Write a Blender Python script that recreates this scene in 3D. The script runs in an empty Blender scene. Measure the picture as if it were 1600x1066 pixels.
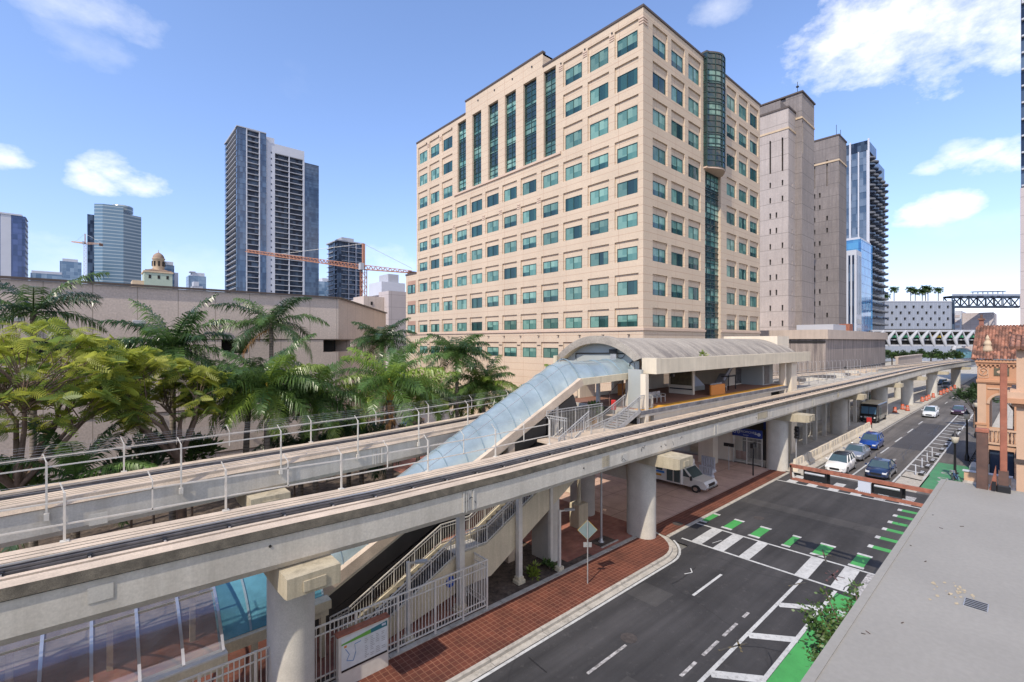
import bpy, math, random
from mathutils import Vector, Matrix, noise as mnoise
R = math.radians
rnd = random.Random(7)
scene = bpy.context.scene
COL = scene.collection
PI = math.pi

# ------------------------------------------------------------------ materials
def node_mat(name):
    m = bpy.data.materials.new(name); m.use_nodes = True
    nt = m.node_tree
    return m, nt, nt.nodes['Principled BSDF']

def ramp(nt, fac, c0, c1, p0=0.35, p1=0.65):
    r = nt.nodes.new('ShaderNodeValToRGB')
    r.color_ramp.elements[0].position = p0; r.color_ramp.elements[1].position = p1
    r.color_ramp.elements[0].color = (*c0, 1); r.color_ramp.elements[1].color = (*c1, 1)
    nt.links.new(fac, r.inputs[0]); return r.outputs[0]

def coords(nt, kind='Object', scale=(1, 1, 1)):
    t = nt.nodes.new('ShaderNodeTexCoord'); mp = nt.nodes.new('ShaderNodeMapping')
    mp.inputs['Scale'].default_value = scale
    nt.links.new(t.outputs[kind], mp.inputs[0]); return mp.outputs[0]

def noise_tex(nt, vec, scale, detail=5, rough=0.6):
    n = nt.nodes.new('ShaderNodeTexNoise'); n.inputs['Scale'].default_value = scale
    n.inputs['Detail'].default_value = detail; n.inputs['Roughness'].default_value = rough
    nt.links.new(vec, n.inputs['Vector']); return n.outputs['Fac']

def mixc(nt, fac, a, b, blend='MIX'):
    m = nt.nodes.new('ShaderNodeMix'); m.data_type = 'RGBA'; m.blend_type = blend
    for sock, v in ((m.inputs[0], fac), (m.inputs[6], a), (m.inputs[7], b)):
        if isinstance(v, (int, float)): sock.default_value = v
        elif isinstance(v, tuple): sock.default_value = (*v, 1) if len(v) == 3 else v
        else: nt.links.new(v, sock)
    return m.outputs[2]

def mul(c, k): return tuple(x * k for x in c)

def mat(name, col, rough=0.7, var=0.12, scale=1.5, metal=0.0, streak=0.0, streak_col=None, bump=0.0,
        bump_scale=40, stain=0.0, stain_col=(0.05, 0.045, 0.04), spec=None, joints=None, joint_col=None, fine=0.0, streak_at=(0.45, 0.75)):
    """A painted or mineral surface: large soft variation, fine grain, optional rain streaks, stains and panel joints."""
    m, nt, b = node_mat(name)
    v = coords(nt)
    n = noise_tex(nt, v, scale)
    c = ramp(nt, n, mul(col, 1 - var), mul(col, 1 + var), 0.3, 0.7)
    if fine:
        f = noise_tex(nt, v, scale * 30, 3)
        c = mixc(nt, 1.0, c, ramp(nt, f, (1 - fine,) * 3, (1 + fine,) * 3), 'MULTIPLY')
    if streak:
        sv = coords(nt, 'Object', (1.3, 1.3, 0.07))
        s = noise_tex(nt, sv, 1.6, 6, 0.7)
        f = ramp(nt, s, (0, 0, 0), (streak,) * 3, *streak_at)
        c = mixc(nt, f, c, streak_col or stain_col)
    if stain:
        s = noise_tex(nt, v, scale * 0.7, 8, 0.75)
        f = ramp(nt, s, (0, 0, 0), (stain,) * 3, 0.52, 0.72)
        c = mixc(nt, f, c, stain_col)
    if joints:
        bw, bh, mort = joints
        br = nt.nodes.new('ShaderNodeTexBrick')
        br.offset = 0.0; br.inputs['Scale'].default_value = 1
        br.inputs['Brick Width'].default_value = bw; br.inputs['Row Height'].default_value = bh
        br.inputs['Mortar Size'].default_value = mort; br.inputs['Mortar Smooth'].default_value = 0.2
        br.inputs['Color1'].default_value = br.inputs['Color2'].default_value = (0, 0, 0, 1)
        br.inputs['Mortar'].default_value = (1, 1, 1, 1)
        nt.links.new(coords(nt, 'UV'), br.inputs['Vector'])
        c = mixc(nt, br.outputs['Color'], c, joint_col or mul(col, 0.55))
    nt.links.new(c, b.inputs['Base Color'])
    b.inputs['Roughness'].default_value = rough; b.inputs['Metallic'].default_value = metal
    if spec is not None: b.inputs['Specular IOR Level'].default_value = spec
    if bump:
        bp = nt.nodes.new('ShaderNodeBump'); bp.inputs['Strength'].default_value = bump
        bp.inputs['Distance'].default_value = 0.02
        nt.links.new(noise_tex(nt, v, bump_scale, 4), bp.inputs['Height'])
        nt.links.new(bp.outputs[0], b.inputs['Normal'])
    return m

def glass_mat(name, col, col2, cell=(1.5, 1.5), rough=0.06, spec=0.8, wob=0.15, metal=0.0, warp=True):
    """Window glass seen from outside: tinted, mirror-like, with blinds drawn to varying degrees behind each pane."""
    m, nt, b = node_mat(name)
    v = coords(nt, 'UV', (1 / cell[0], 1 / cell[1], 1))
    fl = nt.nodes.new('ShaderNodeVectorMath'); fl.operation = 'FLOOR'; nt.links.new(v, fl.inputs[0])
    w = nt.nodes.new('ShaderNodeTexWhiteNoise'); w.noise_dimensions = '3D'
    nt.links.new(fl.outputs[0], w.inputs['Vector'])
    c = ramp(nt, w.outputs['Value'], col, col2, 0.2, 0.9)
    oi = nt.nodes.new('ShaderNodeObjectInfo'); ma = nt.nodes.new('ShaderNodeMapRange'); ma.inputs[3].default_value = 0.62; ma.inputs[4].default_value = 1.3
    hs = nt.nodes.new('ShaderNodeHueSaturation'); nt.links.new(oi.outputs['Random'], ma.inputs[0]); nt.links.new(ma.outputs[0], hs.inputs['Value']); nt.links.new(c, hs.inputs['Color'])
    nt.links.new(hs.outputs[0], b.inputs['Base Color'])
    b.inputs['Roughness'].default_value = rough; b.inputs['Specular IOR Level'].default_value = spec
    b.inputs['Metallic'].default_value = metal
    if warp:
        bp = nt.nodes.new('ShaderNodeBump'); bp.inputs['Strength'].default_value = wob; bp.inputs['Distance'].default_value = 0.05
        nt.links.new(noise_tex(nt, coords(nt), 0.5, 2), bp.inputs['Height'])
        nt.links.new(bp.outputs[0], b.inputs['Normal'])
    return m

def brick_mat(name, c1, c2, mortar, bw, bh, mort, var=0.3, rough=0.85, offset=0.5, bumpy=True):
    m, nt, b = node_mat(name)
    br = nt.nodes.new('ShaderNodeTexBrick'); br.offset = offset
    br.inputs['Scale'].default_value = 1
    br.inputs['Brick Width'].default_value = bw; br.inputs['Row Height'].default_value = bh
    br.inputs['Mortar Size'].default_value = mort
    br.inputs['Color1'].default_value = (*c1, 1); br.inputs['Color2'].default_value = (*c2, 1)
    br.inputs['Mortar'].default_value = (*mortar, 1)
    nt.links.new(coords(nt, 'UV'), br.inputs['Vector'])
    n = noise_tex(nt, coords(nt), 0.7, 6)
    f = ramp(nt, n, (1 - var,) * 3, (1 + var,) * 3, 0.3, 0.7)
    nt.links.new(mixc(nt, 1.0, br.outputs['Color'], f, 'MULTIPLY'), b.inputs['Base Color'])
    b.inputs['Roughness'].default_value = rough
    return m

def asphalt_mat(name, col, patch=0.25, worn=0.15):
    m, nt, b = node_mat(name)
    v = coords(nt)
    big = noise_tex(nt, v, 0.12, 6, 0.65)
    c = ramp(nt, big, mul(col, 1 - patch), mul(col, 1 + patch), 0.3, 0.7)
    sv = coords(nt, 'Object', (0.05, 0.9, 1))
    tr = noise_tex(nt, sv, 1.0, 4, 0.6)
    c = mixc(nt, 1.0, c, ramp(nt, tr, (1 - worn,) * 3, (1 + worn,) * 3, 0.3, 0.7), 'MULTIPLY')
    gr = noise_tex(nt, v, 60, 2)
    c = mixc(nt, 1.0, c, ramp(nt, gr, (0.72,) * 3, (1.3,) * 3, 0.3, 0.7), 'MULTIPLY')
    sp = noise_tex(nt, v, 2.2, 8, 0.8)
    c = mixc(nt, ramp(nt, sp, (0, 0, 0), (0.34,) * 3, 0.56, 0.72), c, (0.15, 0.14, 0.13))
    # hairline cracks and tar seams
    vo = nt.nodes.new('ShaderNodeTexVoronoi'); vo.feature = 'DISTANCE_TO_EDGE'; vo.inputs['Scale'].default_value = 0.11
    wv = nt.nodes.new('ShaderNodeVectorMath'); wv.operation = 'ADD'
    nz = nt.nodes.new('ShaderNodeTexNoise'); nz.inputs['Scale'].default_value = 0.6; nz.inputs['Detail'].default_value = 5
    nt.links.new(v, nz.inputs['Vector']); nt.links.new(v, wv.inputs[0]); nt.links.new(nz.outputs['Color'], wv.inputs[1])
    nt.links.new(wv.outputs[0], vo.inputs['Vector'])
    c = mixc(nt, ramp(nt, vo.outputs['Distance'], (0.5,) * 3, (0, 0, 0), 0.0, 0.006), c, mul(col, 0.45))
    nt.links.new(c, b.inputs['Base Color'])
    b.inputs['Roughness'].default_value = 0.85
    bp = nt.nodes.new('ShaderNodeBump'); bp.inputs['Strength'].default_value = 0.3; bp.inputs['Distance'].default_value = 0.01
    nt.links.new(gr, bp.inputs['Height']); nt.links.new(bp.outputs[0], b.inputs['Normal'])
    return m

def paint_mat(name, col, wear=0.5, under=(0.06, 0.058, 0.057), lo=0.5, hi=0.66):
    m, nt, b = node_mat(name)
    v = coords(nt)
    n = noise_tex(nt, v, 5, 8, 0.75)
    c = mixc(nt, ramp(nt, n, (0, 0, 0), (wear,) * 3, lo, hi), col, under)
    n2 = noise_tex(nt, v, 0.8, 4)
    c = mixc(nt, 1.0, c, ramp(nt, n2, (0.85,) * 3, (1.08,) * 3), 'MULTIPLY')
    nt.links.new(c, b.inputs['Base Color']); b.inputs['Roughness'].default_value = 0.6
    return m

def leaf_mat(name, c1, c2, trans=0.35, scale=0.8, rough=0.45):
    m, nt, b = node_mat(name)
    oi = nt.nodes.new('ShaderNodeObjectInfo')
    v = coords(nt)
    n = noise_tex(nt, v, scale, 4)
    c = ramp(nt, n, c1, c2, 0.3, 0.7)
    hs = nt.nodes.new('ShaderNodeHueSaturation')
    ma = nt.nodes.new('ShaderNodeMapRange'); ma.inputs[3].default_value = 0.8; ma.inputs[4].default_value = 1.25
    nt.links.new(oi.outputs['Random'], ma.inputs[0]); nt.links.new(ma.outputs[0], hs.inputs['Value'])
    nt.links.new(c, hs.inputs['Color'])
    nt.links.new(hs.outputs[0], b.inputs['Base Color']); b.inputs['Roughness'].default_value = rough
    tr = nt.nodes.new('ShaderNodeBsdfTranslucent'); nt.links.new(hs.outputs[0], tr.inputs[0])
    ms = nt.nodes.new('ShaderNodeMixShader'); ms.inputs[0].default_value = trans
    out = nt.nodes['Material Output']
    nt.links.new(b.outputs[0], ms.inputs[1]); nt.links.new(tr.outputs[0], ms.inputs[2]); nt.links.new(ms.outputs[0], out.inputs[0])
    return m

def clear_glass_mat(name, tint=(0.7, 0.8, 0.85), gloss=0.4):
    m = bpy.data.materials.new(name); m.use_nodes = True; nt = m.node_tree
    for n in list(nt.nodes):
        if n.type == 'BSDF_PRINCIPLED': nt.nodes.remove(n)
    t = nt.nodes.new('ShaderNodeBsdfTransparent'); t.inputs[0].default_value = (*tint, 1)
    g = nt.nodes.new('ShaderNodeBsdfGlossy'); g.inputs['Roughness'].default_value = 0.04; g.inputs[0].default_value = (0.9, 0.93, 1, 1)
    d = nt.nodes.new('ShaderNodeBsdfDiffuse'); d.inputs[0].default_value = (0.34, 0.31, 0.29, 1)
    m1 = nt.nodes.new('ShaderNodeMixShader'); m2 = nt.nodes.new('ShaderNodeMixShader')
    n = noise_tex(nt, coords(nt, 'Object', (1, 1, 0.5)), 1.1, 6, 0.7)
    nt.links.new(ramp(nt, n, (0.12,) * 3, (0.5,) * 3, 0.3, 0.7), m1.inputs[0])
    m2.inputs[0].default_value = gloss
    nt.links.new(t.outputs[0], m1.inputs[1]); nt.links.new(d.outputs[0], m1.inputs[2])
    nt.links.new(m1.outputs[0], m2.inputs[1]); nt.links.new(g.outputs[0], m2.inputs[2])
    nt.links.new(m2.outputs[0], nt.nodes['Material Output'].inputs[0])
    return m

# ------------------------------------------------------------------ mesh builder
class MB:
    def __init__(s): s.v = []; s.f = []; s.m = []; s.sm = []; s.mats = []
    def mi(s, mt):
        if mt not in s.mats: s.mats.append(mt)
        return s.mats.index(mt)
    def add(s, pts, faces, mt, smooth=False):
        o = len(s.v); k = s.mi(mt)
        s.v.extend(tuple(p) for p in pts)
        for f in faces: s.f.append(tuple(i + o for i in f)); s.m.append(k); s.sm.append(smooth)
        return s
    def quad(s, a, b, c, d, mt): return s.add([a, b, c, d], [(0, 1, 2, 3)], mt)
    def poly(s, pts, mt): return s.add(pts, [tuple(range(len(pts)))], mt)
    def box(s, x0, x1, y0, y1, z0, z1, mt):
        p = [(x, y, z) for z in (z0, z1) for y in (y0, y1) for x in (x0, x1)]
        return s.add(p, [(0, 2, 3, 1), (4, 5, 7, 6), (0, 1, 5, 4), (2, 6, 7, 3), (0, 4, 6, 2), (1, 3, 7, 5)], mt)
    def bbox(s, x0, x1, y0, y1, z0, z1, mt, c=0.02):
        """box with chamfered vertical and top edges"""
        lo = [(x0 + c, y0), (x1 - c, y0), (x1, y0 + c), (x1, y1 - c), (x1 - c, y1), (x0 + c, y1), (x0, y1 - c), (x0, y0 + c)]
        cx, cy = (x0 + x1) / 2, (y0 + y1) / 2
        kx = 1 - 2 * c / max(x1 - x0, 1e-6); ky = 1 - 2 * c / max(y1 - y0, 1e-6)
        top = [(cx + (x - cx) * kx, cy + (y - cy) * ky) for x, y in lo]
        p = [(x, y, z0) for x, y in lo] + [(x, y, z1 - c) for x, y in lo] + [(x, y, z1) for x, y in top]
        f = [tuple(reversed(range(8))), tuple(range(16, 24))]
        for k in (0, 8):
            for i in range(8): j = (i + 1) % 8; f.append((k + i, k + j, k + 8 + j, k + 8 + i))
        return s.add(p, f, mt)
    def prism(s, poly, z0, z1, mt, mt_top=None):
        n = len(poly)
        a = sum(poly[i][0] * poly[(i + 1) % n][1] - poly[(i + 1) % n][0] * poly[i][1] for i in range(n))
        if a < 0: poly = poly[::-1]
        p = [(x, y, z0) for x, y in poly] + [(x, y, z1) for x, y in poly]
        s.add(p, [tuple(reversed(range(n)))] + [(i, (i + 1) % n, n + (i + 1) % n, n + i) for i in range(n)], mt)
        s.add([(x, y, z1) for x, y in poly], [tuple(range(n))], mt_top or mt)
        return s
    def extrude(s, prof, axis, t0, t1, mt, smooth=False):
        """closed 2-D profile pushed along an axis: 'x' prof=(y,z), 'y' prof=(x,z)"""
        n = len(prof)
        if axis == 'x': P = lambda q, t: (t, q[0], q[1])
        elif axis == 'y': P = lambda q, t: (q[0], t, q[1])
        p = [P(q, t0) for q in prof] + [P(q, t1) for q in prof]
        s.add(p, [(i, (i + 1) % n, n + (i + 1) % n, n + i) for i in range(n)], mt, smooth)
        s.add([P(q, t0) for q in prof], [tuple(range(n))], mt); s.add([P(q, t1) for q in prof], [tuple(reversed(range(n)))], mt)
        return s
    def bar(s, p, q, w, h, mt, up=(0, 0, 1)):
        p, q = Vector(p), Vector(q); d = q - p
        if d.length < 1e-6: return s
        d.normalize(); u = Vector(up)
        if abs(d.dot(u)) > 0.98: u = Vector((0, 1, 0))
        r = d.cross(u).normalized(); u = r.cross(d).normalized()
        pts = []
        for e in (p, q):
            for a, b in ((-1, -1), (1, -1), (1, 1), (-1, 1)): pts.append(e + r * (a * w / 2) + u * (b * h / 2))
        return s.add(pts, [(3, 2, 1, 0), (4, 5, 6, 7), (0, 1, 5, 4), (1, 2, 6, 5), (2, 3, 7, 6), (3, 0, 4, 7)], mt)
    def tube(s, path, rad, mt, n=8, caps=True, smooth=True):
        path = [Vector(p) for p in path]
        rad = rad if isinstance(rad, (list, tuple)) else [rad] * len(path)
        pts = []; ref = None
        for i, p in enumerate(path):
            d = (path[min(i + 1, len(path) - 1)] - path[max(i - 1, 0)])
            d = d.normalized() if d.length > 1e-9 else Vector((0, 0, 1))
            if ref is None: ref = Vector((0, 0, 1)) if abs(d.z) < 0.9 else Vector((1, 0, 0))
            a = d.cross(ref).normalized(); b = a.cross(d).normalized(); ref = b if abs(d.dot(b)) < 0.9 else ref
            for k in range(n):
                t = 2 * PI * k / n; pts.append(p + a * (math.cos(t) * rad[i]) + b * (math.sin(t) * rad[i]))
        f = []
        for i in range(len(path) - 1):
            for k in range(n): j = (k + 1) % n; f.append((i * n + k, (i + 1) * n + k, (i + 1) * n + j, i * n + j))
        s.add(pts, f, mt, smooth)
        if caps:
            m = len(path)
            s.add(pts[:n], [tuple(range(n))], mt); s.add(pts[(m - 1) * n:], [tuple(reversed(range(n)))], mt)
        return s
    def lathe(s, prof, mt, c=(0, 0), n=16, smooth=True):
        pts = [(c[0] + r * math.cos(2 * PI * k / n), c[1] + r * math.sin(2 * PI * k / n), z) for r, z in prof for k in range(n)]
        f = []
        for i in range(len(prof) - 1):
            for k in range(n): j = (k + 1) % n; f.append((i * n + k, i * n + j, (i + 1) * n + j, (i + 1) * n + k))
        s.add(pts, f, mt, smooth)
        s.add(pts[:n], [tuple(reversed(range(n)))], mt); s.add(pts[-n:], [tuple(range(n))], mt)
        return s
    def sweep(s, prof, path, mt, smooth=False):
        """closed profile of (t, dz) swept along a plan path of (x, y, z); t>0 lies to the right of travel"""
        n = len(prof); pts = []
        for i, p in enumerate(path):
            a = path[max(i - 1, 0)]; b = path[min(i + 1, len(path) - 1)]
            dx, dy = b[0] - a[0], b[1] - a[1]; L = math.hypot(dx, dy); rx, ry = dy / L, -dx / L
            for t, dz in prof: pts.append((p[0] + rx * t, p[1] + ry * t, p[2] + dz))
        f = []
        for i in range(len(path) - 1):
            for k in range(n): j = (k + 1) % n; f.append((i * n + k, i * n + j, (i + 1) * n + j, (i + 1) * n + k))
        s.add(pts, f, mt, smooth)
        s.add(pts[:n], [tuple(reversed(range(n)))], mt); s.add(pts[-n:], [tuple(range(n))], mt)
        return s
    def facade(s, org, uax, us, zs, depth, mt, nrm):
        """A wall with real relief: a grid of cells, each set back by depth(i,j) from the front plane and given mt(i,j).
        org = (x,y,0); uax = unit plan direction; nrm = outward plan normal."""
        U = Vector((uax[0], uax[1], 0)); N = Vector((nrm[0], nrm[1], 0)); O = Vector((org[0], org[1], 0))
        P = lambda u, z, d: O + U * u - N * d + Vector((0, 0, z))
        flip = U.cross(Vector((0, 0, 1))).dot(N) < 0
        def q(a, b, c, d, m):
            s.quad(*((a, b, c, d) if not flip else (d, c, b, a)), m)
        nu, nz = len(us) - 1, len(zs) - 1
        D = [[depth(i, j) for j in range(nz)] for i in range(nu)]
        M = [[mt(i, j) for j in range(nz)] for i in range(nu)]
        for i in range(nu):
            for j in range(nz):
                d = D[i][j]
                if d is None: continue
                q(P(us[i], zs[j], d), P(us[i + 1], zs[j], d), P(us[i + 1], zs[j + 1], d), P(us[i], zs[j + 1], d), M[i][j])
                if i + 1 < nu and D[i + 1][j] is not None and abs(D[i + 1][j] - d) > 1e-6:
                    e = D[i + 1][j]; m = M[i][j] if d < e else M[i + 1][j]
                    q(P(us[i + 1], zs[j], d), P(us[i + 1], zs[j], e), P(us[i + 1], zs[j + 1], e), P(us[i + 1], zs[j + 1], d), m)
                if j + 1 < nz and D[i][j + 1] is not None and abs(D[i][j + 1] - d) > 1e-6:
                    e = D[i][j + 1]; m = M[i][j] if d < e else M[i][j + 1]
                    q(P(us[i], zs[j + 1], d), P(us[i + 1], zs[j + 1], d), P(us[i + 1], zs[j + 1], e), P(us[i], zs[j + 1], e), m)
        return s
    def mesh(s, name, off=(0, 0, 0)):
        me = bpy.data.meshes.new(name)
        ox, oy, oz = off
        me.from_pydata([(x - ox, y - oy, z - oz) for x, y, z in s.v], [], s.f)
        for m in s.mats: me.materials.append(m)
        me.polygons.foreach_set('material_index', s.m)
        me.polygons.foreach_set('use_smooth', s.sm)
        me.update()
        uv = me.uv_layers.new(name='UVMap')
        buf = [0.0] * (2 * len(me.loops)); vs = s.v
        for p in me.polygons:
            n = p.normal; ax, ay, az = abs(n.x), abs(n.y), abs(n.z)
            for li in p.loop_indices:
                x, y, z = vs[me.loops[li].vertex_index]
                if az >= ax and az >= ay: u, w = x, y
                elif ax >= ay: u, w = y, z
                else: u, w = x, z
                buf[2 * li] = u; buf[2 * li + 1] = w
        uv.data.foreach_set('uv', buf)
        return me

def root_loc(o):
    while o.parent: o = o.parent
    return tuple(o.location)

def part(name, mb, parent=None, label=None, kind=None):
    me = mb.mesh(name, root_loc(parent) if parent else (0, 0, 0))
    o = bpy.data.objects.new(name, me); COL.objects.link(o)
    if parent: o.parent = parent
    if label: o['label'] = label
    if kind: o['kind'] = kind
    return o

def tag(o, label, cat, group=None):
    o['label'] = label; o['category'] = cat
    if group: o['group'] = group
    return o

def thing(name, label, cat, loc=(0, 0, 0), group=None):
    o = bpy.data.objects.new(name, None); o.empty_display_size = 0.3; COL.objects.link(o)
    o.location = loc
    return tag(o, label, cat, group)

def solo(name, mb, label, cat, loc=(0, 0, 0), group=None):
    """a thing that is one mesh; mb in world metres"""
    o = bpy.data.objects.new(name, mb.mesh(name, loc)); COL.objects.link(o); o.location = loc
    return tag(o, label, cat, group)

def struct(name, mb):
    o = part(name, mb); o['kind'] = 'structure'; return o

def children(o): return [c for c in bpy.data.objects if c.parent == o]

def dup(root, loc, rz=None, label=None, group=None, scale=None):
    def cp(o, par):
        c = o.copy(); COL.objects.link(c)
        if par: c.parent = par
        for ch in children(o): cp(ch, c)
        return c
    r = cp(root, None); r.location = loc
    if rz is not None: r.rotation_euler = (0, 0, rz)
    if scale: r.scale = (scale,) * 3
    if label: r['label'] = label
    if group: r['group'] = group
    return r

def lerp(a, b, t): return a + (b - a) * t
def path_at(pts, x):
    for p, q in zip(pts, pts[1:]):
        if p[0] <= x <= q[0] or q is pts[-1]:
            t = (x - p[0]) / (q[0] - p[0]); return tuple(lerp(u, v, t) for u, v in zip(p, q))
    return pts[0]
def smooth_path(pts, step=3.0):
    """Catmull-Rom through plan points"""
    out = []
    P = [pts[0]] + list(pts) + [pts[-1]]
    for i in range(1, len(P) - 2):
        p0, p1, p2, p3 = (Vector(P[k]) for k in (i - 1, i, i + 1, i + 2))
        n = max(1, int((p2 - p1).length / step))
        for k in range(n):
            t = k / n
            out.append(tuple(0.5 * ((2 * p1) + (p2 - p0) * t + (2 * p0 - 5 * p1 + 4 * p2 - p3) * t * t + (3 * p1 - p0 - 3 * p2 + p3) * t ** 3)))
    out.append(tuple(pts[-1])); return out

def text_mesh(body, size, mt, depth=0.006):
    cu = bpy.data.curves.new('lettering', 'FONT'); cu.body = body; cu.size = size; cu.extrude = depth
    cu.align_x = 'CENTER'; cu.align_y = 'CENTER'
    o = bpy.data.objects.new('lettering', cu); COL.objects.link(o)
    bpy.context.view_layer.update()
    dg = bpy.context.evaluated_depsgraph_get()
    me = bpy.data.meshes.new_from_object(o.evaluated_get(dg)); bpy.data.objects.remove(o)
    me.materials.clear(); me.materials.append(mt)
    return me
# ------------------------------------------------------------------ camera, light, sky
HEAD = math.atan2(820, 733)                # the street runs along +X, 48 degrees right of the view
cam = bpy.data.cameras.new('camera'); cam.sensor_width = 36; cam.lens = 36 * 733 / 1600
cam.clip_start = 0.1; cam.clip_end = 12000
camo = bpy.data.objects.new('camera', cam); COL.objects.link(camo)
camo.location = (0, 0, 13); camo.rotation_euler = (R(90), 0, HEAD - R(90)); scene.camera = camo

SUN_EL = R(47); SUN_DIR = Vector((-0.965, -0.26, 0)).normalized()      # towards the sun, in plan
sun = bpy.data.lights.new('sun', 'SUN'); sun.energy = 3.1; sun.angle = R(0.5); sun.color = (1.0, 0.90, 0.76)
suno = bpy.data.objects.new('sun', sun); COL.objects.link(suno); suno.location = (-60, -20, 120)
to_sun = Vector((SUN_DIR.x * math.cos(SUN_EL), SUN_DIR.y * math.cos(SUN_EL), math.sin(SUN_EL)))
suno.rotation_euler = to_sun.to_track_quat('Z', 'Y').to_euler()

world = bpy.data.worlds.new('World'); scene.world = world; world.use_nodes = True
nt = world.node_tree; bg = nt.nodes['Background']; bg.inputs['Strength'].default_value = 0.15
sky = nt.nodes.new('ShaderNodeTexSky'); sky.sky_type = 'NISHITA'; sky.sun_disc = False
sky.sun_elevation = SUN_EL; sky.sun_rotation = math.atan2(SUN_DIR.x, SUN_DIR.y)
sky.air_density = 1.0; sky.dust_density = 0.15; sky.ozone_density = 2.0; sky.altitude = 0
def vmath(op, a, b=None):
    n = nt.nodes.new('ShaderNodeVectorMath'); n.operation = op
    for s_, v_ in ((n.inputs[0], a), (n.inputs[1], b)):
        if v_ is None: continue
        if isinstance(v_, tuple): s_.default_value = v_
        else: nt.links.new(v_, s_)
    return n
def smath(op, a, b=None, clamp=False):
    n = nt.nodes.new('ShaderNodeMath'); n.operation = op; n.use_clamp = clamp
    for s_, v_ in ((n.inputs[0], a), (n.inputs[1], b)):
        if v_ is None: continue
        if isinstance(v_, (int, float)): s_.default_value = v_
        else: nt.links.new(v_, s_)
    return n.outputs[0]
tc = nt.nodes.new('ShaderNodeTexCoord'); d = tc.outputs['Generated']
nz = nt.nodes.new('ShaderNodeTexNoise'); nz.inputs['Scale'].default_value = 5.5; nz.inputs['Detail'].default_value = 9; nz.inputs['Roughness'].default_value = 0.62
nz2 = nt.nodes.new('ShaderNodeTexNoise'); nz2.inputs['Scale'].default_value = 17; nz2.inputs['Detail'].default_value = 6; nz2.inputs['Roughness'].default_value = 0.6
stretch = vmath('MULTIPLY', d, (1, 1, 1.7)).outputs[0]
nt.links.new(stretch, nz.inputs['Vector']); nt.links.new(stretch, nz2.inputs['Vector'])
nsum = smath('ADD', smath('MULTIPLY', smath('SUBTRACT', nz.outputs['Fac'], 0.5), 4.4), smath('MULTIPLY', smath('SUBTRACT', nz2.outputs['Fac'], 0.5), 2.6))
# each cloud sits at its own azimuth / height: (azimuth deg right of the street heading, elevation deg, half width, half height, density)
def az_el(px, py):
    x, y = (px - 800) / 733, (533 - py) / 733
    return math.degrees(math.atan(x)), math.degrees(math.atan2(y, math.hypot(1, x)))
total = None; fill_bank = None
for px, py, wd, ht, dens in ((1390, 62, 7.5, 4.0, 1.0), (1490, 40, 7.5, 4.2, 1.0), (1590, 20, 7, 4.5, 1.0), (1530, 236, 3.4, 1.2, 1.0), (1575, 246, 2.6, 1.5, 1.0), (1500, 228, 2.0, 0.8, .8), (1440, 332, 2.2, 1.1, 1.0), (1475, 322, 2.4, 1.5, 1.0),
                             (1448, 262, 1.6, 0.9, .9), (140, 278, 2.2, 1.5, 0.95), (180, 265, 2.6, 1.8, .95), (225, 286, 3.0, 1.2, .95), (15, 245, 1.8, 1.0, .9), (130, 12, 5, 1.8, 0.55), (135, 68, 3.5, 1.8, 0.42),
                             (610, 400, 4, 2.2, 0.55), (590, 440, 8, 1.8, 0.4), (280, 410, 8, 2.2, 0.4), (90, 400, 5, 2.2, 0.45), (1130, 10, 3, 1.5, 0.55), (465, 125, 2.2, 2.0, 0.2), (1560, 350, 5, 1.2, .35),
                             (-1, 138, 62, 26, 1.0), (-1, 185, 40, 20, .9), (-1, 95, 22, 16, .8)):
    if px < 0: az, el = py, (34 if py == 138 else 30)          # unseen warm cloud banks, added behind and beside the camera to fill shade
    else: az, el = az_el(px, py)
    t = HEAD - R(az)
    cx = Vector((math.cos(t) * math.cos(R(el)), math.sin(t) * math.cos(R(el)), math.sin(R(el))))
    rt = Vector((math.sin(t), -math.cos(t), 0)); upv = rt.cross(cx)
    u = smath('DIVIDE', vmath('DOT_PRODUCT', d, tuple(rt)).outputs['Value'], math.sin(R(wd)))
    w = smath('DIVIDE', vmath('DOT_PRODUCT', vmath('SUBTRACT', d, tuple(cx)).outputs[0], tuple(upv)).outputs['Value'], math.sin(R(ht)))
    r2 = smath('ADD', smath('MULTIPLY', u, u), smath('MULTIPLY', w, w))
    front = smath('GREATER_THAN', vmath('DOT_PRODUCT', d, tuple(cx)).outputs['Value'], 0.5)
    k = smath('MULTIPLY', smath('MULTIPLY', smath('ADD', smath('SUBTRACT', 0.95, r2), nsum), 0.62 * dens, True), front)
    k = smath('MULTIPLY', k, dens)
    if px < 0: fill_bank = k if fill_bank is None else smath('MAXIMUM', fill_bank, k)
    else: total = k if total is None else smath('MAXIMUM', total, k)
cl = nt.nodes.new('ShaderNodeMix'); cl.data_type = 'RGBA'
sat = nt.nodes.new('ShaderNodeHueSaturation'); sat.inputs['Saturation'].default_value = 1.0; sat.inputs['Value'].default_value = 1.0
tint = nt.nodes.new('ShaderNodeMix'); tint.data_type = 'RGBA'; tint.blend_type = 'MULTIPLY'; tint.inputs[0].default_value = 1; tint.inputs[7].default_value = (1.13, 1.12, 1.25, 1)
sepz = nt.nodes.new('ShaderNodeSeparateXYZ'); nt.links.new(d, sepz.inputs[0])
glow = smath('POWER', smath('SUBTRACT', 1.0, smath('ABSOLUTE', sepz.outputs[2])), 4.5)
hz = nt.nodes.new('ShaderNodeMix'); hz.data_type = 'RGBA'; hz.blend_type = 'MULTIPLY'; nt.links.new(glow, hz.inputs[0]); nt.links.new(sky.outputs[0], hz.inputs[6]); hz.inputs[7].default_value = (0.60, 0.54, 0.66, 1)
nt.links.new(hz.outputs[2], tint.inputs[6]); nt.links.new(tint.outputs[2], sat.inputs['Color'])
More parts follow.
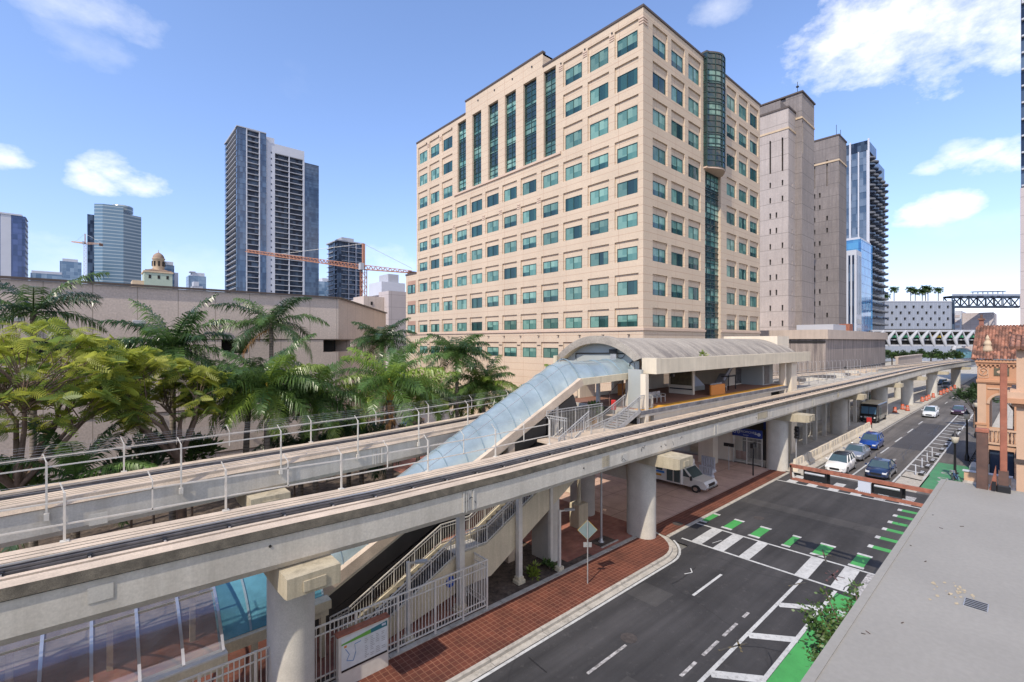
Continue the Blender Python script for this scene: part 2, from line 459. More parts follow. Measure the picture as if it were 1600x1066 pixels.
nt.links.new(total, cl.inputs[0]); nt.links.new(sat.outputs[0], cl.inputs[6]); cl.inputs[7].default_value = (6.6, 6.5, 6.4, 1)
cb = nt.nodes.new('ShaderNodeMix'); cb.data_type = 'RGBA'; nt.links.new(fill_bank, cb.inputs[0]); nt.links.new(cl.outputs[2], cb.inputs[6]); cb.inputs[7].default_value = (9.6, 8.4, 7.0, 1)
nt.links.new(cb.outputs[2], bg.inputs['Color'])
scene.view_settings.view_transform = 'Standard'; scene.view_settings.look = 'None'
scene.view_settings.gamma = 1; scene.view_settings.exposure = 0.58
scene.cycles.max_bounces = 8; scene.cycles.transparent_max_bounces = 12
scene.cycles.use_denoising = True

# ------------------------------------------------------------------ shared materials
M = {}
M['ground'] = mat('city ground', (0.16, 0.155, 0.14), 0.9, 0.25, 0.05)
M['asphalt_dark'] = asphalt_mat('dark street asphalt', (0.038, 0.036, 0.036), 0.42, 0.4)  # darker base tone than the street beyond
M['asphalt_old'] = asphalt_mat('worn asphalt', (0.10, 0.091, 0.084), 0.32, 0.36)
M['asphalt_patch'] = asphalt_mat('asphalt patch', (0.05, 0.048, 0.052), 0.2, 0.1)
M['white_paint'] = paint_mat('road white', (0.52, 0.52, 0.50), 0.45)
M['faded_paint'] = paint_mat('road white faded', (0.5, 0.48, 0.46), 0.8, (0.07, 0.065, 0.06), 0.42, 0.6)
M['green_paint'] = paint_mat('lane green', (0.06, 0.31, 0.075), 0.6, (0.04, 0.10, 0.045), 0.55, 0.75)
M['green_worn'] = paint_mat('lane green worn', (0.05, 0.24, 0.09), 0.8, (0.12, 0.15, 0.11), 0.5, 0.6)
M['red_spray'] = paint_mat('survey paint red', (0.22, 0.07, 0.055), 0.95, (0.045, 0.045, 0.045), 0.38, 0.5)
M['yellow_spray'] = paint_mat('survey paint yellow', (0.26, 0.19, 0.06), 0.95, (0.045, 0.045, 0.045), 0.36, 0.5)
M['kerb'] = mat('kerb concrete', (0.40, 0.37, 0.32), 0.9, 0.2, 3, stain=0.7, stain_col=(0.12, 0.11, 0.09), fine=0.2, joints=(3.0, 50, 0.02))
M['brick_walk'] = brick_mat('brick walk', (0.09, 0.023, 0.012), (0.12, 0.033, 0.017), (0.20, 0.09, 0.055), 0.26, 0.26, 0.016, 0.35, 0.85, 0.0)
M['brick_plaza'] = brick_mat('plaza pavers', (0.27, 0.10, 0.07), (0.33, 0.14, 0.095), (0.24, 0.13, 0.1), 0.4, 0.2, 0.012, 0.35)
M['pink_slab'] = mat('pink concrete', (0.50, 0.34, 0.27), 0.9, 0.15, 0.8, stain=0.4, stain_col=(0.3, 0.22, 0.18), joints=(3.0, 3.0, 0.03), fine=0.12)
M['sidewalk'] = mat('sidewalk concrete', (0.42, 0.39, 0.34), 0.9, 0.15, 0.8, stain=0.5, stain_col=(0.2, 0.18, 0.15), joints=(1.6, 1.6, 0.02), fine=0.12)
M['mulch'] = mat('mulch bed', (0.075, 0.055, 0.042), 1.0, 0.6, 3, fine=0.5, stain=0.8, stain_col=(0.2, 0.16, 0.12), bump=1.0, bump_scale=14)
M['conc'] = mat('guideway concrete', (0.52, 0.485, 0.42), 0.85, 0.10, 0.5, streak=0.6, streak_col=(0.33, 0.30, 0.25), fine=0.08, stain=.3, stain_col=(.36, .32, .26))
M['conc_top'] = mat('guideway deck', (0.52, 0.42, 0.32), 0.9, 0.2, 0.8, stain=0.5, stain_col=(0.33, 0.265, 0.205), fine=0.12)
M['conc_mould'] = mat('mildewed concrete', (0.075, 0.066, 0.05), 0.95, 0.5, 2.5, fine=0.45, stain=0.6, stain_col=(0.05, 0.045, 0.035))
M['conc_cream'] = mat('cream concrete', (0.56, 0.49, 0.35), 0.85, 0.1, 0.6, streak=0.55, streak_col=(0.30, 0.27, 0.19), fine=0.08, stain=0.25, stain_col=(0.32, 0.29, 0.22))
M['column'] = mat('column concrete', (0.49, 0.465, 0.41), 0.8, 0.12, 0.7, streak=0.35, streak_col=(0.38, 0.36, 0.32), fine=0.08)
M['cap_conc'] = mat('cap concrete', (0.42, 0.365, 0.26), 0.85, 0.12, 0.6, streak=0.75, streak_col=(0.17, 0.15, 0.11), fine=0.08, stain=0.3, stain_col=(0.25, 0.22, 0.17))
M['dark_gap'] = mat('track trench', (0.035, 0.03, 0.025), 0.95, 0.3, 3)
M['steel_rail'] = mat('rail steel', (0.18, 0.17, 0.17), 0.45, 0.3, 3, metal=0.6)
M['rail_bright'] = mat('rail head', (0.62, 0.6, 0.58), 0.3, 0.1, 3, metal=0.8)
M['white_steel'] = mat('painted steel', (0.56, 0.53, 0.47), 0.45, 0.1, 2, stain=0.35, stain_col=(0.34, 0.24, 0.15))
M['grey_steel'] = mat('galvanised steel', (0.42, 0.42, 0.42), 0.45, 0.15, 3, metal=0.5)
M['black'] = mat('black paint', (0.012, 0.012, 0.013), 0.4, 0.2, 2)
M['rubber'] = mat('rubber', (0.018, 0.018, 0.018), 0.85, 0.2, 4)
M['dark'] = mat('dark interior', (0.02, 0.019, 0.018), 0.9, 0.2, 1)
M['rust'] = mat('rust primer steel', (0.27, 0.095, 0.055), 0.75, 0.3, 4, stain=0.5, stain_col=(0.42, 0.20, 0.13), fine=0.2)
M['rust_dark'] = mat('dark oxide steel', (0.10, 0.055, 0.04), 0.7, 0.35, 3, stain=0.6, stain_col=(0.25, 0.09, 0.05))

# ------------------------------------------------------------------ ground, roads, markings
g = MB(); g.quad((-3000, -3000, -.12), (6000, -3000, -.12), (6000, 6000, -.12), (-3000, 6000, -.12), M['ground']); struct('ground', g)

def sheet(mb, x0, x1, y0, y1, z, m): mb.quad((x0, y0, z), (x1, y0, z), (x1, y1, z), (x0, y1, z), m)
def band(mb, pts_l, pts_r, z, m):
    for (a, b), (c, e) in zip(zip(pts_l, pts_l[1:]), zip(pts_r, pts_r[1:])):
        mb.quad((*e, z) if False else (c[0], c[1], z), (e[0], e[1], z), (b[0], b[1], z), (a[0], a[1], z), m)
def line(mb, p, q, w, z, m):
    dx, dy = q[0] - p[0], q[1] - p[1]; L = math.hypot(dx, dy); nx, ny = -dy / L * w / 2, dx / L * w / 2
    n = max(1, int(L / 6))
    for k in range(n):
        a = (lerp(p[0], q[0], k / n), lerp(p[1], q[1], k / n)); b = (lerp(p[0], q[0], (k + 1) / n), lerp(p[1], q[1], (k + 1) / n))
        mb.quad((a[0] - nx, a[1] - ny, z), (b[0] - nx, b[1] - ny, z), (b[0] + nx, b[1] + ny, z), (a[0] + nx, a[1] + ny, z), m)

rd = MB(); sheet(rd, -80, 52.5, 4.55, 14.75, 0, M['asphalt_dark']); sheet(rd, 28.2, 51.2, 14.75, 16.2, 0, M['asphalt_dark'])
struct('street', rd)
rd = MB(); sheet(rd, 30.5, 51, -80, 4.55, 0, M['asphalt_dark']); struct('cross_street', rd)
rd = MB(); sheet(rd, 52.5, 420, 4.2, 15.6, 0, M['asphalt_old']); struct('street_beyond', rd)
rd = MB(); sheet(rd, 73, 98, 8.95, 12.0, .004, M['asphalt_patch']); struct('asphalt_patch', rd)
rd = MB(); sheet(rd, 52.6, 60.5, 6.9, 8.7, .004, M['kerb']); struct('concrete_pad', rd)

# kerb path of the near left side: straight, then round the corner into the plaza driveway
kerb = [(x, 14.72) for x in range(-60, 25, 6)] + [(25.4, 14.72)]
for k in range(1, 9):
    t = k / 8 * PI / 2; kerb.append((25.4 + 3.0 * math.sin(t), 17.72 - 3.0 * math.cos(t)))
kerb.append((28.4, 19.4))
def offset(path, d):
    out = []
    for i, p in enumerate(path):
        a, b = path[max(i - 1, 0)], path[min(i + 1, len(path) - 1)]; dx, dy = b[0] - a[0], b[1] - a[1]; L = math.hypot(dx, dy)
        out.append((p[0] - dy / L * d, p[1] + dx / L * d))
    return out
k1 = MB(); inner = offset(kerb, 0.18)
band(k1, inner, kerb, 0.13, M['kerb'])
for a, b in zip(kerb, kerb[1:]): k1.quad((a[0], a[1], -.02), (b[0], b[1], -.02), (b[0], b[1], .13), (a[0], a[1], .13), M['kerb'])
gut = offset(kerb, -0.32); band(k1, kerb, gut, .006, M['kerb'])
for x0, x1 in ((51.2, 400),): k1.box(x0, x1, 15.0, 15.25, -.05, .14, M['kerb'])
k1.box(28.5, 51.2, 16.2, 16.45, -.05, .05, M['kerb'])
k1.box(-60, 28.5, 4.35, 4.6, -.05, .14, M['kerb']); k1.box(53, 400, 4.25, 4.5, -.05, .14, M['kerb'])
struct('kerb', k1)
# lower sidewalk of brick between kerb and planting strip
w = MB(); in2 = [p for p in inner if p[1] <= 17.44]
topb = [(p[0], 17.44) for p in in2]
band(w, topb, in2, .124, M['brick_walk']); struct('brick_sidewalk', w)
w = MB(); band(w, [(p[0], 17.72) for p in in2], [(p[0], 17.44) for p in in2], .16, M['kerb'])
for a, b in zip(in2, in2[1:]): w.quad((a[0], 17.44, .1), (b[0], 17.44, .1), (b[0], 17.44, .16), (a[0], 17.44, .16), M['kerb'])
struct('edging_strip', w)
w = MB(); sheet(w, -70, 22.4, 17.72, 47, .10, M['mulch']); struct('planting_bed', w)
w = MB(); sheet(w, 22.4, 28.4, 17.72, 60, .12, M['brick_plaza']); sheet(w, 28.4, 51.2, 16.45, 17.9, .06, M['brick_walk']); sheet(w, -20, 22.4, 17.72, 17.73, .12, M['kerb'])
sheet(w, 20.6, 22.4, 18.2, 40, .14, M['brick_plaza']); sheet(w, -12, 13.6, 18.2, 27, .12, M['brick_plaza']); sheet(w, 13.6, 22.3, 22.2, 28, .12, M['brick_plaza']); struct('brick_plaza', w)
w = MB(); sheet(w, 28.4, 51.2, 17.9, 60, .055, M['pink_slab']); struct('plaza_driveway', w)
w = MB(); sheet(w, 51.2, 400, 15.25, 17.6, .13, M['sidewalk']); sheet(w, 51.2, 400, 17.6, 60, .125, M['sidewalk']); struct('sidewalk_beyond', w)
w = MB(); sheet(w, -60, 28.5, -3, 4.35, .13, M['sidewalk']); struct('near_sidewalk', w)
w = MB(); sheet(w, 53, 400, -6, 4.25, .13, M['sidewalk']); struct('far_sidewalk', w)
w = MB(); sheet(w, 26, 60, 60, 160, -.02, M['sidewalk']); sheet(w, -60, 60, 47, 72, -.03, M['asphalt_old']); struct('parking_lane', w)
w = MB(); sheet(w, 24.6, 28.0, 26, 33, .128, M['green_worn']); struct('green_path', w)

Z1 = .004; Z2 = .009
ln = MB(); W_ = M['white_paint']
line(ln, (-60, 14.28), (25.42, 14.28), .14, Z2, W_)
arc = [(25.4 + 3.45 * math.sin(k / 8 * PI / 2), 17.72 - 3.45 * math.cos(k / 8 * PI / 2)) for k in range(0, 6)]
for a, b in zip(arc, arc[1:]): line(ln, a, b, .14, Z2, W_)
line(ln, (22.85, 11.7), (26.1, 11.7), .14, Z2, W_)
for x in (14.4, 5.5): line(ln, (x, 11.7), (x + 2.6, 11.7), .13, Z2, M['faded_paint'])
for x0, x1 in ((17.0, 18.2), (18.8, 20.2), (20.7, 22.1), (22.8, 23.4)): line(ln, (x0, 9.2), (x1, 9.2), .14, Z2, M['faded_paint'])
line(ln, (-40, 8.55), (28.8, 8.55), .16, Z2, W_)
line(ln, (-40, 6.98), (28.8, 6.98), .17, Z2, W_)
for x in (25.2, 21.6, 18.0, 14.4, 10.8): line(ln, (x + 1.25, 6.95), (x, 8.5), .42, Z1, W_)
struct('lane_markings', ln)
cw = MB()
line(cw, (28.95, 15.6), (29.15, 4.7), .17, Z2, W_); line(cw, (32.15, 16.2), (32.45, 4.7), .17, Z2, W_)
for y0, y1 in ((14.3, 14.98), (12.9, 13.58), (11.4, 12.0), (8.35, 9.0), (6.6, 7.3)):
    line(cw, (29.05, (y0 + y1) / 2), (32.3, (y0 + y1) / 2 + .06), y1 - y0, Z1, W_)
sheet(cw, 29.1, 32.3, 5.1, 6.3, Z1 - .001, M['faded_paint'])
struct('near_crosswalk', cw)
cw = MB()
line(cw, (47.75, 16.2), (47.95, 4.8), .2, Z2, W_); line(cw, (53.2, 15.0), (53.3, 9.0), .45, Z2, W_)
for k in range(7): y = 15.1 - k * 1.62; line(cw, (47.9, y), (50.9, y), .75, Z1, M['faded_paint'] if k > 3 else W_)
struct('far_crosswalk', cw)
gs = MB()
for y, wd in ((16.1, .62), (14.35, .6), (12.55, .62), (10.62, .4), (8.85, .72), (6.95, .65)):
    sheet(gs, 32.85, 34.85, y - wd / 2, y + wd / 2, Z1, M['green_paint'])
    for x in (32.8, 34.9): sheet(gs, x - .14, x + .14, y - wd / 2 - .05, y + wd / 2 + .05, Z2, W_)
for x in (36.75, 38.8, 40.85, 42.7, 44.55, 46.3):
    sheet(gs, x - .28, x + .28, 5.0, 7.0, Z1, M['green_paint']); sheet(gs, x - .28, x + .28, 6.9, 7.15, Z2, W_)
struct('green_crossing_blocks', gs)
bl = MB(); sheet(bl, -40, 28.6, 4.75, 6.88, Z1, M['green_paint'])
def ring(mb, c, r0, r1, z, m, n=20):
    for k in range(n):
        a, b = 2 * PI * k / n, 2 * PI * (k + 1) / n
        mb.quad((c[0] + r1 * math.cos(a), c[1] + r1 * math.sin(a), z), (c[0] + r1 * math.cos(b), c[1] + r1 * math.sin(b), z),
                (c[0] + r0 * math.cos(b), c[1] + r0 * math.sin(b), z), (c[0] + r0 * math.cos(a), c[1] + r0 * math.sin(a), z), m)
bm_ = (26.5, 6.35)
for dy in (0, -1.0): ring(bl, (bm_[0], bm_[1] + dy), .24, .38, Z2, W_)
for p, q in (((0, 0), (.5, -.3)), ((.5, -.3), (0, -1.0)), ((0, 0), (.05, -.5)), ((.05, -.5), (.5, -.75)), ((.6, -.25), (.45, -.35))):
    line(bl, (bm_[0] + p[0], bm_[1] + p[1]), (bm_[0] + q[0], bm_[1] + q[1]), .07, Z2 + .001, W_)
struct('green_bike_lane', bl)
bl = MB(); sheet(bl, 54, 67.5, 4.6, 7.0, Z1, M['green_worn'])
for x in (60, 62.5): ring(bl, (x, 5.9), .25, .42, Z2, M['faded_paint'])
line(bl, (57, 5.3), (58.6, 6.1), .3, Z2, M['faded_paint']); struct('worn_bike_lane', bl)
hb = MB(); line(hb, (55, 8.85), (125, 9.3), .16, Z2, W_); line(hb, (58, 7.1), (125, 7.6), .16, Z2, W_)
for k in range(22): x = 57.5 + k * 3.1; line(hb, (x, 7.15), (x + .6, 8.9), .32, Z1, W_)
struct('hatched_buffer', hb)
lb = MB()
for x0, x1, y in ((54, 64.5, 11.9), (68, 72.5, 12.05), (77, 81.5, 12.15), (86, 90.5, 12.2), (96, 100, 12.3), (107, 111, 12.5), (119, 123, 12.6), (132, 136, 12.7), (146, 150, 12.8)):
    line(lb, (x0, y), (x1, y), .15, Z2, W_)
line(lb, (52, 14.85), (330, 14.95), .14, Z2, M['faded_paint'])
line(lb, (62.4, 10.4), (66, 10.4), .22, Z2, M['faded_paint'])
lb.poly([(62.6, 10.9, Z2), (60.8, 10.4, Z2), (62.6, 9.9, Z2)], M['faded_paint'])
struct('lane_dashes', lb)
ut = MB()
for p, q in (((29.6, 7.6), (31.6, 7.5)), ((30.6, 7.9), (30.7, 7.0)), ((30.1, 7.2), (31.1, 7.9))): line(ut, p, q, .1, Z2 + .003, M['red_spray'])
for p, q in (((32.0, 8.2), (33.9, 8.9)), ((32.6, 9.0), (33.4, 8.3)), ((27.5, 8.8), (28.6, 8.3)), ((19.6, 8.9), (21, 8.3)), ((20.2, 8.2), (20.9, 8.7))): line(ut, p, q, .09, Z2 + .003, M['yellow_spray'])
line(ut, (24.6, 13.1), (25.1, 12.9), .06, Z2, W_); line(ut, (25.1, 12.9), (25.5, 13.2), .06, Z2, W_); line(ut, (29.7, 13.9), (30.6, 13.7), .05, Z2, W_)
struct('utility_spray_marks', ut)
M['tar'] = mat('crack seal tar', (0.012, 0.012, 0.013), 0.5, .2, 3); M['trench_patch'] = asphalt_mat('trench patch', (0.055, 0.052, 0.05), .3, .3)
tarm = MB()
for k in range(9):
    x, y = rnd.uniform(8, 50), rnd.uniform(5.5, 14); a_d = rnd.choice([0, 0, PI / 2]) + rnd.gauss(0, .2)
    for j in range(rnd.randint(4, 10)):
        nx_, ny_ = x + math.cos(a_d) * .55, y + math.sin(a_d) * .55; a_d += rnd.gauss(0, .22)
        if 4.8 < ny_ < 14.2: line(tarm, (x, y), (nx_, ny_), rnd.uniform(.025, .05), .0065, M['tar'])
        x, y = nx_, ny_
for k in range(14):
    x, y = rnd.uniform(55, 120), rnd.uniform(9, 14.4)
    for j in range(8): nx_, ny_ = x + .9, y + rnd.gauss(0, .12); line(tarm, (x, y), (nx_, ny_), .06, .0065, M['tar']); x, y = nx_, ny_
struct('tar_seams', tarm)
tp_ = MB(); sheet(tp_, 39.2, 40.6, 5, 16.1, .003, M['trench_patch']); sheet(tp_, 10, 15.5, 9.9, 10.6, .003, M['trench_patch']); sheet(tp_, 57, 72, 12.7, 14.2, .003, M['asphalt_patch']); sheet(tp_, 20.5, 22.2, 12.4, 14.1, .003, M['trench_patch']); struct('trench_patches', tp_)
M['manhole'] = mat('cast iron', (0.06, 0.05, 0.045), .7, .3, 6)
mh = MB()
for x, y in ((36.5, 13.6), (30.9, 16.95), (17.5, 11.9)):
    mh.lathe([(.36, .063 if y > 16 else .004), (.36, .068 if y > 16 else .01)], M['manhole'], (x, y), 20)
struct('manhole_covers', mh)
# ------------------------------------------------------------------ the office block
M['stone'] = mat('beige precast', (0.53, 0.425, 0.315), 0.8, 0.07, 0.15, fine=0.05, joints=(4.47, 1.062, 0.03), joint_col=(0.40, 0.27, 0.19), streak=0.12, streak_col=(0.45, 0.32, 0.23))
M['stone_trim'] = mat('beige trim', (0.53, 0.40, 0.31), 0.8, 0.07, 0.5)
M['reveal'] = mat('terracotta reveal', (0.36, 0.22, 0.16), 0.8, 0.08, 0.5)
M['coping'] = mat('dark coping', (0.075, 0.055, 0.045), 0.6, 0.1, 1)
M['teal_frame'] = mat('teal frame', (0.02, 0.05, 0.045), 0.4, 0.1, 2)
M['blind'] = glass_mat('teal glass over blinds', (0.06, 0.16, 0.14), (0.19, 0.33, 0.27), (.75, .9), 0.08, 0.6)
M['teal'] = glass_mat('dark teal glass', (0.008, 0.035, 0.035), (0.03, 0.10, 0.09), (.5, 5), 0.05, 0.7)
M['spandrel'] = glass_mat('black spandrel glass', (0.008, 0.022, 0.024), (0.02, 0.05, 0.05), (1.2, .8), 0.04, 0.8, 0.5)
A0, B0 = 50.3, 32.15
office = thing('office_building', 'tall beige precast office building with rows of teal windows and a dark rounded glass bay', 'building', (A0, B0, 0))
ROWS = [(10.5, 12.0), (14.8, 16.35), (18.8, 20.6), (23.08, 24.85), (27.3, 29.1), (31.4, 33.3), (35.8, 37.75), (40.25, 42.4), (44.9, 47.05), (49.4, 51.7)]
CEN = [2.44, 6.88, 11.33, 15.78, 20.29, 24.74, 29.21, 33.65, 38.13, 42.66, 47.14, 51.5]
STR = [(14.55, 17.0), (18.55, 21.45), (23.2, 25.85), (27.6, 30.2), (32.15, 34.7), (36.6, 39.2)]
def row_levels(rows, top):
    zs = [0]
    for s_, t_ in rows:
        k = 0.85 if s_ < 36 else 1.2
        zs += [s_, t_, t_ + k]
    zs += [14.3]
    return sorted(set(zs + [top]))
def in_row(z, rows):
    for s_, t_ in rows:
        k = 0.85 if s_ < 36 else 1.2
        if s_ - 1e-6 <= z < t_ - 1e-6: return 'w'
        if t_ - 1e-6 <= z < t_ + k - 1e-6: return 'r'
    return None
def left_zone(u, z):
    for a, b in STR:
        if a < u < b and z > 40.3: return 's' if z < 53.2 else None
    r_ = in_row(z, ROWS)
    if not r_: return None
    for i, c_ in enumerate(CEN):
        if z > 40.2 and 3 <= i <= 8: continue
        if abs(u - c_) < 1.52: return r_
        if abs(u - c_) < 1.78 and r_: return 'r'
    return None
us = sorted(set([0, 53.93, 17.2, 36.7] + [c_ + k for c_ in CEN for k in (-1.78, -1.52, 1.52, 1.78)] + [x for s_ in STR for x in s_]))
us = [u for i, u in enumerate(us) if i == 0 or u - us[i - 1] > 0.02]
zs = sorted(set(row_levels(ROWS, 54) + [40.3, 53.2, 56.2])); zs = [z for i, z in enumerate(zs) if i == 0 or z - zs[i - 1] > .06]
mbw = MB()
DEP = {'w': .55, 'r': .2, 's': .7, None: 0}
mid = lambda a, i: (a[i] + a[i + 1]) / 2
def ldep(i, j):
    u, z = mid(us, i), mid(zs, j)
    if z > 54 and not 17.1 < u < 36.75: return None
    return DEP[left_zone(u, z)]
def lmat(i, j):
    k = left_zone(mid(us, i), mid(zs, j))
    return M['dark'] if k in ('w', 's') else M['stone']
mbw.facade((A0, B0), (0, 1), us, zs, ldep, lmat, (-1, 0))
RC = [3.92, 8.42, 12.97, 25.0, 29.5, 33.9]
def right_zone(u, z):
    if 16.1 < u < 21.15 and z > 0: return 's' if z < 53.5 else None
    r_ = in_row(z, ROWS)
    if not r_: return None
    for c_ in RC:
        if abs(u - c_) < 1.52: return r_
        if abs(u - c_) < 1.78: return 'rr'
    return None
us2 = sorted(set([0, 36.4, 16.1, 21.15] + [c_ + k for c_ in RC for k in (-1.78, -1.52, 1.52, 1.78)]))
zs2 = [z for z in zs if z <= 54] 
DEP['rr'] = .2
mbw.facade((A0, B0), (1, 0), us2, zs2, lambda i, j: DEP[right_zone(mid(us2, i), mid(zs2, j))],
           lambda i, j: M['dark'] if right_zone(mid(us2, i), mid(zs2, j)) in ('w', 's') else M['stone'], (0, -1))
# body behind the two street faces, roof deck and the lower wing on the left
mbw.box(A0 + .8, A0 + 36.4, B0 + .8, B0 + 53.9, 0, 53.4, M['stone'])
mbw.box(A0 + .01, A0 + 9, B0 + 17.2, B0 + 36.7, 55.9, 56.2, M['stone_trim']); mbw.quad((A0, B0 + 17.2, 54), (A0 + 9, B0 + 17.2, 54), (A0 + 9, B0 + 17.2, 56.2), (A0, B0 + 17.2, 56.2), M['stone'])
mbw.box(A0 + 36.39, A0 + 36.4, B0, B0 + .8, 0, 54, M['stone'])
mbw.box(A0, A0 + 30, B0 + 53.93, B0 + 58.4, 0, 27.0, M['stone'])
part('wall', mbw, office)
wing = MB()
for s_, t_ in ROWS[:4]:
    wing.box(A0 - .02, A0 + .1, B0 + 54.3, B0 + 57.6, s_ - .05, t_ + .85, M['reveal'])
wing.box(A0 - .1, A0 + 30, B0 + 53.93, B0 + 58.5, 27.0, 27.35, M['coping']); part('wing_trim', wing, office)
cp = MB()
for (x0, x1, y0, y1, z) in ((A0 - .12, A0 + .5, B0 - .12, B0 + 17.19, 54), (A0 - .12, A0 + .5, B0 + 36.72, B0 + 53.95, 54), (A0 - .12, A0 + .5, B0 + 17.1, B0 + 36.8, 56.2), (A0 + .5, A0 + 36.5, B0 - .12, B0 + .5, 54)):
    cp.box(x0, x1, y0, y1, z, z + .28, M['coping'])
part('coping', cp, office)
tr = MB()
tr.box(A0 - .16, A0, B0 - .16, B0 + 58.5, 14.32, 14.62, M['stone_trim']); tr.box(A0, A0 + 16.1, B0 - .16, B0, 14.32, 14.62, M['stone_trim']); tr.box(A0 + 21.15, A0 + 36.4, B0 - .16, B0, 14.32, 14.62, M['stone_trim'])
tr.box(A0 - .22, A0, B0 + 13.5, B0 + 40.2, 39.95, 40.28, M['stone_trim'])
for c_ in [CEN[i] + 2.22 for i in range(0, 11)]:
    for z in ((33.9, 34.2, 34.5) if 2 < CEN.index(min(CEN, key=lambda q: abs(q - c_))) < 9 else (51.9, 52.2, 52.5)):
        tr.box(A0 - .07, A0, B0 + c_ - .36, B0 + c_ + .36, z, z + .16, M['stone_trim'])
    tr.box(A0 - .07, A0, B0 + c_ - .36, B0 + c_ + .36, 12.3, 12.42, M['coping'])
for z in (52.0, 52.35, 52.7): tr.box(A0 - .08, A0 + .9, B0 - .08, B0 + .6, z, z + .18, M['stone_trim'])
part('cornice', tr, office)
dr = MB()
for u_ in (4.6, 9.1, 13.5, 41, 45.5, 50): dr.tube([(A0 - .02, B0 + u_, 52.95), (A0 - .1, B0 + u_, 52.95)], .12, M['black'], 8)
for u_ in (19.5, 24, 28.5, 33): dr.tube([(A0 - .02, B0 + u_, 55.1), (A0 - .1, B0 + u_, 55.1)], .14, M['black'], 8)
for u_ in range(2, 50, 4): dr.box(A0 - .3, A0, B0 + u_ - .12, B0 + u_ + .12, 13.75, 13.85, M['coping'])
part('drain_spouts', dr, office)
ph = MB(); ph.box(A0 + 18.5, A0 + 33, B0 + 2.4, B0 + 22, 53.4, 57.2, M['stone']); part('penthouse', ph, office)

def window_mesh(h, style):
    mb = MB(); F_ = M['teal_frame']; g_, k_ = M['blind'], M['teal']
    w = 1.5; t = .07
    for y0, y1 in ((-w, -w + t), (-t / 2, t / 2), (w - t, w)): mb.box(-.06, .05, y0, y1, t, h - t, F_)
    for z0, z1 in ((0, t), (h - t, h)): mb.box(-.06, .05, -w, w, z0, z1, F_)
    zones = {0: ((0, 1, g_), (0, 1, g_)), 1: ((0, 1, k_), (0, 1, g_)), 2: ((.42, 1, g_), (.42, 1, g_)), 3: ((0, 1, k_), (0, 1, k_)), 4: ((0, 1, g_), (.35, 1, g_)), 5: ((0, .5, k_), (0, 1, g_))}[style]
    for side, (lo, hi, m) in zip((-1, 1), zones):
        y0, y1 = (-w + t, -t / 2) if side < 0 else (t / 2, w - t)
        zl, zh = t, h - t
        if style == 5 and side < 0:            # one curtain half drawn
            ym = (y0 + y1) / 2
            mb.quad((0, ym, zl), (0, y0, zl), (0, y0, zh), (0, ym, zh), g_); mb.quad((0, y1, zl), (0, ym, zl), (0, ym, zh), (0, y1, zh), k_); continue
        za = lerp(zl, zh, lo)
        if lo > 0: mb.quad((0, y1, zl), (0, y0, zl), (0, y0, za), (0, y1, za), k_)
        mb.quad((0, y1, za), (0, y0, za), (0, y0, zh), (0, y1, zh), m)
    return mb
wmesh = {}
wins = []
for i, c_ in enumerate(CEN):
    for r_, (s_, t_) in enumerate(ROWS):
        if s_ > 40.2 and 3 <= i <= 8: continue
        wins.append((A0 + .24, B0 + c_, s_, t_ - s_, 0))
for c_ in RC:
    for s_, t_ in ROWS[1:]: wins.append((A0 + c_, B0 + .24, s_, t_ - s_, PI / 2))
for s_, t_ in ROWS[:4]: wins.append((A0 - .06, B0 + 55.97, s_, t_ - s_, 0))
wins.sort(key=lambda w: w[0] ** 2 + w[1] ** 2 + (w[2] - 13) ** 2)
far_w = MB()
for n, (x, y, z, h, rz) in enumerate(wins):
    st = rnd.choice([0, 0, 1, 2, 2, 3, 4, 5, 0, 3])
    key = (round(h, 2), st)
    if n < 100:
        if key not in wmesh: wmesh[key] = window_mesh(h, st).mesh('window')
        o = bpy.data.objects.new('window', wmesh[key]); COL.objects.link(o); o.parent = office
        o.location = (x - A0, y - B0, z); o.rotation_euler = (0, 0, rz + (PI if rnd.random() < .0 else 0))
    else:
        src = window_mesh(h, st); c_, s_ = math.cos(rz), math.sin(rz)
        off = len(far_w.v)
        far_w.v += [(x + vx * c_ - vy * s_, y + vx * s_ + vy * c_, z + vz) for vx, vy, vz in src.v]
        for f, mi_, sm in zip(src.f, src.m, src.sm):
            far_w.f.append(tuple(k + off for k in f)); far_w.m.append(far_w.mi(src.mats[mi_])); far_w.sm.append(sm)
part('far_windows', far_w, office, kind='stuff')

def glass_bands(z0, z1, vis):
    zs_ = [z0]; z = z0
    while z < z1 - .3: z += .82; zs_.append(min(z, z1))
    for a, b in vis: zs_ += [a, b]
    zs_ = sorted(set(round(q, 2) for q in zs_ if z0 <= q <= z1))
    return [q for i, q in enumerate(zs_) if i == 0 or q - zs_[i - 1] > .12]
def is_vis(z, vis): return any(a <= z <= b for a, b in vis)
VIS_L = [(40.5, 42.6), (44.9, 47.3), (49.6, 51.9)]
for n, (a, b) in enumerate(STR):
    s_ = MB(); zz = glass_bands(40.3, 53.2, VIS_L)
    for p, q in zip(zz, zz[1:]):
        v_ = is_vis((p + q) / 2, VIS_L)
        m_ = M['blind'] if v_ and (n + int(p)) % 3 else (M['teal'] if v_ else M['spandrel'])
        x = A0 + .42
        s_.quad((x, B0 + b, p), (x, B0 + a, p), (x, B0 + a, q), (x, B0 + b, q), m_)
        s_.box(x - .07, x, B0 + a, B0 + b, p - .04, p + .04, M['teal_frame'])
    for y in (a + .05, (a + b) / 2, b - .05): s_.box(A0 + .34, A0 + .41, B0 + y - .05, B0 + y + .05, 40.3, 53.2, M['teal_frame'])
    part('curtain_strip', s_, office)
VIS_R = [(s_ - .1, t_ + .25) for s_, t_ in ROWS[1:7]]
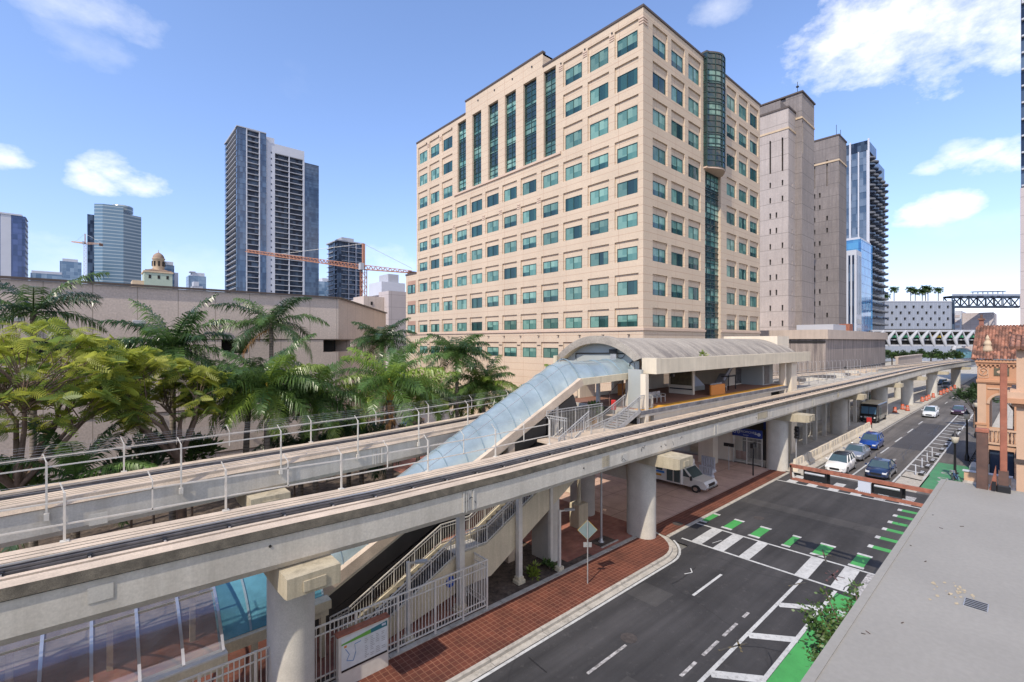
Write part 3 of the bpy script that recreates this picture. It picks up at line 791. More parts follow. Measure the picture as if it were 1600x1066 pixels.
s_ = MB(); zz = glass_bands(5, 38.4, VIS_R)
for p, q in zip(zz, zz[1:]):
    v_ = is_vis((p + q) / 2, VIS_R); y = B0 + .42
    for k in range(4):
        xa, xb = A0 + 16.1 + k * 1.26, A0 + 17.36 + k * 1.26
        s_.quad((xa, y, p), (xb, y, p), (xb, y, q), (xa, y, q), (M['blind'] if (k + int(p)) % 4 else M['teal']) if v_ else M['spandrel'])
        s_.box(xa - .04, xa + .04, y - .07, y, p, q, M['teal_frame'])
    s_.box(A0 + 16.1, A0 + 21.15, y - .09, y, p - .05, p + .05, M['teal_frame'])
part('glass_strip', s_, office)
# rounded bay
bay = MB(); VIS_B = [(41.1, 42.9), (45.8, 47.6), (50.3, 52.2)]
M['bay_blue'] = glass_mat('blue bay glass', (0.03, 0.10, 0.25), (0.08, 0.22, 0.45), (1, 1), 0.05, 0.9)
plan = [(A0 + 15.6, B0 + .3), (A0 + 15.6, B0 - .5)]
for k in range(0, 13):
    t = k / 12; plan.append((A0 + 15.6 + .5 + 4.5 * t, B0 - .5 - 1.75 * math.sin(PI * (.14 + .72 * t)) + .6))
plan += [(A0 + 21.1, B0 - .3), (A0 + 21.1, B0 + .3)]
zz = glass_bands(38.3, 54.6, VIS_B)
for p, q in zip(zz, zz[1:]):
    v_ = is_vis((p + q) / 2, VIS_B)
    for k, (a, b) in enumerate(zip(plan, plan[1:])):
        m_ = M['bay_blue'] if k >= 12 else ((M['blind'] if (k // 2) % 3 else M['teal']) if v_ else M['spandrel'])
        bay.quad((a[0], a[1], p), (b[0], b[1], p), (b[0], b[1], q), (a[0], a[1], q), m_)
part('glass_bay', bay, office)
fr = MB()
for z in zz:
    for a, b in zip(plan, plan[1:]): fr.bar((a[0], a[1] - .04, z), (b[0], b[1] - .04, z), .1, .1, M['teal_frame'])
for a in plan[1:-1:3]: fr.bar((a[0], a[1] - .04, 38.3), (a[0], a[1] - .04, 54.6), .1, .1, M['teal_frame'])
part('bay_frame', fr, office)
sf = MB(); sf.prism([(x, y) for x, y in plan], 38.0, 38.28, M['stone_trim']); sf.prism(plan, 54.6, 54.9, M['coping']); part('bay_soffit', sf, office)

# ------------------------------------------------------------------ concrete courthouse wall behind the palms
M['panel'] = mat('exposed aggregate panel', (0.50, 0.42, 0.365), 0.9, 0.08, 0.25, fine=0.12, joints=(2.62, 60, 0.035), joint_col=(0.30, 0.25, 0.21), streak=0.22, streak_col=(0.34, 0.29, 0.25))
court = thing('courthouse', 'long low concrete panel building with a dark ribbon opening behind the palms', 'building', (0, 47, 0))
m_ = MB()
cus = [-62, -30, 2.5, 8.3, 10.4, 17.0, 18.5]; czs = [0, 3.4, 7.2, 11.9, 13.1, 17.25]
def cdep(i, j):
    if j == 3 and i in (1, 3, 5): return 1.6
    return 0
m_.facade((0, 47), (1, 0), cus, czs, cdep, lambda i, j: M['dark'] if cdep(i, j) else M['panel'], (0, -1))
L = math.hypot(15.5, 20.5); ux = (15.5 / L, 20.5 / L); nx = (ux[1], -ux[0])
m_.facade((18.5, 47), ux, [0, 4.6, L], czs, lambda i, j: 1.6 if (j == 3 and i == 0) else 0, lambda i, j: M['dark'] if (j == 3 and i == 0) else M['panel'], nx)
m_.quad((34, 67.5, 0), (34, 115, 0), (34, 115, 17.25), (34, 67.5, 17.25), M['panel'])
m_.poly([(-62, 47, 17.0), (18.5, 47, 17.0), (34, 67.5, 17.0), (34, 115, 17.0), (-62, 115, 17.0)], M['panel'])
part('wall', m_, court)
cp = MB(); pa = [(-62, 47), (18.5, 47), (34, 67.5), (34, 80)]
for a, b in zip(pa, pa[1:]): cp.bar((a[0], a[1], 17.36), (b[0], b[1], 17.36), .5, .14, M['coping'])
part('coping', cp, court)
bd = MB()
for z, dd in ((13.16, .03), (7.25, .05), (3.4, .05)):
    for a, b in zip(pa[:2], pa[1:3]):
        bd.bar((a[0], a[1] - dd / 2, z), (b[0], b[1] - dd / 2, z), .06, .07, M['coping'])
part('joint_bands', bd, court)
for x in (-3.9, 2.7, 7.85):
    l_ = MB(); l_.tube([(x, 46.98, 14.5), (x, 46.75, 14.5)], .1, M['black'], 8); l_.bbox(x - .42, x + .42, 46.5, 46.8, 14.36, 14.62, M['grey_steel'], .05)
    part('wall_lamp', l_, court)

# ------------------------------------------------------------------ skyline towers
def blue_glass(name, c1, c2, cell=(2, 3.4)): return glass_mat(name, c1, c2, cell, 0.08, 0.8, 0.25)
M['slab'] = mat('slab edge', (0.38, 0.39, 0.42), 0.7, 0.06, 0.2)
M['tower_white'] = mat('tower white', (0.48, 0.50, 0.55), 0.7, 0.05, 0.1)
M['tg1'] = blue_glass('tower glass', (0.035, 0.065, 0.125), (0.085, 0.14, 0.225), (1.25, 3.07))
M['tg2'] = glass_mat('tower glass dark', (0.010, 0.018, 0.04), (0.07, 0.105, 0.16), (1.6, 3.4), .15, .3, .25)
M['tg3'] = blue_glass('tower glass pale', (0.12, 0.20, 0.30), (0.28, 0.38, 0.48), (3, 3.8))  # pale blue tone stands in for distance haze on the far towers
def tower_face(mb, org, uax, nrm, cols, floors, h, top, gl, slab_d=0.0, balc_d=1.4):
    """cols: list of (width, kind) with kind g glass, b balcony, w plain wall, p pier"""
    us_ = [0]
    for w, k in cols: us_.append(us_[-1] + w)
    zs_ = [0]
    for f in range(floors): zs_ += [f * h + h - .36, (f + 1) * h]
    zs_[-1] = top if top > zs_[-2] else zs_[-1]
    kd = [k for _, k in cols]
    def dep(i, j):
        k = kd[i]; slab = j % 2 == 1
        if k == 'w': return 0.0
        if k == 'p': return -.25
        if k == 'g': return .25 if not slab else .15
        return -.15 if slab else balc_d
    def mt_(i, j):
        k = kd[i]; slab = j % 2 == 1
        if k in 'wp': return M['tower_white']
        if k == 'g': return gl
        return M['slab'] if slab else M['tg2']
    mb.facade(org, uax, us_, zs_, dep, mt_, nrm); return us_[-1], zs_[-1]

tw = thing('apartment_tower', 'twin stepped glass apartment tower with a white spine and balconies, tallest on the left skyline', 'tower', (60, 295, 0))
m1 = MB()
tower_face(m1, (59.6, 295.5), (1, 0), (0, -1), [(4.6, 'g'), (.5, 'p'), (6.0, 'b'), (.5, 'p'), (3.3, 'g')], 43, 3.074, 132.2, M['tg1'])
tower_face(m1, (59.6, 295.5), (0, 1), (-1, 0), [(3, 'g'), (26, 'b'), (4, 'g')], 43, 3.074, 132.2, M['tg1'])
m1.box(61.2, 73.6, 297.4, 327, 0, 131.4, M['tg2']); m1.box(59.4, 74.5, 295.3, 328.6, 132.2, 132.7, M['slab'])
part('front_tower', m1, tw)
m2 = MB()
tower_face(m2, (74.5, 296.5), (1, 0), (0, -1), [(4.9, 'w'), (7.6, 'b'), (.4, 'p'), (7.6, 'b'), (.9, 'p')], 40, 3.075, 123, M['tg2'])
m2.box(74.5, 95.9, 296.6, 320, 123, 128.2, M['tower_white']); m2.box(75.3, 95.5, 298.5, 320, 0, 123, M['tg2'])
tower_face(m2, (95.9, 296.3), (1, 0), (0, -1), [(8.6, 'g')], 40, 3.04, 121.5, M['tg1'])
m2.box(96, 104.4, 297, 318, 0, 121, M['tg1']); m2.box(74.6, 80, 300, 318, 128, 132.5, M['tower_white'])
for f in range(4, 34): m2.box(77.1, 77.7, 296.42, 296.6, f * 3.67 + 1, f * 3.67 + 1.9, M['tg2'])
part('rear_tower', m2, tw)

t5 = thing('apartment_tower', 'slim grey green balcony tower behind the orange tower crane', 'tower', (128, 328, 0))
m1 = MB()
tower_face(m1, (128.3, 327.9), (1, 0), (0, -1), [(3, 'g'), (5, 'b'), (.4, 'p'), (5, 'b'), (.4, 'p'), (5, 'b')], 25, 3.35, 83.5, M['tg2'])
tower_face(m1, (128.3, 327.9), (0, 1), (-1, 0), [(5, 'b'), (3, 'g'), (12, 'b')], 25, 3.35, 83.5, M['tg2'])
m1.box(129.2, 147, 329, 347, 0, 83.4, M['tg2']); part('floors', m1, t5)
m1 = MB(); m1.box(127.8, 147.6, 327.4, 348, 83.6, 84.4, M['slab']); m1.box(133, 142, 332, 342, 84.4, 87.5, M['slab']); part('roof', m1, t5)

fl = thing('apartment_tower', 'white tower with dark blue vertical glass strips cut by the left edge', 'tower', (-50, 437, 0))
m1 = MB()
tower_face(m1, (-74, 437), (1, 0), (0, -1), [(12, 'w'), (5, 'g'), (9, 'w'), (4.5, 'g'), (4.6, 'w'), (6.4, 'g')], 26, 3.6, 93.6, blue_glass('navy strip glass', (0.03, 0.05, 0.14), (0.07, 0.10, 0.24)))
tower_face(m1, (-32.5, 437), (0, 1), (1, 0), [(3, 'b'), (14, 'b')], 26, 3.6, 93.6, M['tg2'])
m1.box(-73, -33, 438, 460, 0, 93, M['tower_white']); part('facade', m1, fl)
m1 = MB(); m1.box(-74.3, -34, 436.6, 456, 93.6, 94.6, M['tower_white']); part('roof', m1, fl)

M['band_glass'] = mat('banded tower glass', (0.10, 0.17, 0.23), 0.15, 0.15, 0.02, joints=(400, 3.0, 0.42), joint_col=(0.27, 0.33, 0.36), spec=0.6)
M['band_glass2'] = mat('banded tower glass warm', (0.12, 0.17, 0.20), 0.2, 0.15, 0.02, joints=(400, 3.0, 0.55), joint_col=(0.32, 0.36, 0.36), spec=0.6)
t1 = thing('office_tower', 'banded blue grey office tower with a curved roof left of the domed building', 'tower', (15, 548, 0))
m1 = MB(); m1.prism([(1, 551), (6.5, 546.5), (20.5, 543.5), (20.5, 585), (1, 585)], 0, 133.5, M['band_glass']); part('west_wing', m1, t1)
m1 = MB(); m1.prism([(20.5, 543.6), (33.4, 549.5), (33.4, 585), (20.5, 585)], 0, 127, M['band_glass2']); part('east_wing', m1, t1)
m1 = MB(); m1.lathe([(8, 130), (8, 135.2), (7.6, 135.6)], M['band_glass2'], (20, 556), 24); m1.box(-3.5, 1, 553, 580, 0, 124, M['tg2']); part('crown', m1, t1)

def simple_tower(name, label, x0, x1, y0, y1, z, gl, crown=None):
    t_ = thing(name, label, 'tower', ((x0 + x1) / 2, y0, 0))
    a_ = MB(); n = max(2, int((x1 - x0) / 4)); fl_ = int(z / 4)
    tower_face(a_, (x0, y0), (1, 0), (0, -1), [((x1 - x0) / n, 'g')] * n, fl_, z / fl_, z, gl)
    tower_face(a_, (x0, y0), (0, 1), (-1, 0), [((y1 - y0) / 3, 'g')] * 3, fl_, z / fl_, z, gl)
    tower_face(a_, (x1, y0), (0, 1), (1, 0), [((y1 - y0) / 3, 'g')] * 3, fl_, z / fl_, z, gl)
    a_.box(x0 + .4, x1 - .4, y0 + .4, y1 - .4, 0, z - .4, M['tower_white']); part('facade', a_, t_)
    b_ = MB()
    for bx in (crown or [(x0 + .5, x1 - .5, y0 + 1, y1 - 1, z, z + 2)]): b_.box(*bx, M['tower_white'])
    part('roof', b_, t_); return t_
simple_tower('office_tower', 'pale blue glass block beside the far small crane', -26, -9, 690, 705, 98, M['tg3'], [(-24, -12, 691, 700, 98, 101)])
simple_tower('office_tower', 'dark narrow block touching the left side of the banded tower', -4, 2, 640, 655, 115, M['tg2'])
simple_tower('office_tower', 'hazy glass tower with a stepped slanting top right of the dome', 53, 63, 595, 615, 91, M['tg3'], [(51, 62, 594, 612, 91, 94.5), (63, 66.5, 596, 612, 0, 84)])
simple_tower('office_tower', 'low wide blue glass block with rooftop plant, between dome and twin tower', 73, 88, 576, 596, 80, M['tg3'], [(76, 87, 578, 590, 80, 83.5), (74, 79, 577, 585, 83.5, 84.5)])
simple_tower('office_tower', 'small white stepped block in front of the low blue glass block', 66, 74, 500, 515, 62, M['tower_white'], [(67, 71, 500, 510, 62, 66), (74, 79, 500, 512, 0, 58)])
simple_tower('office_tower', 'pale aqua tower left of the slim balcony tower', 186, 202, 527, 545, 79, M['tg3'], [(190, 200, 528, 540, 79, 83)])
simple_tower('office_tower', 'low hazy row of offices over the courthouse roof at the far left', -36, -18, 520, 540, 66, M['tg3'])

dm = thing('domed_building', 'mint green tower building with red tile roofs and a small brick dome', 'building', (31, 300, 0))
M['mint'] = mat('mint stucco', (0.36, 0.43, 0.35), 0.8, 0.06, 0.3); M['tan_stone'] = mat('tan stone', (0.52, 0.40, 0.27), 0.8, 0.1, 0.5); M['tile_far'] = mat('far tile', (0.27, 0.19, 0.14), 0.8, 0.15, 0.5)
a_ = MB(); a_.box(19.7, 31.5, 305, 318, 0, 48.5, M['mint']); a_.box(19.3, 31.9, 304.6, 318.4, 48.5, 49.3, M['tan_stone']); a_.box(15, 20, 306, 318, 0, 44, M['tan_stone']); part('wall', a_, dm)
a_ = MB(); a_.prism([(20, 305), (31.2, 305), (29.4, 311), (21.8, 311)], 49.3, 49.9, M['tile_far']); a_.add([(19.4, 304.8, 49.3), (31.8, 304.8, 49.3), (31.8, 318, 49.3), (19.4, 318, 49.3), (25.6, 311, 52)], [(0, 1, 4), (1, 2, 4), (2, 3, 4), (3, 0, 4)], M['tile_far']); part('roof', a_, dm)
a_ = MB(); a_.lathe([(2.6, 50), (2.6, 56), (2.9, 56.2), (2.9, 56.7)], M['tan_stone'], (26, 310), 12)
for k in range(8): t = k * PI / 4; a_.box(26 + 2.5 * math.cos(t) - .4, 26 + 2.5 * math.cos(t) + .4, 310 + 2.5 * math.sin(t) - .4, 310 + 2.5 * math.sin(t) + .4, 52.5, 55, M['dark'])
part('lantern', a_, dm)
a_ = MB(); a_.lathe([(2.6, 56.7), (2.4, 57.8), (1.8, 58.8), (.9, 59.5), (.15, 59.9), (.1, 61.2)], M['tile_far'], (26, 310), 16); part('dome', a_, dm)
for x in (22, 25.7, 29.4):
    a_ = MB(); a_.box(x - .5, x + .5, 304.9, 305.1, 45.4, 47.2, M['dark']); part('window', a_, dm)

def crane(label, mast, z0, z1, jib_l, jib_r, zl, zr, m, w=1.6, name='tower_crane'):
    t_ = thing(name, label, 'crane', (mast[0], mast[1], 0))
    a_ = MB(); x, y = mast; h = w / 2; n = int((z1 - z0) / w)
    for sx in (-h, h):
        for sy in (-h, h): a_.bar((x + sx, y + sy, z0), (x + sx, y + sy, z1), w * .14, w * .14, m)
    for k in range(n):
        za, zb = z0 + k * w, z0 + (k + 1) * w; sg = 1 if k % 2 else -1
        a_.bar((x - h * sg, y - h, za), (x + h * sg, y - h, zb), w * .09, w * .09, m); a_.bar((x - h, y - h * sg, za), (x - h, y + h * sg, zb), w * .09, w * .09, m)
        a_.bar((x - h, y - h, zb), (x + h, y - h, zb), w * .09, w * .09, m)
    part('mast', a_, t_)
    for nm, end, ze, nseg in (('jib', jib_l, zl, 34), ('counter_jib', jib_r, zr, 10)):
        a_ = MB(); e = Vector((end[0], end[1], ze)); s0 = Vector((x, y, z1)); up_ = Vector((0, 0, w * .95)); side = (e - s0).cross(Vector((0, 0, 1))).normalized() * h * .8
        prev = None
        for s_ in (side, -side): a_.bar(s0 + s_, e + s_, w * .13, w * .13, m)
        a_.bar(s0 + up_, e + up_ * .5, w * .13, w * .13, m)
        for k in range(nseg):
            p, q = s0.lerp(e, k / nseg), s0.lerp(e, (k + .5) / nseg); r_ = s0.lerp(e, (k + 1) / nseg); tp = q + up_ * (1 - .5 * k / nseg)
            for s_ in (side, -side): a_.bar(p + s_, tp, w * .08, w * .08, m); a_.bar(tp, r_ + s_, w * .08, w * .08, m)
        if nm == 'counter_jib': a_.box(e.x - .8 * w, e.x + .8 * w, e.y - .5 * w, e.y + .5 * w, ze - w, ze + .3 * w, M['rust_dark'])
        part(nm, a_, t_)
    a_ = MB()
    a_.bar((x, y, z1), (x, y, z1 + 5.5 * w), w * .5, w * .5, m)
    tp = Vector((x, y, z1 + 5.5 * w))
    a_.tube([tp, Vector((jib_l[0], jib_l[1], zl + w)).lerp(Vector((x, y, z1)), .3)], w * .045, M['grey_steel'], 5); a_.tube([tp, (jib_r[0], jib_r[1], zr + w)], w * .045, M['grey_steel'], 5)
    a_.box(x - 1.1 * w, x - .3 * w, y - w, y, z1 - .2 * w, z1 + 1.2 * w, M['slab'])
    part('apex_and_ties', a_, t_)
M['crane'] = mat('crane orange', (0.36, 0.165, 0.10), 0.6, 0.1, 1); M['crane2'] = mat('crane pale orange', (0.45, 0.30, 0.22), 0.7, 0.1, 1)
crane('orange tower crane with long lattice jib crossing in front of the twin tower', (86.1, 191.3), 0, 43.5, (48.9, 224.6), (101.5, 177.6), 51.0, 42.0, M['crane'], 2.0)
crane('small distant tower crane left of the banded tower', (-3.6, 405.6), 0, 75, (-10, 411), (4, 399), 76.2, 75, M['crane2'], 1.2)

lb_ = thing('service_building', 'grey beige stepped block between the courthouse and the office building', 'building', (74, 139, 0))
M['mauve'] = mat('mauve stucco', (0.43, 0.38, 0.37), 0.85, 0.06, 0.2, joints=(6, 4, .05))
a_ = MB(); a_.box(66, 92, 146, 170, 0, 27, M['mauve']); a_.box(71, 92, 139, 146, 0, 29.2, M['mauve']); a_.box(64, 71, 142, 150, 0, 27.3, M['panel']); part('wall', a_, lb_)
a_ = MB(); a_.box(74, 83, 150, 160, 29, 33.5, M['tower_white']); a_.box(77, 81, 151, 158, 33.5, 36.5, M['slab']); a_.box(84, 88, 141, 146, 29.2, 30.5, M['black']); part('rooftop_plant', a_, lb_)
a_ = MB(); a_.box(66.3, 66.9, 141.8, 142, 24.6, 25.6, M['dark']); part('window', a_, lb_)
# ------------------------------------------------------------------ detention towers and their podium
M['pod'] = mat('weathered concrete', (0.34, 0.29, 0.26), 0.9, 0.12, 0.2, streak=0.9, streak_col=(0.105, 0.09, 0.09), fine=0.1, joints=(4.6, 60, .05), streak_at=(.4, .64))
M['pod_cap'] = mat('podium cap', (0.46, 0.38, 0.32), 0.9, 0.1, 0.3, streak=0.4, streak_col=(0.25, 0.2, 0.17))
M['det'] = mat('ribbed tower concrete', (0.40, 0.35, 0.32), 0.9, 0.10, 0.12, streak=0.45, streak_col=(0.24, 0.205, 0.195), fine=0.08, joints=(60, 4.2, .08))
M['det2'] = mat('darker tower concrete', (0.21, 0.185, 0.175), 0.9, 0.2, 0.07, streak=0.8, streak_col=(0.13, 0.115, 0.115), fine=0.08, joints=(60, 4.2, .08))
M['det_mid'] = mat('stained tower concrete', (0.30, 0.26, 0.235), 0.9, 0.15, 0.1, streak=0.6, streak_col=(0.17, 0.145, 0.14), fine=0.08, joints=(60, 4.2, .08))
pd = thing('podium_building', 'long low weathered grey concrete podium under the windowless towers', 'building', (104.8, 27, 0))
a_ = MB(); a_.box(104.8, 158, 27, 90, 0, 13.4, M['pod'])
a_.extrude([(27 + .0, 0), (27.0, 13.4), (30, 13.4), (30, 0)], 'x', 158, 158.01, M['pod'])
a_.add([(158, 27, 0), (172, 32, 0), (172, 90, 0), (158, 90, 0), (158, 27, 13.4), (172, 32, 13.4), (172, 90, 13.4), (158, 90, 13.4)], [(0, 1, 5, 4), (1, 2, 6, 5), (4, 5, 6, 7)], M['pod'])
part('wall', a_, pd)
a_ = MB(); a_.box(104.3, 158.2, 26.5, 90, 13.4, 15.2, M['pod_cap']); a_.prism([(158.2, 26.5), (172.4, 31.6), (172.4, 90), (158.2, 90)], 13.4, 15.2, M['pod_cap']); part('parapet', a_, pd)
a_ = MB(); a_.box(104.6, 104.8, 27, 90, 12.7, 13.0, M['dark']); a_.box(104.8, 157, 26.9, 27, 7.0, 7.15, M['dark']); part('dark_band', a_, pd)  # near-black bands set proud of the podium walls
a_ = MB(); n_ = 12
a_.poly([(118.6 + 1.6 * math.cos(PI * k / n_), 26.97, 6.2 + 1.5 * math.sin(PI * k / n_)) for k in range(n_ + 1)], M['dark']); part('arched_vent', a_, pd)
a_ = MB(); a_.box(118, 128, 29, 36, 15.2, 16.6, M['slab']); a_.box(131, 134, 29, 31, 15.2, 17, M['rust']); part('rooftop_unit', a_, pd)

d1 = thing('detention_tower', 'taller pale concrete tower with narrow slit windows right of the office building', 'tower', (140, 44, 15))
a_ = MB(); rows_ = [18 + k * 4.0 for k in range(10)]
def slit_face(mb, org, uax, nrm, width, z0, z1, cols, m, slit=(.5, 1.5), tall=None, stag=True):
    us_ = sorted(set([0, width] + [c for c in cols] + [c + slit[0] for c in cols])); zs_ = [z0]
    lv = []; k = 0; z = z0 + 2.0
    while z < z1 - 18: lv.append((z, k)); zs_ += [z, z + slit[1]]; z += 4.2; k += 1
    zt = (z1 - 16.5, z1 - 7.5); zs_ += [zt[0], zt[1], z1]
    def dep(i, j):
        if j >= len(zs_) - 1: return 0
        zc = (zs_[j] + zs_[j + 1]) / 2; uc = (us_[i] + us_[i + 1]) / 2
        ci = [n for n, c in enumerate(cols) if c < uc < c + slit[0]]
        if not ci: return 0
        n = ci[0]
        if zt[0] < zc < zt[1]: return .6 if (tall is None or n in tall) else 0
        for z_, k_ in lv:
            if z_ < zc < z_ + slit[1]:
                if not stag: return .5
                pat = (k_ // 2) % 2
                if n == len(cols) - 1: return .5
                return .5 if (n % 2 == pat) else 0
        return 0
    mb.facade(org, uax, us_, zs_, dep, lambda i, j: M['dark'] if dep(i, j) > .3 else m, nrm)
slit_face(a_, (138.2, 44.1), (0, 1), (-1, 0), 8.0, 15, 75.2, [1.25, 2.75, 4.3], M['det'], (.42, 1.5), (0, 2))
slit_face(a_, (138.2, 44.1), (1, 0), (0, -1), 5.8, 15, 75.2, [2.6], M['det'], (.5, 1.0), (), False)
a_.box(138.8, 156, 44.7, 60, 15, 75, M['det']); part('wall', a_, d1)
a_ = MB(); slit_face(a_, (143.6, 42.5), (0, 1), (-1, 0), 4, 15, 80.6, [], M['det2'])
slit_face(a_, (143.6, 42.5), (1, 0), (0, -1), 10.5, 15, 80.6, [.25], M['det_mid'], (.6, .01), (0,), False)
a_.box(144, 154.1, 43, 60, 15, 80.4, M['det2']); a_.box(139.5, 150, 46.5, 60, 75, 78.5, M['det2']); part('stair_core', a_, d1)
a_ = MB(); a_.box(138.05, 156, 43.95, 52.3, 69.6, 70.1, M['tan_stone']); a_.box(143.4, 154.2, 42.35, 44, 73.5, 74.0, M['tan_stone']); a_.box(138, 144, 43.9, 52.3, 75.2, 75.7, M['coping']); a_.box(143.3, 154.4, 42.2, 60, 80.6, 81, M['coping']); part('string_course', a_, d1)
a_ = MB(); a_.tube([(145, 44, 81), (145, 44, 84.5)], .07, M['black'], 5); a_.tube([(152, 43.5, 81), (152, 43.5, 83)], .06, M['black'], 5); a_.box(144.7, 145.3, 43.7, 44.3, 83, 83.3, M['black']); part('antenna', a_, d1)
d2 = thing('detention_tower', 'shorter dark stained concrete tower with slit windows left of the blue residential tower', 'tower', (190, 45, 15))
a_ = MB(); slit_face(a_, (189.8, 45), (0, 1), (-1, 0), 9, 15, 83.2, [3.2, 5.4, 7.0], M['det2'], (.5, 1.6), (0, 2)); slit_face(a_, (189.8, 45), (1, 0), (0, -1), 9.5, 15, 83.2, [.4], M['det2'], (.6, .01), (0,), False)
a_.box(190.4, 199, 45.6, 60, 15, 83, M['det2']); part('wall', a_, d2)
a_ = MB(); a_.box(189.6, 199.4, 44.8, 54, 74.6, 75.2, M['tan_stone']); a_.box(189.6, 199.5, 44.8, 60, 83.2, 83.7, M['coping']); part('string_course', a_, d2)
a_ = MB(); a_.tube([(191, 46, 83.7), (191, 46, 87.5)], .08, M['black'], 5); a_.tube([(194, 45.5, 83.7), (194, 45.5, 86.5)], .08, M['black'], 5); part('antenna', a_, d2)

M['balc'] = mat('balcony grey', (0.11, 0.12, 0.14), .6, .2, .3)
rs = thing('residential_tower', 'blue glass residential tower with a wavy stack of round balconies on its right side', 'tower', (320.6, 62.2, 0))
a_ = MB()
tower_face(a_, (320.6, 62.2), (0, 1), (-1, 0), [(.8, 'p'), (3.4, 'g'), (.6, 'p'), (3.4, 'g'), (.7, 'p'), (2.2, 'g')], 31, 3.85, 119, blue_glass('residential glass', (0.05, 0.085, 0.14), (0.17, 0.22, 0.29), (1.7, 3.85)))
a_.box(321, 365, 62.8, 90, 0, 119, M['tg2']); a_.box(320.6, 340, 62.2, 90, 119, 124.5, M['tg2']); part('glass_front', a_, rs)
a_ = MB()
for f in range(31):
    z = f * 3.85 + 3.0
    for k in range(5):
        x = 325 + k * 8.6
        if z > 118 - k * 2.5: continue
        a_.lathe([(3.2, z), (3.5, z + .2), (3.5, z + 1.1), (3.4, z + 1.1)], M['balc'] if f % 2 else M['tg2'], (x, 63.3), 12)
part('balconies', a_, rs, kind='stuff')
a_ = MB()
for y in (62.1, 70.6): a_.box(320.2, 321, y - .4, y + .4, 0, 125.3, M['tower_white'])
part('fins', a_, rs)

simple_tower('office_tower', 'bright blue glass block with dark base in front of the residential tower', 268.6, 292, 55, 62, 61, blue_glass('vivid blue glass', (0.02, 0.14, 0.38), (0.08, 0.30, 0.55), (2, 3.5)), [(269, 291, 55.5, 61, 61, 62)])
ob = thing('office_tower', 'slim white office block with dark vertical strips beside the blue glass block', 'tower', (230, 48, 0))
a_ = MB(); a_.box(230.6, 239, 48.7, 58, 0, 50, M['tower_white']); part('wall', a_, ob)
a_ = MB()
for x in (232.5, 234.9, 237.2): a_.box(x, x + .9, 48.6, 48.72, 24, 48, M['tg2'])
for k in range(6): a_.box(231.2, 238.5, 48.6, 48.72, 2 + k * 3.6, 4 + k * 3.6, M['tg2'])
for y in (49.4, 50.7): a_.box(230.5, 230.62, y, y + .7, 4, 48, M['tg2'])
part('window_strips', a_, ob, kind='stuff')

ga = thing('parking_garage', 'pale grey garage clad with staggered square openings and palms on its roof', 'building', (390, 53, 0))
M['clad'] = mat('grey cladding', (0.24, 0.27, 0.33), 0.6, 0.05, 0.05, joints=(1.9, 60, .08), joint_col=(0.3, 0.33, 0.4))
L = math.hypot(38.5, 34.4); ux = (38.5 / L, -34.4 / L); nx = (-ux[1] * -1, -ux[0]) if False else (ux[1], -ux[0])
if nx[0] * -371 + nx[1] * -70 < 0: nx = (-nx[0], -nx[1])
a_ = MB(); gus = [0]; sq = []
for k in range(18): c_ = 2.2 + k * 2.75; sq.append(c_); gus += [c_ - .75, c_ + .75]
gus.append(L); gz = [20.6]; lv = [22.4, 26.2, 30.0, 33.8]
for z in lv: gz += [z, z + 1.9]
gz.append(38.2)
def gd(i, j): return .7 if (i % 2 == 1 and i < 37 and j % 2 == 1 and ((i - 1) // 2 + j // 2) % 2 == 0) else 0
a_.facade((371.4, 70.4), ux, gus, gz, gd, lambda i, j: M['dark'] if gd(i, j) else M['clad'], nx)
bk = (-nx[0] * 40, -nx[1] * 40)
c0, c1 = (371.4, 70.4), (409.9, 36.0)
a_.prism([(c0[0] - nx[0], c0[1] - nx[1]), (c1[0] - nx[0], c1[1] - nx[1]), (c1[0] + bk[0], c1[1] + bk[1]), (c0[0] + bk[0], c0[1] + bk[1])], 0, 38, M['clad'])
part('screen_wall', a_, ga)
a_ = MB(); q0 = Vector((*c1, 0)); a_.bar((c1[0] + .8 * ux[0], c1[1] + .8 * ux[1], 19), (c1[0] + .8 * ux[0], c1[1] + .8 * ux[1], 39.3), 2.2, 1.2, M['tg2']); a_.bar((*c0, 38.4), (*c1, 38.4), .6, .5, M['tower_white']); part('corner_frame', a_, ga)
a_ = MB(); a_.bar((c0[0], c0[1], 19.6), (c1[0], c1[1], 19.6), 1.2, 2.0, M['dark']); part('base_slot', a_, ga)

wb = thing('apartment_block', 'cream and grey block with open balconies under the truss bridge', 'building', (440, 38, 0))
a_ = MB(); a_.box(437.8, 470, 34.0, 37.9, 0, 33.5, M['tan_stone'] if False else M['tower_white']); a_.box(443, 480, 19.0, 33.9, 0, 32.0, M['mauve']); part('wall', a_, wb)
a_ = MB()
for k in range(3): a_.box(437.6, 437.9, 34.8, 37.2, 22 + k * 3.5, 23.7 + k * 3.5, M['mauve'])
part('balcony_openings', a_, wb)

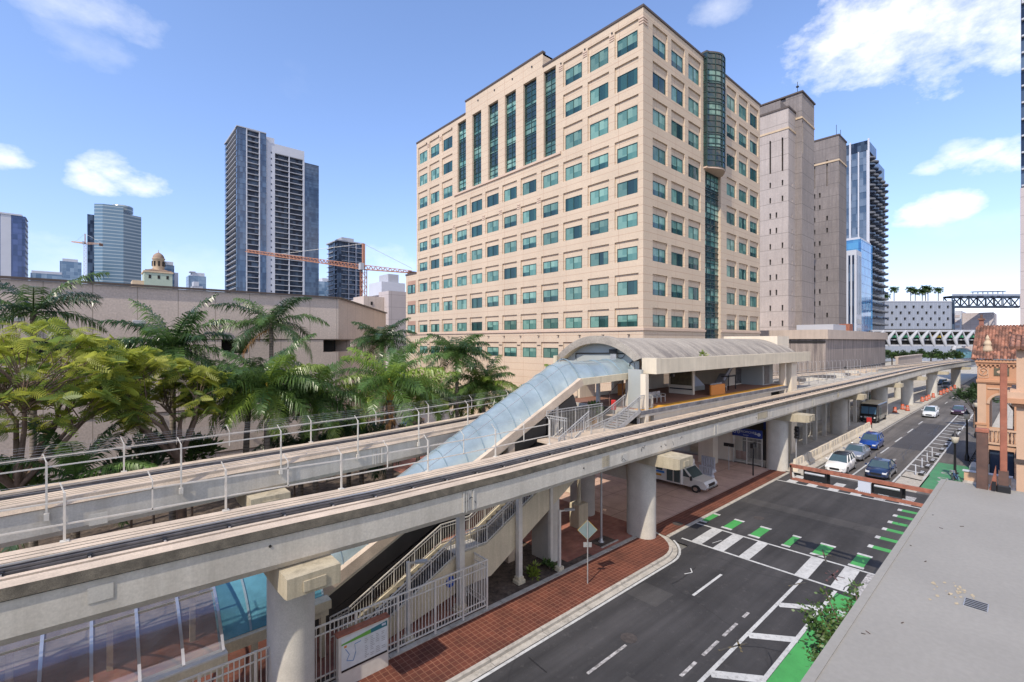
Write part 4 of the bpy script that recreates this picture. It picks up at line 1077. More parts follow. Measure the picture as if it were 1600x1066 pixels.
br = thing('truss_bridge', 'dark high level truss bridge at the right skyline with a deck of planting', 'bridge', (426, 21, 0))
a_ = MB(); p0, p1 = Vector((409.9, 36, 0)), Vector((446, 3.5, 0)); zt, zb = 41.4, 35.0
for off in (0, 6):
    s_ = Vector((nx[0], nx[1], 0)) * -off
    a_.bar(p0 + s_ + Vector((0, 0, zb)), p1 + s_ + Vector((0, 0, zb)), 1, 1.1, M['tg2']); a_.bar(p0 + s_ + Vector((0, 0, zt)), p1 + s_ + Vector((0, 0, zt)), 1, 1.2, M['tg2'])
    n = 9
    for k in range(n):
        a, b = p0.lerp(p1, k / n) + s_, p0.lerp(p1, (k + 1) / n) + s_
        a_.bar(a + Vector((0, 0, zb)), a + Vector((0, 0, zt)), .5, .5, M['tg2']); a_.bar((a if k % 2 else b) + Vector((0, 0, zb)), (b if k % 2 else a) + Vector((0, 0, zt)), .5, .5, M['tg2'])
part('truss', a_, br)
a_ = MB(); a_.add([p0 + Vector((0, 0, 42)), p1 + Vector((0, 0, 42)), p1 - Vector((nx[0], nx[1], 0)) * 6 + Vector((0, 0, 42)), p0 - Vector((nx[0], nx[1], 0)) * 6 + Vector((0, 0, 42))], [(0, 1, 2, 3)], M['slab']); a_.bar(p0 + Vector((0, 0, 42.6)), p1 + Vector((0, 0, 42.6)), .2, 1.0, M['clad']); part('deck', a_, br)
a_ = MB(); q = lambda t: p0.lerp(p1, t) - Vector((nx[0], nx[1], 0)) * 2
a_.bar(q(.3) + Vector((0, 0, 44.6)), q(.72) + Vector((0, 0, 44.9)), 2.5, .5, M['tg2'])
for k in range(7): t = .31 + k * .066; a_.bar(q(t) + Vector((0, 0, 42)), q(t) + Vector((0, 0, 44.6)), .4, .4, M['tg2'])
part('pergola', a_, br)

vb = thing('rail_station_bridge', 'white V strutted station bridge with yellow and green trains seen between the struts', 'bridge', (310, 32, 0))
e0, e1 = Vector((284, 54, 0)), Vector((330, 14, 0)); dv = (e1 - e0)
a_ = MB()
for z, w in ((18.0, .9), (10.9, .7)): a_.bar(e0 + Vector((0, 0, z)), e1 + Vector((0, 0, z)), 1, w, M['slab'])
part('beams', a_, vb)
pn = Vector((dv.y, -dv.x, 0)).normalized(); pn = pn if pn.x < 0 else -pn
n = 11
for k in range(n):
    p, q_ = e0 + dv * (k / n), e0 + dv * ((k + .55) / n); r_ = e0 + dv * ((k + 1) / n)
    a_ = MB(); a_.tube([q_ + pn * .8 + Vector((0, 0, 10.4)), p.lerp(r_, .35) + Vector((0, 0, 14)) + pn * .8, r_ + Vector((0, 0, 18)) + pn * .8], [.45, .95, .55], M['slab'], 8)
    a_.bar(p + Vector((0, 0, 18)) + pn * .8, q_ + Vector((0, 0, 10.4)) + pn * .8, .6, .6, M['slab'])
    part('strut', a_, vb)
a_ = MB(); lowp = e0 + dv * .67
a_.tube([lowp + pn * .8 + Vector((0, 0, 10.6)), lowp - dv * .05 + pn + Vector((0, 0, 4))], [.8, 1.2], M['slab'], 8); part('pier', a_, vb)
a_ = MB(); a_.bar(e0 - pn * 2 + Vector((0, 0, 14.4)), e1 - pn * 2 + Vector((0, 0, 14.4)), .3, 7.5, M['dark'])
M['train_g'] = mat('train green', (0.10, 0.42, 0.22), 0.5, 0.1, .3); M['train_y'] = mat('train yellow', (0.6, 0.42, 0.05), 0.5, 0.1, .3)
part('platform_void', a_, vb)
a_ = MB()
for t0, t1, m in ((0, .12, M['train_y']), (.14, .48, M['train_g']), (.5, .62, M['train_y']), (.64, 1, M['train_g'])): a_.bar(e0 + dv * t0 - pn * 1.2 + Vector((0, 0, 15.2)), e0 + dv * t1 - pn * 1.2 + Vector((0, 0, 15.2)), .5, 1.1, m)
a_.bar(e0 - pn * 1.1 + Vector((0, 0, 13.6)), e1 - pn * 1.1 + Vector((0, 0, 13.6)), .5, .5, M['slab']); part('trains_behind', a_, vb)
gc = thing('arched_glass_hall', 'small blue glass arched end wall under the V strutted bridge', 'building', (330, 26, 0))
a_ = MB(); gp = lambda t, z: (316 + 9 * t, 29.5 - 9 * t, z)
a_.poly([gp(0, 1), gp(1, 1)] + [gp(1 - k / 10, 5.4 + 4.2 * math.sin(PI * (.12 + .76 * k / 10))) for k in range(11)], blue_glass('hall glass', (0.12, 0.28, 0.36), (0.25, 0.48, 0.56), (1, 1.4))); part('glass_wall', a_, gc)
a_ = MB()
a_.tube([gp(0, 1)] + [gp(k / 10, 5.4 + 4.2 * math.sin(PI * (.12 + .76 * k / 10))) for k in range(11)] + [gp(1, 1)], .35, M['slab'], 6); part('arch_rim', a_, gc)
lwl = thing('boundary_wall', 'low beige wall beyond the podium beside the far guideway', 'wall', (190, 27, 0))
a_ = MB(); a_.box(173, 215, 26.6, 27.2, 0, 8.2, M['pod_cap']); a_.box(173, 215, 26.4, 27.4, 8.2, 8.5, M['pod_cap']); part('wall_panel', a_, lwl)

# dark apartment tower that just enters at the right edge
rt = thing('apartment_tower', 'dark balcony tower sliver at the right edge of the picture', 'tower', (150, 2.4, 0))
a_ = MB(); tower_face(a_, (150, -24), (0, 1), (-1, 0), [(12, 'g'), (2, 'p'), (12.2, 'b')], 24, 3.6, 95, M['tg2'])
a_.box(150.5, 172, -24, 2.3, 0, 95, M['tg2']); part('floors', a_, rt)
a_ = MB(); a_.box(149.2, 151, -1.5, 2.4, 0, 46, M['mauve']); part('pier', a_, rt)

# ------------------------------------------------------------------ peach building with a barrel tile roof
M['peach'] = mat('peach stucco', (0.47, 0.245, 0.135), 0.85, 0.08, 0.5, streak=0.25, streak_col=(0.5, 0.27, 0.16), fine=0.06)
M['peach_l'] = mat('pale peach stone', (0.52, 0.34, 0.225), 0.85, 0.08, 0.8, streak=0.3, streak_col=(0.5, 0.33, 0.22), fine=0.06)
M['rust_st'] = mat('rusticated peach', (0.50, 0.29, 0.175), 0.85, 0.08, 0.5, joints=(60, .62, .05), joint_col=(0.34, 0.19, 0.12))
def tile_mat():
    m, nt_, b = node_mat('barrel tile'); v = coords(nt_, 'Object', (2.6, 4.3, 0)); n = nt_.nodes.new('ShaderNodeTexWhiteNoise'); n.noise_dimensions = '2D'
    f = nt_.nodes.new('ShaderNodeVectorMath'); f.operation = 'FLOOR'; nt_.links.new(v, f.inputs[0]); nt_.links.new(f.outputs[0], n.inputs['Vector'])
    c = ramp(nt_, n.outputs['Value'], (0.10, 0.045, 0.03), (0.42, 0.19, 0.12), 0.0, 1.0)
    s_ = noise_tex(nt_, coords(nt_), 0.9, 6, 0.7); c = mixc(nt_, ramp(nt_, s_, (0, 0, 0), (0.75,) * 3, 0.45, 0.65), c, (0.07, 0.045, 0.035))
    nt_.links.new(c, b.inputs['Base Color']); b.inputs['Roughness'].default_value = 0.9; return m
M['tile'] = tile_mat()
pb = thing('spanish_building', 'peach stucco building with an arched loggia, balustrade and weathered barrel tile roof', 'building', (64, 0, 0))
X = 64.0
a_ = MB()
AC, AR = 2.22, .82               # arch centre and half width on the street-end front
zs_arch = 6.9
n = 16; arcp = [(AC + AR * math.cos(PI * k / n), zs_arch + AR * 1.2 * math.sin(PI * k / n)) for k in range(n + 1)]
# front wall round the arch
a_.box(X, X + .6, 3.24, 3.85, 0, 9.1, M['peach_l']); a_.box(X, X + .6, -4, .95, 0, 9.1, M['peach_l'])
def wallq(y0, y1, z0, z1, m, d=0.0): a_.box(X + .06 + d, X + .55, y0, y1, z0, z1, m)
wallq(AC + AR, 3.24, 3.0, 9.1, M['peach']); wallq(.95, AC - AR, 3.0, 9.1, M['peach'])
for (y0, z0), (y1, z1) in zip(arcp, arcp[1:]):
    a_.quad((X + .06, y0, z0), (X + .06, y0, 9.1), (X + .06, y1, 9.1), (X + .06, y1, z1), M['peach']); a_.quad((X + .06, y0, z0), (X + .06, y1, z1), (X + .55, y1, z1), (X + .55, y0, z0), M['peach'])
wallq(.95, 3.24, 2.62, 3.35, M['rust_st'])
wallq(3.06, 3.24, 0, 2.62, M['rust_st']); wallq(.95, 1.39, 0, 2.62, M['rust_st'])
a_.box(X - .04, X + .5, 3.2, 3.9, 0, 4.9, M['rust_st'])
a_.box(X + .02, X + .6, -4, 3.85, 9.1, 11.0, M['peach'])
a_.box(X + .6, X + 11, 3.3, 3.85, 9.0, 11.0, M['peach'])
for x in (66.6, 70, 73.6): a_.box(x, x + .7, 3.3, 3.85, 0, 9.0, M['peach_l'])
a_.box(X + .6, X + 11, 3.3, 3.85, 0, 3.1, M['rust_st'])
part('wall', a_, pb)
a_ = MB()
for y0, y1, z0, z1, d in ((-4, 4.0, 10.95, 11.2, .28), (-4, 3.95, 10.75, 10.95, .16), (-4, 3.92, 9.05, 9.3, .14), (-4, 3.9, 8.95, 9.05, .08), (3.2, 3.98, 4.9, 5.1, .1)): a_.box(X - d, X + .3, y0, y1, z0, z1, M['peach'])
for k in range(26): y = 3.85 - k * .3; a_.box(X - .14, X + .02, y - .09, y + .04, 10.58, 10.75, M['peach'])
part('cornice', a_, pb)
a_ = MB()
for (y0, z0), (y1, z1) in zip(arcp, arcp[1:]): a_.bar((X + .02, y0 * 1.0 + (y0 - AC) * .09, z0 + .1), (X + .02, y1 + (y1 - AC) * .09, z1 + .1), .14, .2, M['peach_l'])
a_.box(X - .06, X + .06, AC - .14, AC + .14, 7.85, 8.45, M['peach_l']); a_.box(X - .02, X + .1, 1.05, 3.16, 8.4, 8.55, M['peach_l'])
part('arch_surround', a_, pb)
a_ = MB()
for k in range(12):                       # medallion left of the plaque
    t, u_ = 2 * PI * k / 12, 2 * PI * (k + 1) / 12; a_.bar((X - .02, 3.42 + .3 * math.cos(t), 10.05 + .36 * math.sin(t)), (X - .02, 3.42 + .3 * math.cos(u_), 10.05 + .36 * math.sin(u_)), .07, .07, M['peach_l'])
a_.bar((X - .02, 3.3, 10.2), (X - .02, 3.5, 9.85), .08, .08, M['peach_l']); a_.bar((X - .02, 3.55, 10.2), (X - .02, 3.4, 10.05), .08, .08, M['peach_l'])
for y0, y1, z0, z1 in ((3.08, 3.12, 9.5, 10.6), (3.74, 3.78, 9.5, 10.6), (3.1, 3.76, 9.46, 9.52)): a_.box(X - .03, X + .03, y0, y1, z0, z1, M['peach_l'])
part('medallion', a_, pb)
a_ = MB(); M['plaque'] = mat('bronze plaque', (0.10, 0.085, 0.05), 0.6, 0.3, 3, stain=.4, stain_col=(.25, .2, .1))
a_.box(X - .05, X + .03, 1.72, 2.72, 9.72, 10.42, M['plaque']); a_.lathe([(.01, 0), (.01, .01)], M['plaque'], (0, 0), 4) if False else None
for k in range(14): t, u_ = 2 * PI * k / 14, 2 * PI * (k + 1) / 14; a_.poly([(X - .06, 2.22, 10.07), (X - .06, 2.22 + .32 * math.cos(u_), 10.07 + .16 * math.sin(u_)), (X - .06, 2.22 + .32 * math.cos(t), 10.07 + .16 * math.sin(t))], M['peach_l'])
part('plaque', a_, pb)
a_ = MB()
a_.box(X - .08, X + .3, .95, 3.24, 3.15, 3.35, M['peach_l']); a_.box(X - .08, X + .3, .95, 3.24, 4.45, 4.62, M['peach_l'])
for k in range(8): y = 1.3 + k * .26; a_.lathe([(.05, 3.35), (.1, 3.42), (.05, 3.55), (.12, 3.85), (.06, 4.2), (.1, 4.38), (.09, 4.45)], M['peach_l'], (X + .1, y), 8)
part('balustrade', a_, pb)
a_ = MB(); a_.box(X + 2.6, X + 2.7, 1.2, 3.2, 4.3, 4.45, M['peach_l'])
for k in range(6): y = 1.4 + k * .3; a_.lathe([(.06, 3.1), (.13, 3.6), (.06, 4.1), (.09, 4.3)], M['peach_l'], (X + 2.65, y), 6)
a_.quad((X + .5, -4, 3.0), (X + 10, -4, 3.0), (X + 10, 3.3, 3.0), (X + .5, 3.3, 3.0), M['rust_st']); part('loggia_floor', a_, pb)
a_ = MB(); a_.box(X + .3, X + .36, 1.39, 3.06, .3, 2.62, M['tg2'])
for y in (1.39, 2.2, 3.0): a_.box(X + .22, X + .3, y, y + .06, .3, 2.62, M['black'])
part('shop_window', a_, pb)
a_ = MB(); slope = (14.25 - 11.2) / 5.0; nT = 37; prof = []
for k in range(nT * 6 + 1):
    y = 4.15 - k * (8.4 / (nT * 6)); prof.append((y, .11 * abs(math.sin(PI * k / 6))))
cols_ = len(prof); pts = []; steps = 13
for r_ in range(steps + 1):
    x = X - .45 + 5.4 * r_ / steps
    for e in (0, 1):
        z = 11.2 + slope * (x - (X - .45)) + (.05 if e == 0 else 0.0)
        if e == 1 and r_ == steps: continue
        xx = x if e == 0 else x + 5.4 / steps
        for y, h in prof:
            hip = max(0, (y - 3.55)); pts.append((xx, y - .12 * 0, 11.2 + slope * (xx - (X - .45)) + h + (.05 if e == 0 else 0)))
f = []; nr = len(pts) // cols_
for r_ in range(nr - 1):
    for k in range(cols_ - 1): f.append((r_ * cols_ + k, r_ * cols_ + k + 1, (r_ + 1) * cols_ + k + 1, (r_ + 1) * cols_ + k))
a_.add(pts, f, M['tile'], False)
a_.quad((X + 4.95, 4.15, 14.3), (X + 4.95, -4.3, 14.3), (X + 10.5, -4.3, 11.1), (X + 10.5, 4.15, 11.1), M['tile'])
a_.add([(X - .45, 4.12, 11.15), (X + 10.5, 4.12, 11.15), (X + 4.95, 4.12, 14.25)], [(0, 1, 2)], M['peach'])
a_.tube([(X + 4.95, 4.2, 14.35), (X + 4.95, -4.3, 14.35)], .14, M['tile'], 8); a_.tube([(X - .5, 4.15, 11.3), (X + 4.95, 4.15, 14.4)], .11, M['tile'], 8)
part('tile_roof', a_, pb)
a_ = MB(); a_.box(X + 5.0, X + 5.6, 3.68, 4.02, 12, 15.2, M['brick_plaza']); a_.box(X + 4.9, X + 5.7, 3.6, 4.1, 15.2, 15.35, M['tile']); a_.box(X + 5.1, X + 5.5, 3.75, 3.95, 15.35, 15.75, M['rust_dark']); a_.box(X + 4.8, X + 5.8, 3.4, 4.25, 13.9, 14.4, M['tile']); part('chimney', a_, pb)
a_ = MB()                                  # carved gable ornament on the roof slope
for r0, r1, z0, z1 in ((.42, .46, 12.0, 12.15), (.36, .3, 12.15, 12.5), (.24, .3, 12.5, 12.75), (.3, .2, 12.75, 13.05), (.14, .18, 13.05, 13.25), (.16, .03, 13.25, 13.6)): a_.lathe([(r0, z0), (r1, z1)], M['tan_stone'], (X + 1.05, 3.2), 10)
part('roof_ornament', a_, pb)

cw_ = thing('stucco_building', 'cream stucco wing with stone cornice at the right edge in front of the peach building', 'building', (50, .99, 0))
a_ = MB(); a_.box(50, 55, -5, .99, 0, 12.5, M['peach_l']); a_.box(49.9, 55, -5, 1.05, 0, 1.8, M['rust_st']); part('wall', a_, cw_)
a_ = MB(); a_.box(49.5, 55, -5, 1.75, 8.5, 8.85, M['peach']); a_.box(49.6, 55, -5, 1.55, 8.85, 9.3, M['peach_l']); a_.box(49.8, 55, -5, 1.3, 9.3, 9.5, M['peach_l']); a_.box(49.75, 55, -5, 1.2, 8.25, 8.5, M['peach']); a_.box(49.85, 55, -5, 1.1, 4.2, 4.45, M['coping']); part('cornice', a_, cw_)
a_ = MB()
for k in range(12): y = 1.2 - k * .28; a_.tube([(49.4, y, 12.5), (53, y, 13.4)], .15, M['tile'], 6)
part('tile_roof', a_, cw_)

# ------------------------------------------------------------------ the camera's own building: flat roof ledge below
M['membrane'] = mat('roof membrane', (0.272, 0.256, 0.225), 0.8, 0.07, 0.6, stain=0.35, stain_col=(0.215, 0.205, 0.185), fine=0.04)
tb = thing('terrace_building', 'building with the pale grey flat roof ledge in the foreground', 'building', (0, 0, 0))
a_ = MB(); a_.box(-14, 13.55, -16, 1.2, 0, 9.85, M['peach_l']); a_.box(-14, -1.2, -16, -.2, 9.85, 12, M['peach_l']); part('wall', a_, tb)
a_ = MB(); a_.bbox(-14.1, 13.72, -16.1, 1.38, 9.8, 10.0, M['membrane'], .015); part('roof_slab', a_, tb)
a_ = MB(); a_.box(-14.1, 13.72, 1.30, 1.382, 9.78, 10.012, M['membrane']); a_.box(13.66, 13.725, -16.1, 1.29, 9.78, 10.012, M['membrane']); a_.box(2, 13.6, -1.92, -1.86, 10.0, 10.004, M['membrane']); part('edge_flashing', a_, tb)
a_ = MB(); a_.box(7.36, 7.6, .36, .56, 10.0, 10.006, M['grey_steel'])
for k in range(5): a_.box(7.37 + k * .048, 7.385 + k * .048, .37, .55, 10.006, 10.012, M['black'])
part('roof_drain', a_, tb)
a_ = MB()
def blotch(cx, cy, r_, m, seed, z=10.003):
    q = random.Random(seed); n = 14; a_.poly([(cx + r_ * q.uniform(.4, 1.2) * math.cos(2 * PI * k / n), cy + r_ * q.uniform(.3, 1.0) * .6 * math.sin(2 * PI * k / n), z) for k in range(n)], m)
M['dirt'] = mat('ochre dirt', (0.42, 0.34, 0.22), 0.9, 0.15, 8, fine=.2)
for k in range(26): blotch(7.65 + rnd.gauss(0, .14), .62 + rnd.gauss(0, .09), rnd.uniform(.01, .05), M['dirt'], k)
part('dirt_stain', a_, tb, kind='stuff')
a_ = MB()
for k in range(24):
    x, y = rnd.uniform(4, 13.2), rnd.uniform(-1.5, 1.25); a_.bar((x, y, 10.006), (x + rnd.uniform(-.05, .05), y + rnd.uniform(-.05, .05), 10.008), rnd.uniform(.004, .011), .005, rnd.choice([M['mulch'], M['rust_dark'], M['black']]))
lf = solo('leaf_litter', a_, 'specks of dry leaf litter scattered on the grey roof ledge', 'litter'); lf['kind'] = 'stuff'
def post(label, x, y, w, h, base):
    t_ = thing('steel_post', label, 'post', (x, y, 10))
    a_ = MB(); a_.bbox(x - w / 2, x + w / 2, y - w / 2, y + w / 2, 10.0, 10 + h, M['rust_dark'] if not base else M['rust'], .008); part('shaft', a_, t_)
    a_ = MB()
    if base:
        a_.bbox(x - .1, x + .1, y - .1, y + .1, 10.0, 10.14, M['black'], .02); a_.box(x - .07, x + .07, y - .07, y + .07, 10.14, 10.42, M['rust_dark']); a_.box(x - .12, x - .1, y + .1, y + .16, 10.02, 10.2, M['black']); part('clamp_base', a_, t_)
    else:
        a_.bbox(x - w * .58, x + w * .58, y - w * .58, y + w * .58, 10 + h, 10 + h + .07, M['rust'], .01); part('cap', a_, t_)
post('short square rusty post with a flat cap at the far end of the roof ledge', 13.52, .74, .17, 1.15, False)
post('tall thin rust red post clamped in a black base on the roof ledge', 13.5, .44, .1, 2.55, True)
gp_ = MB(); gp_.prism([(13.46, .61), (13.46, .53), (13.52, .53), (13.52, .61)], 10, 10.01, M['rust']); gp_.add([(13.45, .64, 10.0), (13.45, .53, 10.0), (13.45, .545, 10.52), (13.5, .64, 10.0), (13.5, .53, 10.0), (13.5, .545, 10.52)], [(0, 1, 2), (5, 4, 3), (0, 2, 5, 3), (1, 4, 5, 2), (0, 3, 4, 1)], M['rust'])
solo('gusset_plate', gp_, 'small triangular rust plate between the two posts on the roof ledge', 'steel plate', (13.5, .6, 10))
# ------------------------------------------------------------------ elevated guideways
M['map_ink'] = mat('grey spray', (0.13, 0.13, 0.13), .8)
near_pts = [(-60, 17.2, 7.4), (-20, 17.2, 7.38), (-2, 17.2, 7.3), (8, 17.2, 7.07), (14, 17.2, 7.05), (24, 17.2, 7.17), (48, 17.2, 7.25), (70, 17.2, 7.25), (95, 17.2, 7.25), (130, 17.1, 7.25), (155, 16.3, 7.25), (178, 14.9, 7.25), (220, 11.0, 7.3), (260, 5, 7.3)]
far_pts = [(-60, 19.9, 7.4), (-20, 23.0, 7.4), (-2.3, 24.4, 7.4), (5.5, 25.1, 7.4), (12, 25.65, 7.4), (20, 26.5, 7.5), (30, 27.6, 7.7), (45, 28.2, 7.9), (58, 28.2, 7.8), (75, 27.2, 7.7), (95, 25.2, 7.6), (120, 22.6, 7.5), (150, 20.2, 7.4), (180, 17.9, 7.35), (220, 14.2, 7.3), (260, 8, 7.5)]
near_path = smooth_path(near_pts, 4.0); far_path = smooth_path(far_pts, 4.0)
def yz_at(path, x):
    for p, q in zip(path, path[1:]):
        if p[0] <= x <= q[0]:
            t = (x - p[0]) / (q[0] - p[0]); return lerp(p[1], q[1], t), lerp(p[2], q[2], t)
    return path[-1][1:]
def rect(t0, t1, z0, z1): return [(t0, z0), (t1, z0), (t1, z1), (t0, z1)]
def guideway(label, path, sgn, loc):
    """sgn=+1: running trench towards the street"""
    g_ = thing('guideway', label, 'guideway', loc)
    S = lambda pr: [(t * sgn, z) for t, z in pr] if sgn > 0 else [(t * sgn, z) for t, z in pr][::-1]
    a_ = MB()
    a_.sweep([(1.32, -.25), (1.36, -.28), (1.36, -1.16), (1.22, -1.36), (-1.22, -1.36), (-1.36, -1.16), (-1.36, -.25)], path, M['conc'])
    part('beam', a_, g_)
    a_ = MB()
    a_.sweep(S(rect(-1.36, -.18, -.249, 0)), path, M['conc_top']); a_.sweep(S(rect(.82, 1.3, -.249, 0)), path, M['conc_top']); a_.sweep(S(rect(.40, .58, -.249, -.03)), path, M['conc_top'])
    part('deck_strips', a_, g_)
    a_ = MB(); a_.sweep(S(rect(-.179, .399, -.248, -.2)), path, M['dark_gap']); a_.sweep(S(rect(.581, .819, -.248, -.19)), path, M['dark_gap'])
    for t in (-.98, -.74, -.46): a_.sweep(S(rect(t, t + .03, -.02, .006)), path, M['conc_mould'])
    part('trench', a_, g_)
    a_ = MB(); a_.sweep(S(rect(.02, .08, -.19, .10)), path, M['steel_rail']); a_.sweep(S(rect(.005, .095, .10, .13)), path, M['rail_bright'])
    for t, z in ((.16, .05), (.25, -.02), (.33, -.10)): a_.sweep(S(rect(t, t + .05, z - .03, z + .03)), path, M['steel_rail'])
    for k in range(len(path) * 2):
        x = path[0][0] + 1.62 * k
        if x > 150: break
        y, z = yz_at(path, x)
        a_.box(x - .05, x + .05, y - sgn * .36 if sgn > 0 else y + .1, y - sgn * .1 if sgn > 0 else y + .36, z - .16, z + .04, M['black'])
        a_.box(x - .03, x + .03, y - sgn * .42 - .03, y - sgn * .42 + .03, z - .03, z + .02, M['rail_bright'])
    part('guide_rails', a_, g_)
    a_ = MB(); sd = 1
    a_.sweep([(1.302, -.004), (1.43, -.25), (1.37, -.29), (1.30, -.2)], path, M['conc_mould'] if sgn > 0 else M['conc_top']); part('edge_lip', a_, g_)
    x = path[0][0] + 3.5
    while x < 200:
        a_ = MB()
        y, z = yz_at(path, x); yf = y - 1.372
        a_.box(x - .03, x + .03, yf - .012, yf, z - 1.2, z - .3, M['conc_mould'] if False else M['column']); a_.box(x + .32, x + .40, yf - .03, yf, z - 1.16, z - .32, M['column']); a_.box(x - .18, x - .1, yf - .03, yf, z - 1.16, z - .32, M['column'])
        a_.tube([(x + .1, yf - .03, z - 1.1), (x + .1, yf - .03, z - .4)], .025, M['grey_steel'], 5)
        for q in (7.6, 15.2): a_.tube([(x + q, yf + .02, z - .72), (x + q, yf - .012, z - .72)], .045, M['dark'], 6)
        a_.box(x + 11, x + 11.5, yf - .008, yf + .01, z - .95, z - .55, M['column'])
        part('joint_fitting', a_, g_)
        if sgn > 0 and 4 < x < 60:
            a_ = MB(); xv = x + 9.2
            for i_ in range(6):
                a_.box(xv, xv + .62, yf - .012, yf, z - .98 + i_ * .11, z - .95 + i_ * .11, M['cap_conc']); a_.box(xv + i_ * .11, xv + .03 + i_ * .11, yf - .014, yf - .002, z - .98, z - .40, M['cap_conc'])
            part('vent_grille', a_, g_)
        x += 22.7
    return g_
gn = guideway('nearer concrete transit guideway crossing the whole foreground to the far street', near_path, 1, (0, 17.2, 0))
a_ = MB(); q_ = random.Random(4); yf_ = 17.2 - 1.378
for cx_, cz_ in ((22.6, 6.45), (24.6, 6.5), (27.2, 6.45), (28.2, 6.45), (29.2, 6.48), (11.5, 6.3)):
    p_ = (cx_, cz_)
    for k in range(6 if cx_ < 26 else 2):
        n_ = (p_[0] + q_.uniform(-.08, .2), p_[1] + q_.uniform(-.18, .18)); a_.bar((p_[0], yf_, p_[1]), (n_[0], yf_, n_[1]), .006, .035, M['map_ink']); p_ = n_
part('scribble', a_, gn)
a_ = MB(); a_.box(42.2, 44.4, yf_ - .004, 17.2 - 1.37, 6.3, 6.85, M['cap_conc']); part('cover_plate', a_, gn)
gf = guideway('rear concrete transit guideway with fenced edges in front of the palms', far_path, -1, (0, 24.6, 0))

def edge_fence(label, path, off, x0, x1, step, zb, h, cat='railing', bracket=False, rails=(.5, 1.15), arm=True, m=None):
    m = m or M['white_steel']
    t_ = thing('guideway_railing', label, cat, (x0, yz_at(path, x0)[0] + off, 0)); n = int((x1 - x0) / step)
    for k in range(n + 1):
        x = x0 + k * step; y, z = yz_at(path, x); y += off; a_ = MB()
        w = .06 if bracket or k % 2 == 0 else .035
        a_.box(x - w / 2, x + w / 2, y - w / 2, y + w / 2, z + (zb if bracket or k % 2 == 0 else .45), z + h, m)
        if arm: a_.bar((x, y, z + h - .02), (x - .1, y + .2, z + h + .26), .026, .026, m)
        if bracket: a_.box(x - .07, x + .07, y - .05, y + .1, z + zb - .04, z + zb + .2, m)
        elif k % 2 == 0: a_.box(x - .1, x + .1, y - .1, y + .1, z, z + .03, m)
        part('post', a_, t_)
    sub = [(x0 + (x1 - x0) * k / 24,) for k in range(25)]
    for rz in rails:
        a_ = MB(); pr = [(s[0], yz_at(path, s[0])[0] + off, yz_at(path, s[0])[1] + rz) for s in sub]
        for p, q in zip(pr, pr[1:]): a_.bar(p, q, .035, .045, m)
        part('rail', a_, t_)
    a_ = MB()
    for dz, dy in ((h + .1, .06), (h + .2, .14), (h + .27, .2)):
        pr = [(s[0], yz_at(path, s[0])[0] + off + dy, yz_at(path, s[0])[1] + dz) for s in sub]
        a_.tube(pr, .004, M['grey_steel'], 4, smooth=False)
    part('barbed_wires', a_, t_); return t_
edge_fence('white steel railing with leaning posts along the rear edge of the nearer guideway', near_path, 1.3, -8.6, 19.4, 2.0, 0, 1.4)
edge_fence('white steel railing bolted to the near side of the rear guideway', far_path, -1.5, -9, 21, 3.9, -.62, 1.38, bracket=True, rails=(1.2,))
edge_fence('railing with leaning posts along the far side of the rear guideway under the palms', far_path, 1.36, -7, 26, 4.0, 0, 1.2, rails=(1.05,))
edge_fence('thin grey fence posts beside the rear guideway beyond the station roof', far_path, 1.4, 62, 118, 1.75, 0, 1.5, rails=(.4,), m=M['grey_steel'])
edge_fence('thin grey fence posts between the two guideways beyond the station', near_path, 2.3, 61, 112, 1.9, 0, 1.3, rails=(.5,), m=M['grey_steel'])
a_ = MB(); a_.add([(60, 18.8, 7.3), (110, 18.6, 7.3), (110, 21.3, 7.3), (60, 25.5, 7.3)], [(0, 1, 2, 3)], M['sidewalk']); a_.box(60, 110, 18.6, 18.7, 6.9, 7.3, M['conc'])
for k in range(12): x = 62 + k * 4; a_.box(x - .2, x + .2, 19, 19.4, 0.1, 7.3, M['column'])
for k in range(18): x = 63 + k * 2.6; a_.box(x, x + 1.6, 19.5 + rnd.random() * 3, 22.6, 7.3, 7.3 + rnd.uniform(.1, .5), rnd.choice([M['conc'], M['steel_rail'], M['conc_top']]))
solo('service_walkway', a_, 'concrete service deck between the two guideways beyond the station', 'walkway', (60, 19, 0))

# columns: stadium plan, hammerhead towards the street
def stadium(cx, cy, wx, wy, n=7):
    r = wx / 2; out = []
    for k in range(n + 1): t = PI * k / n; out.append((cx + r * math.cos(t), cy + wy / 2 - r + r * math.sin(t)))
    for k in range(n + 1): t = PI + PI * k / n; out.append((cx + r * math.cos(t), cy - wy / 2 + r + r * math.sin(t)))
    return out
def gcolumn(label, x, y, zt, cap=True, y0=None, y1=None, wx=1.35, wy=2.0):
    t_ = thing('guideway_column', label, 'column', (x, y, 0), 'columns carrying the guideways')
    a_ = MB(); pl = stadium(x, y, wx, wy, 12); n = len(pl)
    a_.add([(p[0], p[1], z) for z in (0, zt - .70) for p in pl], [(i, (i + 1) % n, n + (i + 1) % n, n + i) for i in range(n)], M['column'], True)
    part('shaft', a_, t_)
    if cap:
        y0 = y - 2.9 if y0 is None else y0; y1 = y + 1.2 if y1 is None else y1
        a_ = MB(); zc = zt - .74
        a_.extrude([(y0, zc + .12), (y0, zt), (y1, zt), (y1, zc + .4), (y + .8, zc), (y - 1.2, zc), (y0 + .3, zc + .05)], 'x', x - .82, x + .82, M['cap_conc'])
        a_.box(x - .34, x + .34, y0 - .05, y0, zc + .22, zc + .55, M['cap_conc']); a_.box(x - .9, x + .9, y - 1.0, y + 1.0, zt, zt + .1, M['conc_mould'])
        part('cap', a_, t_)
    return t_
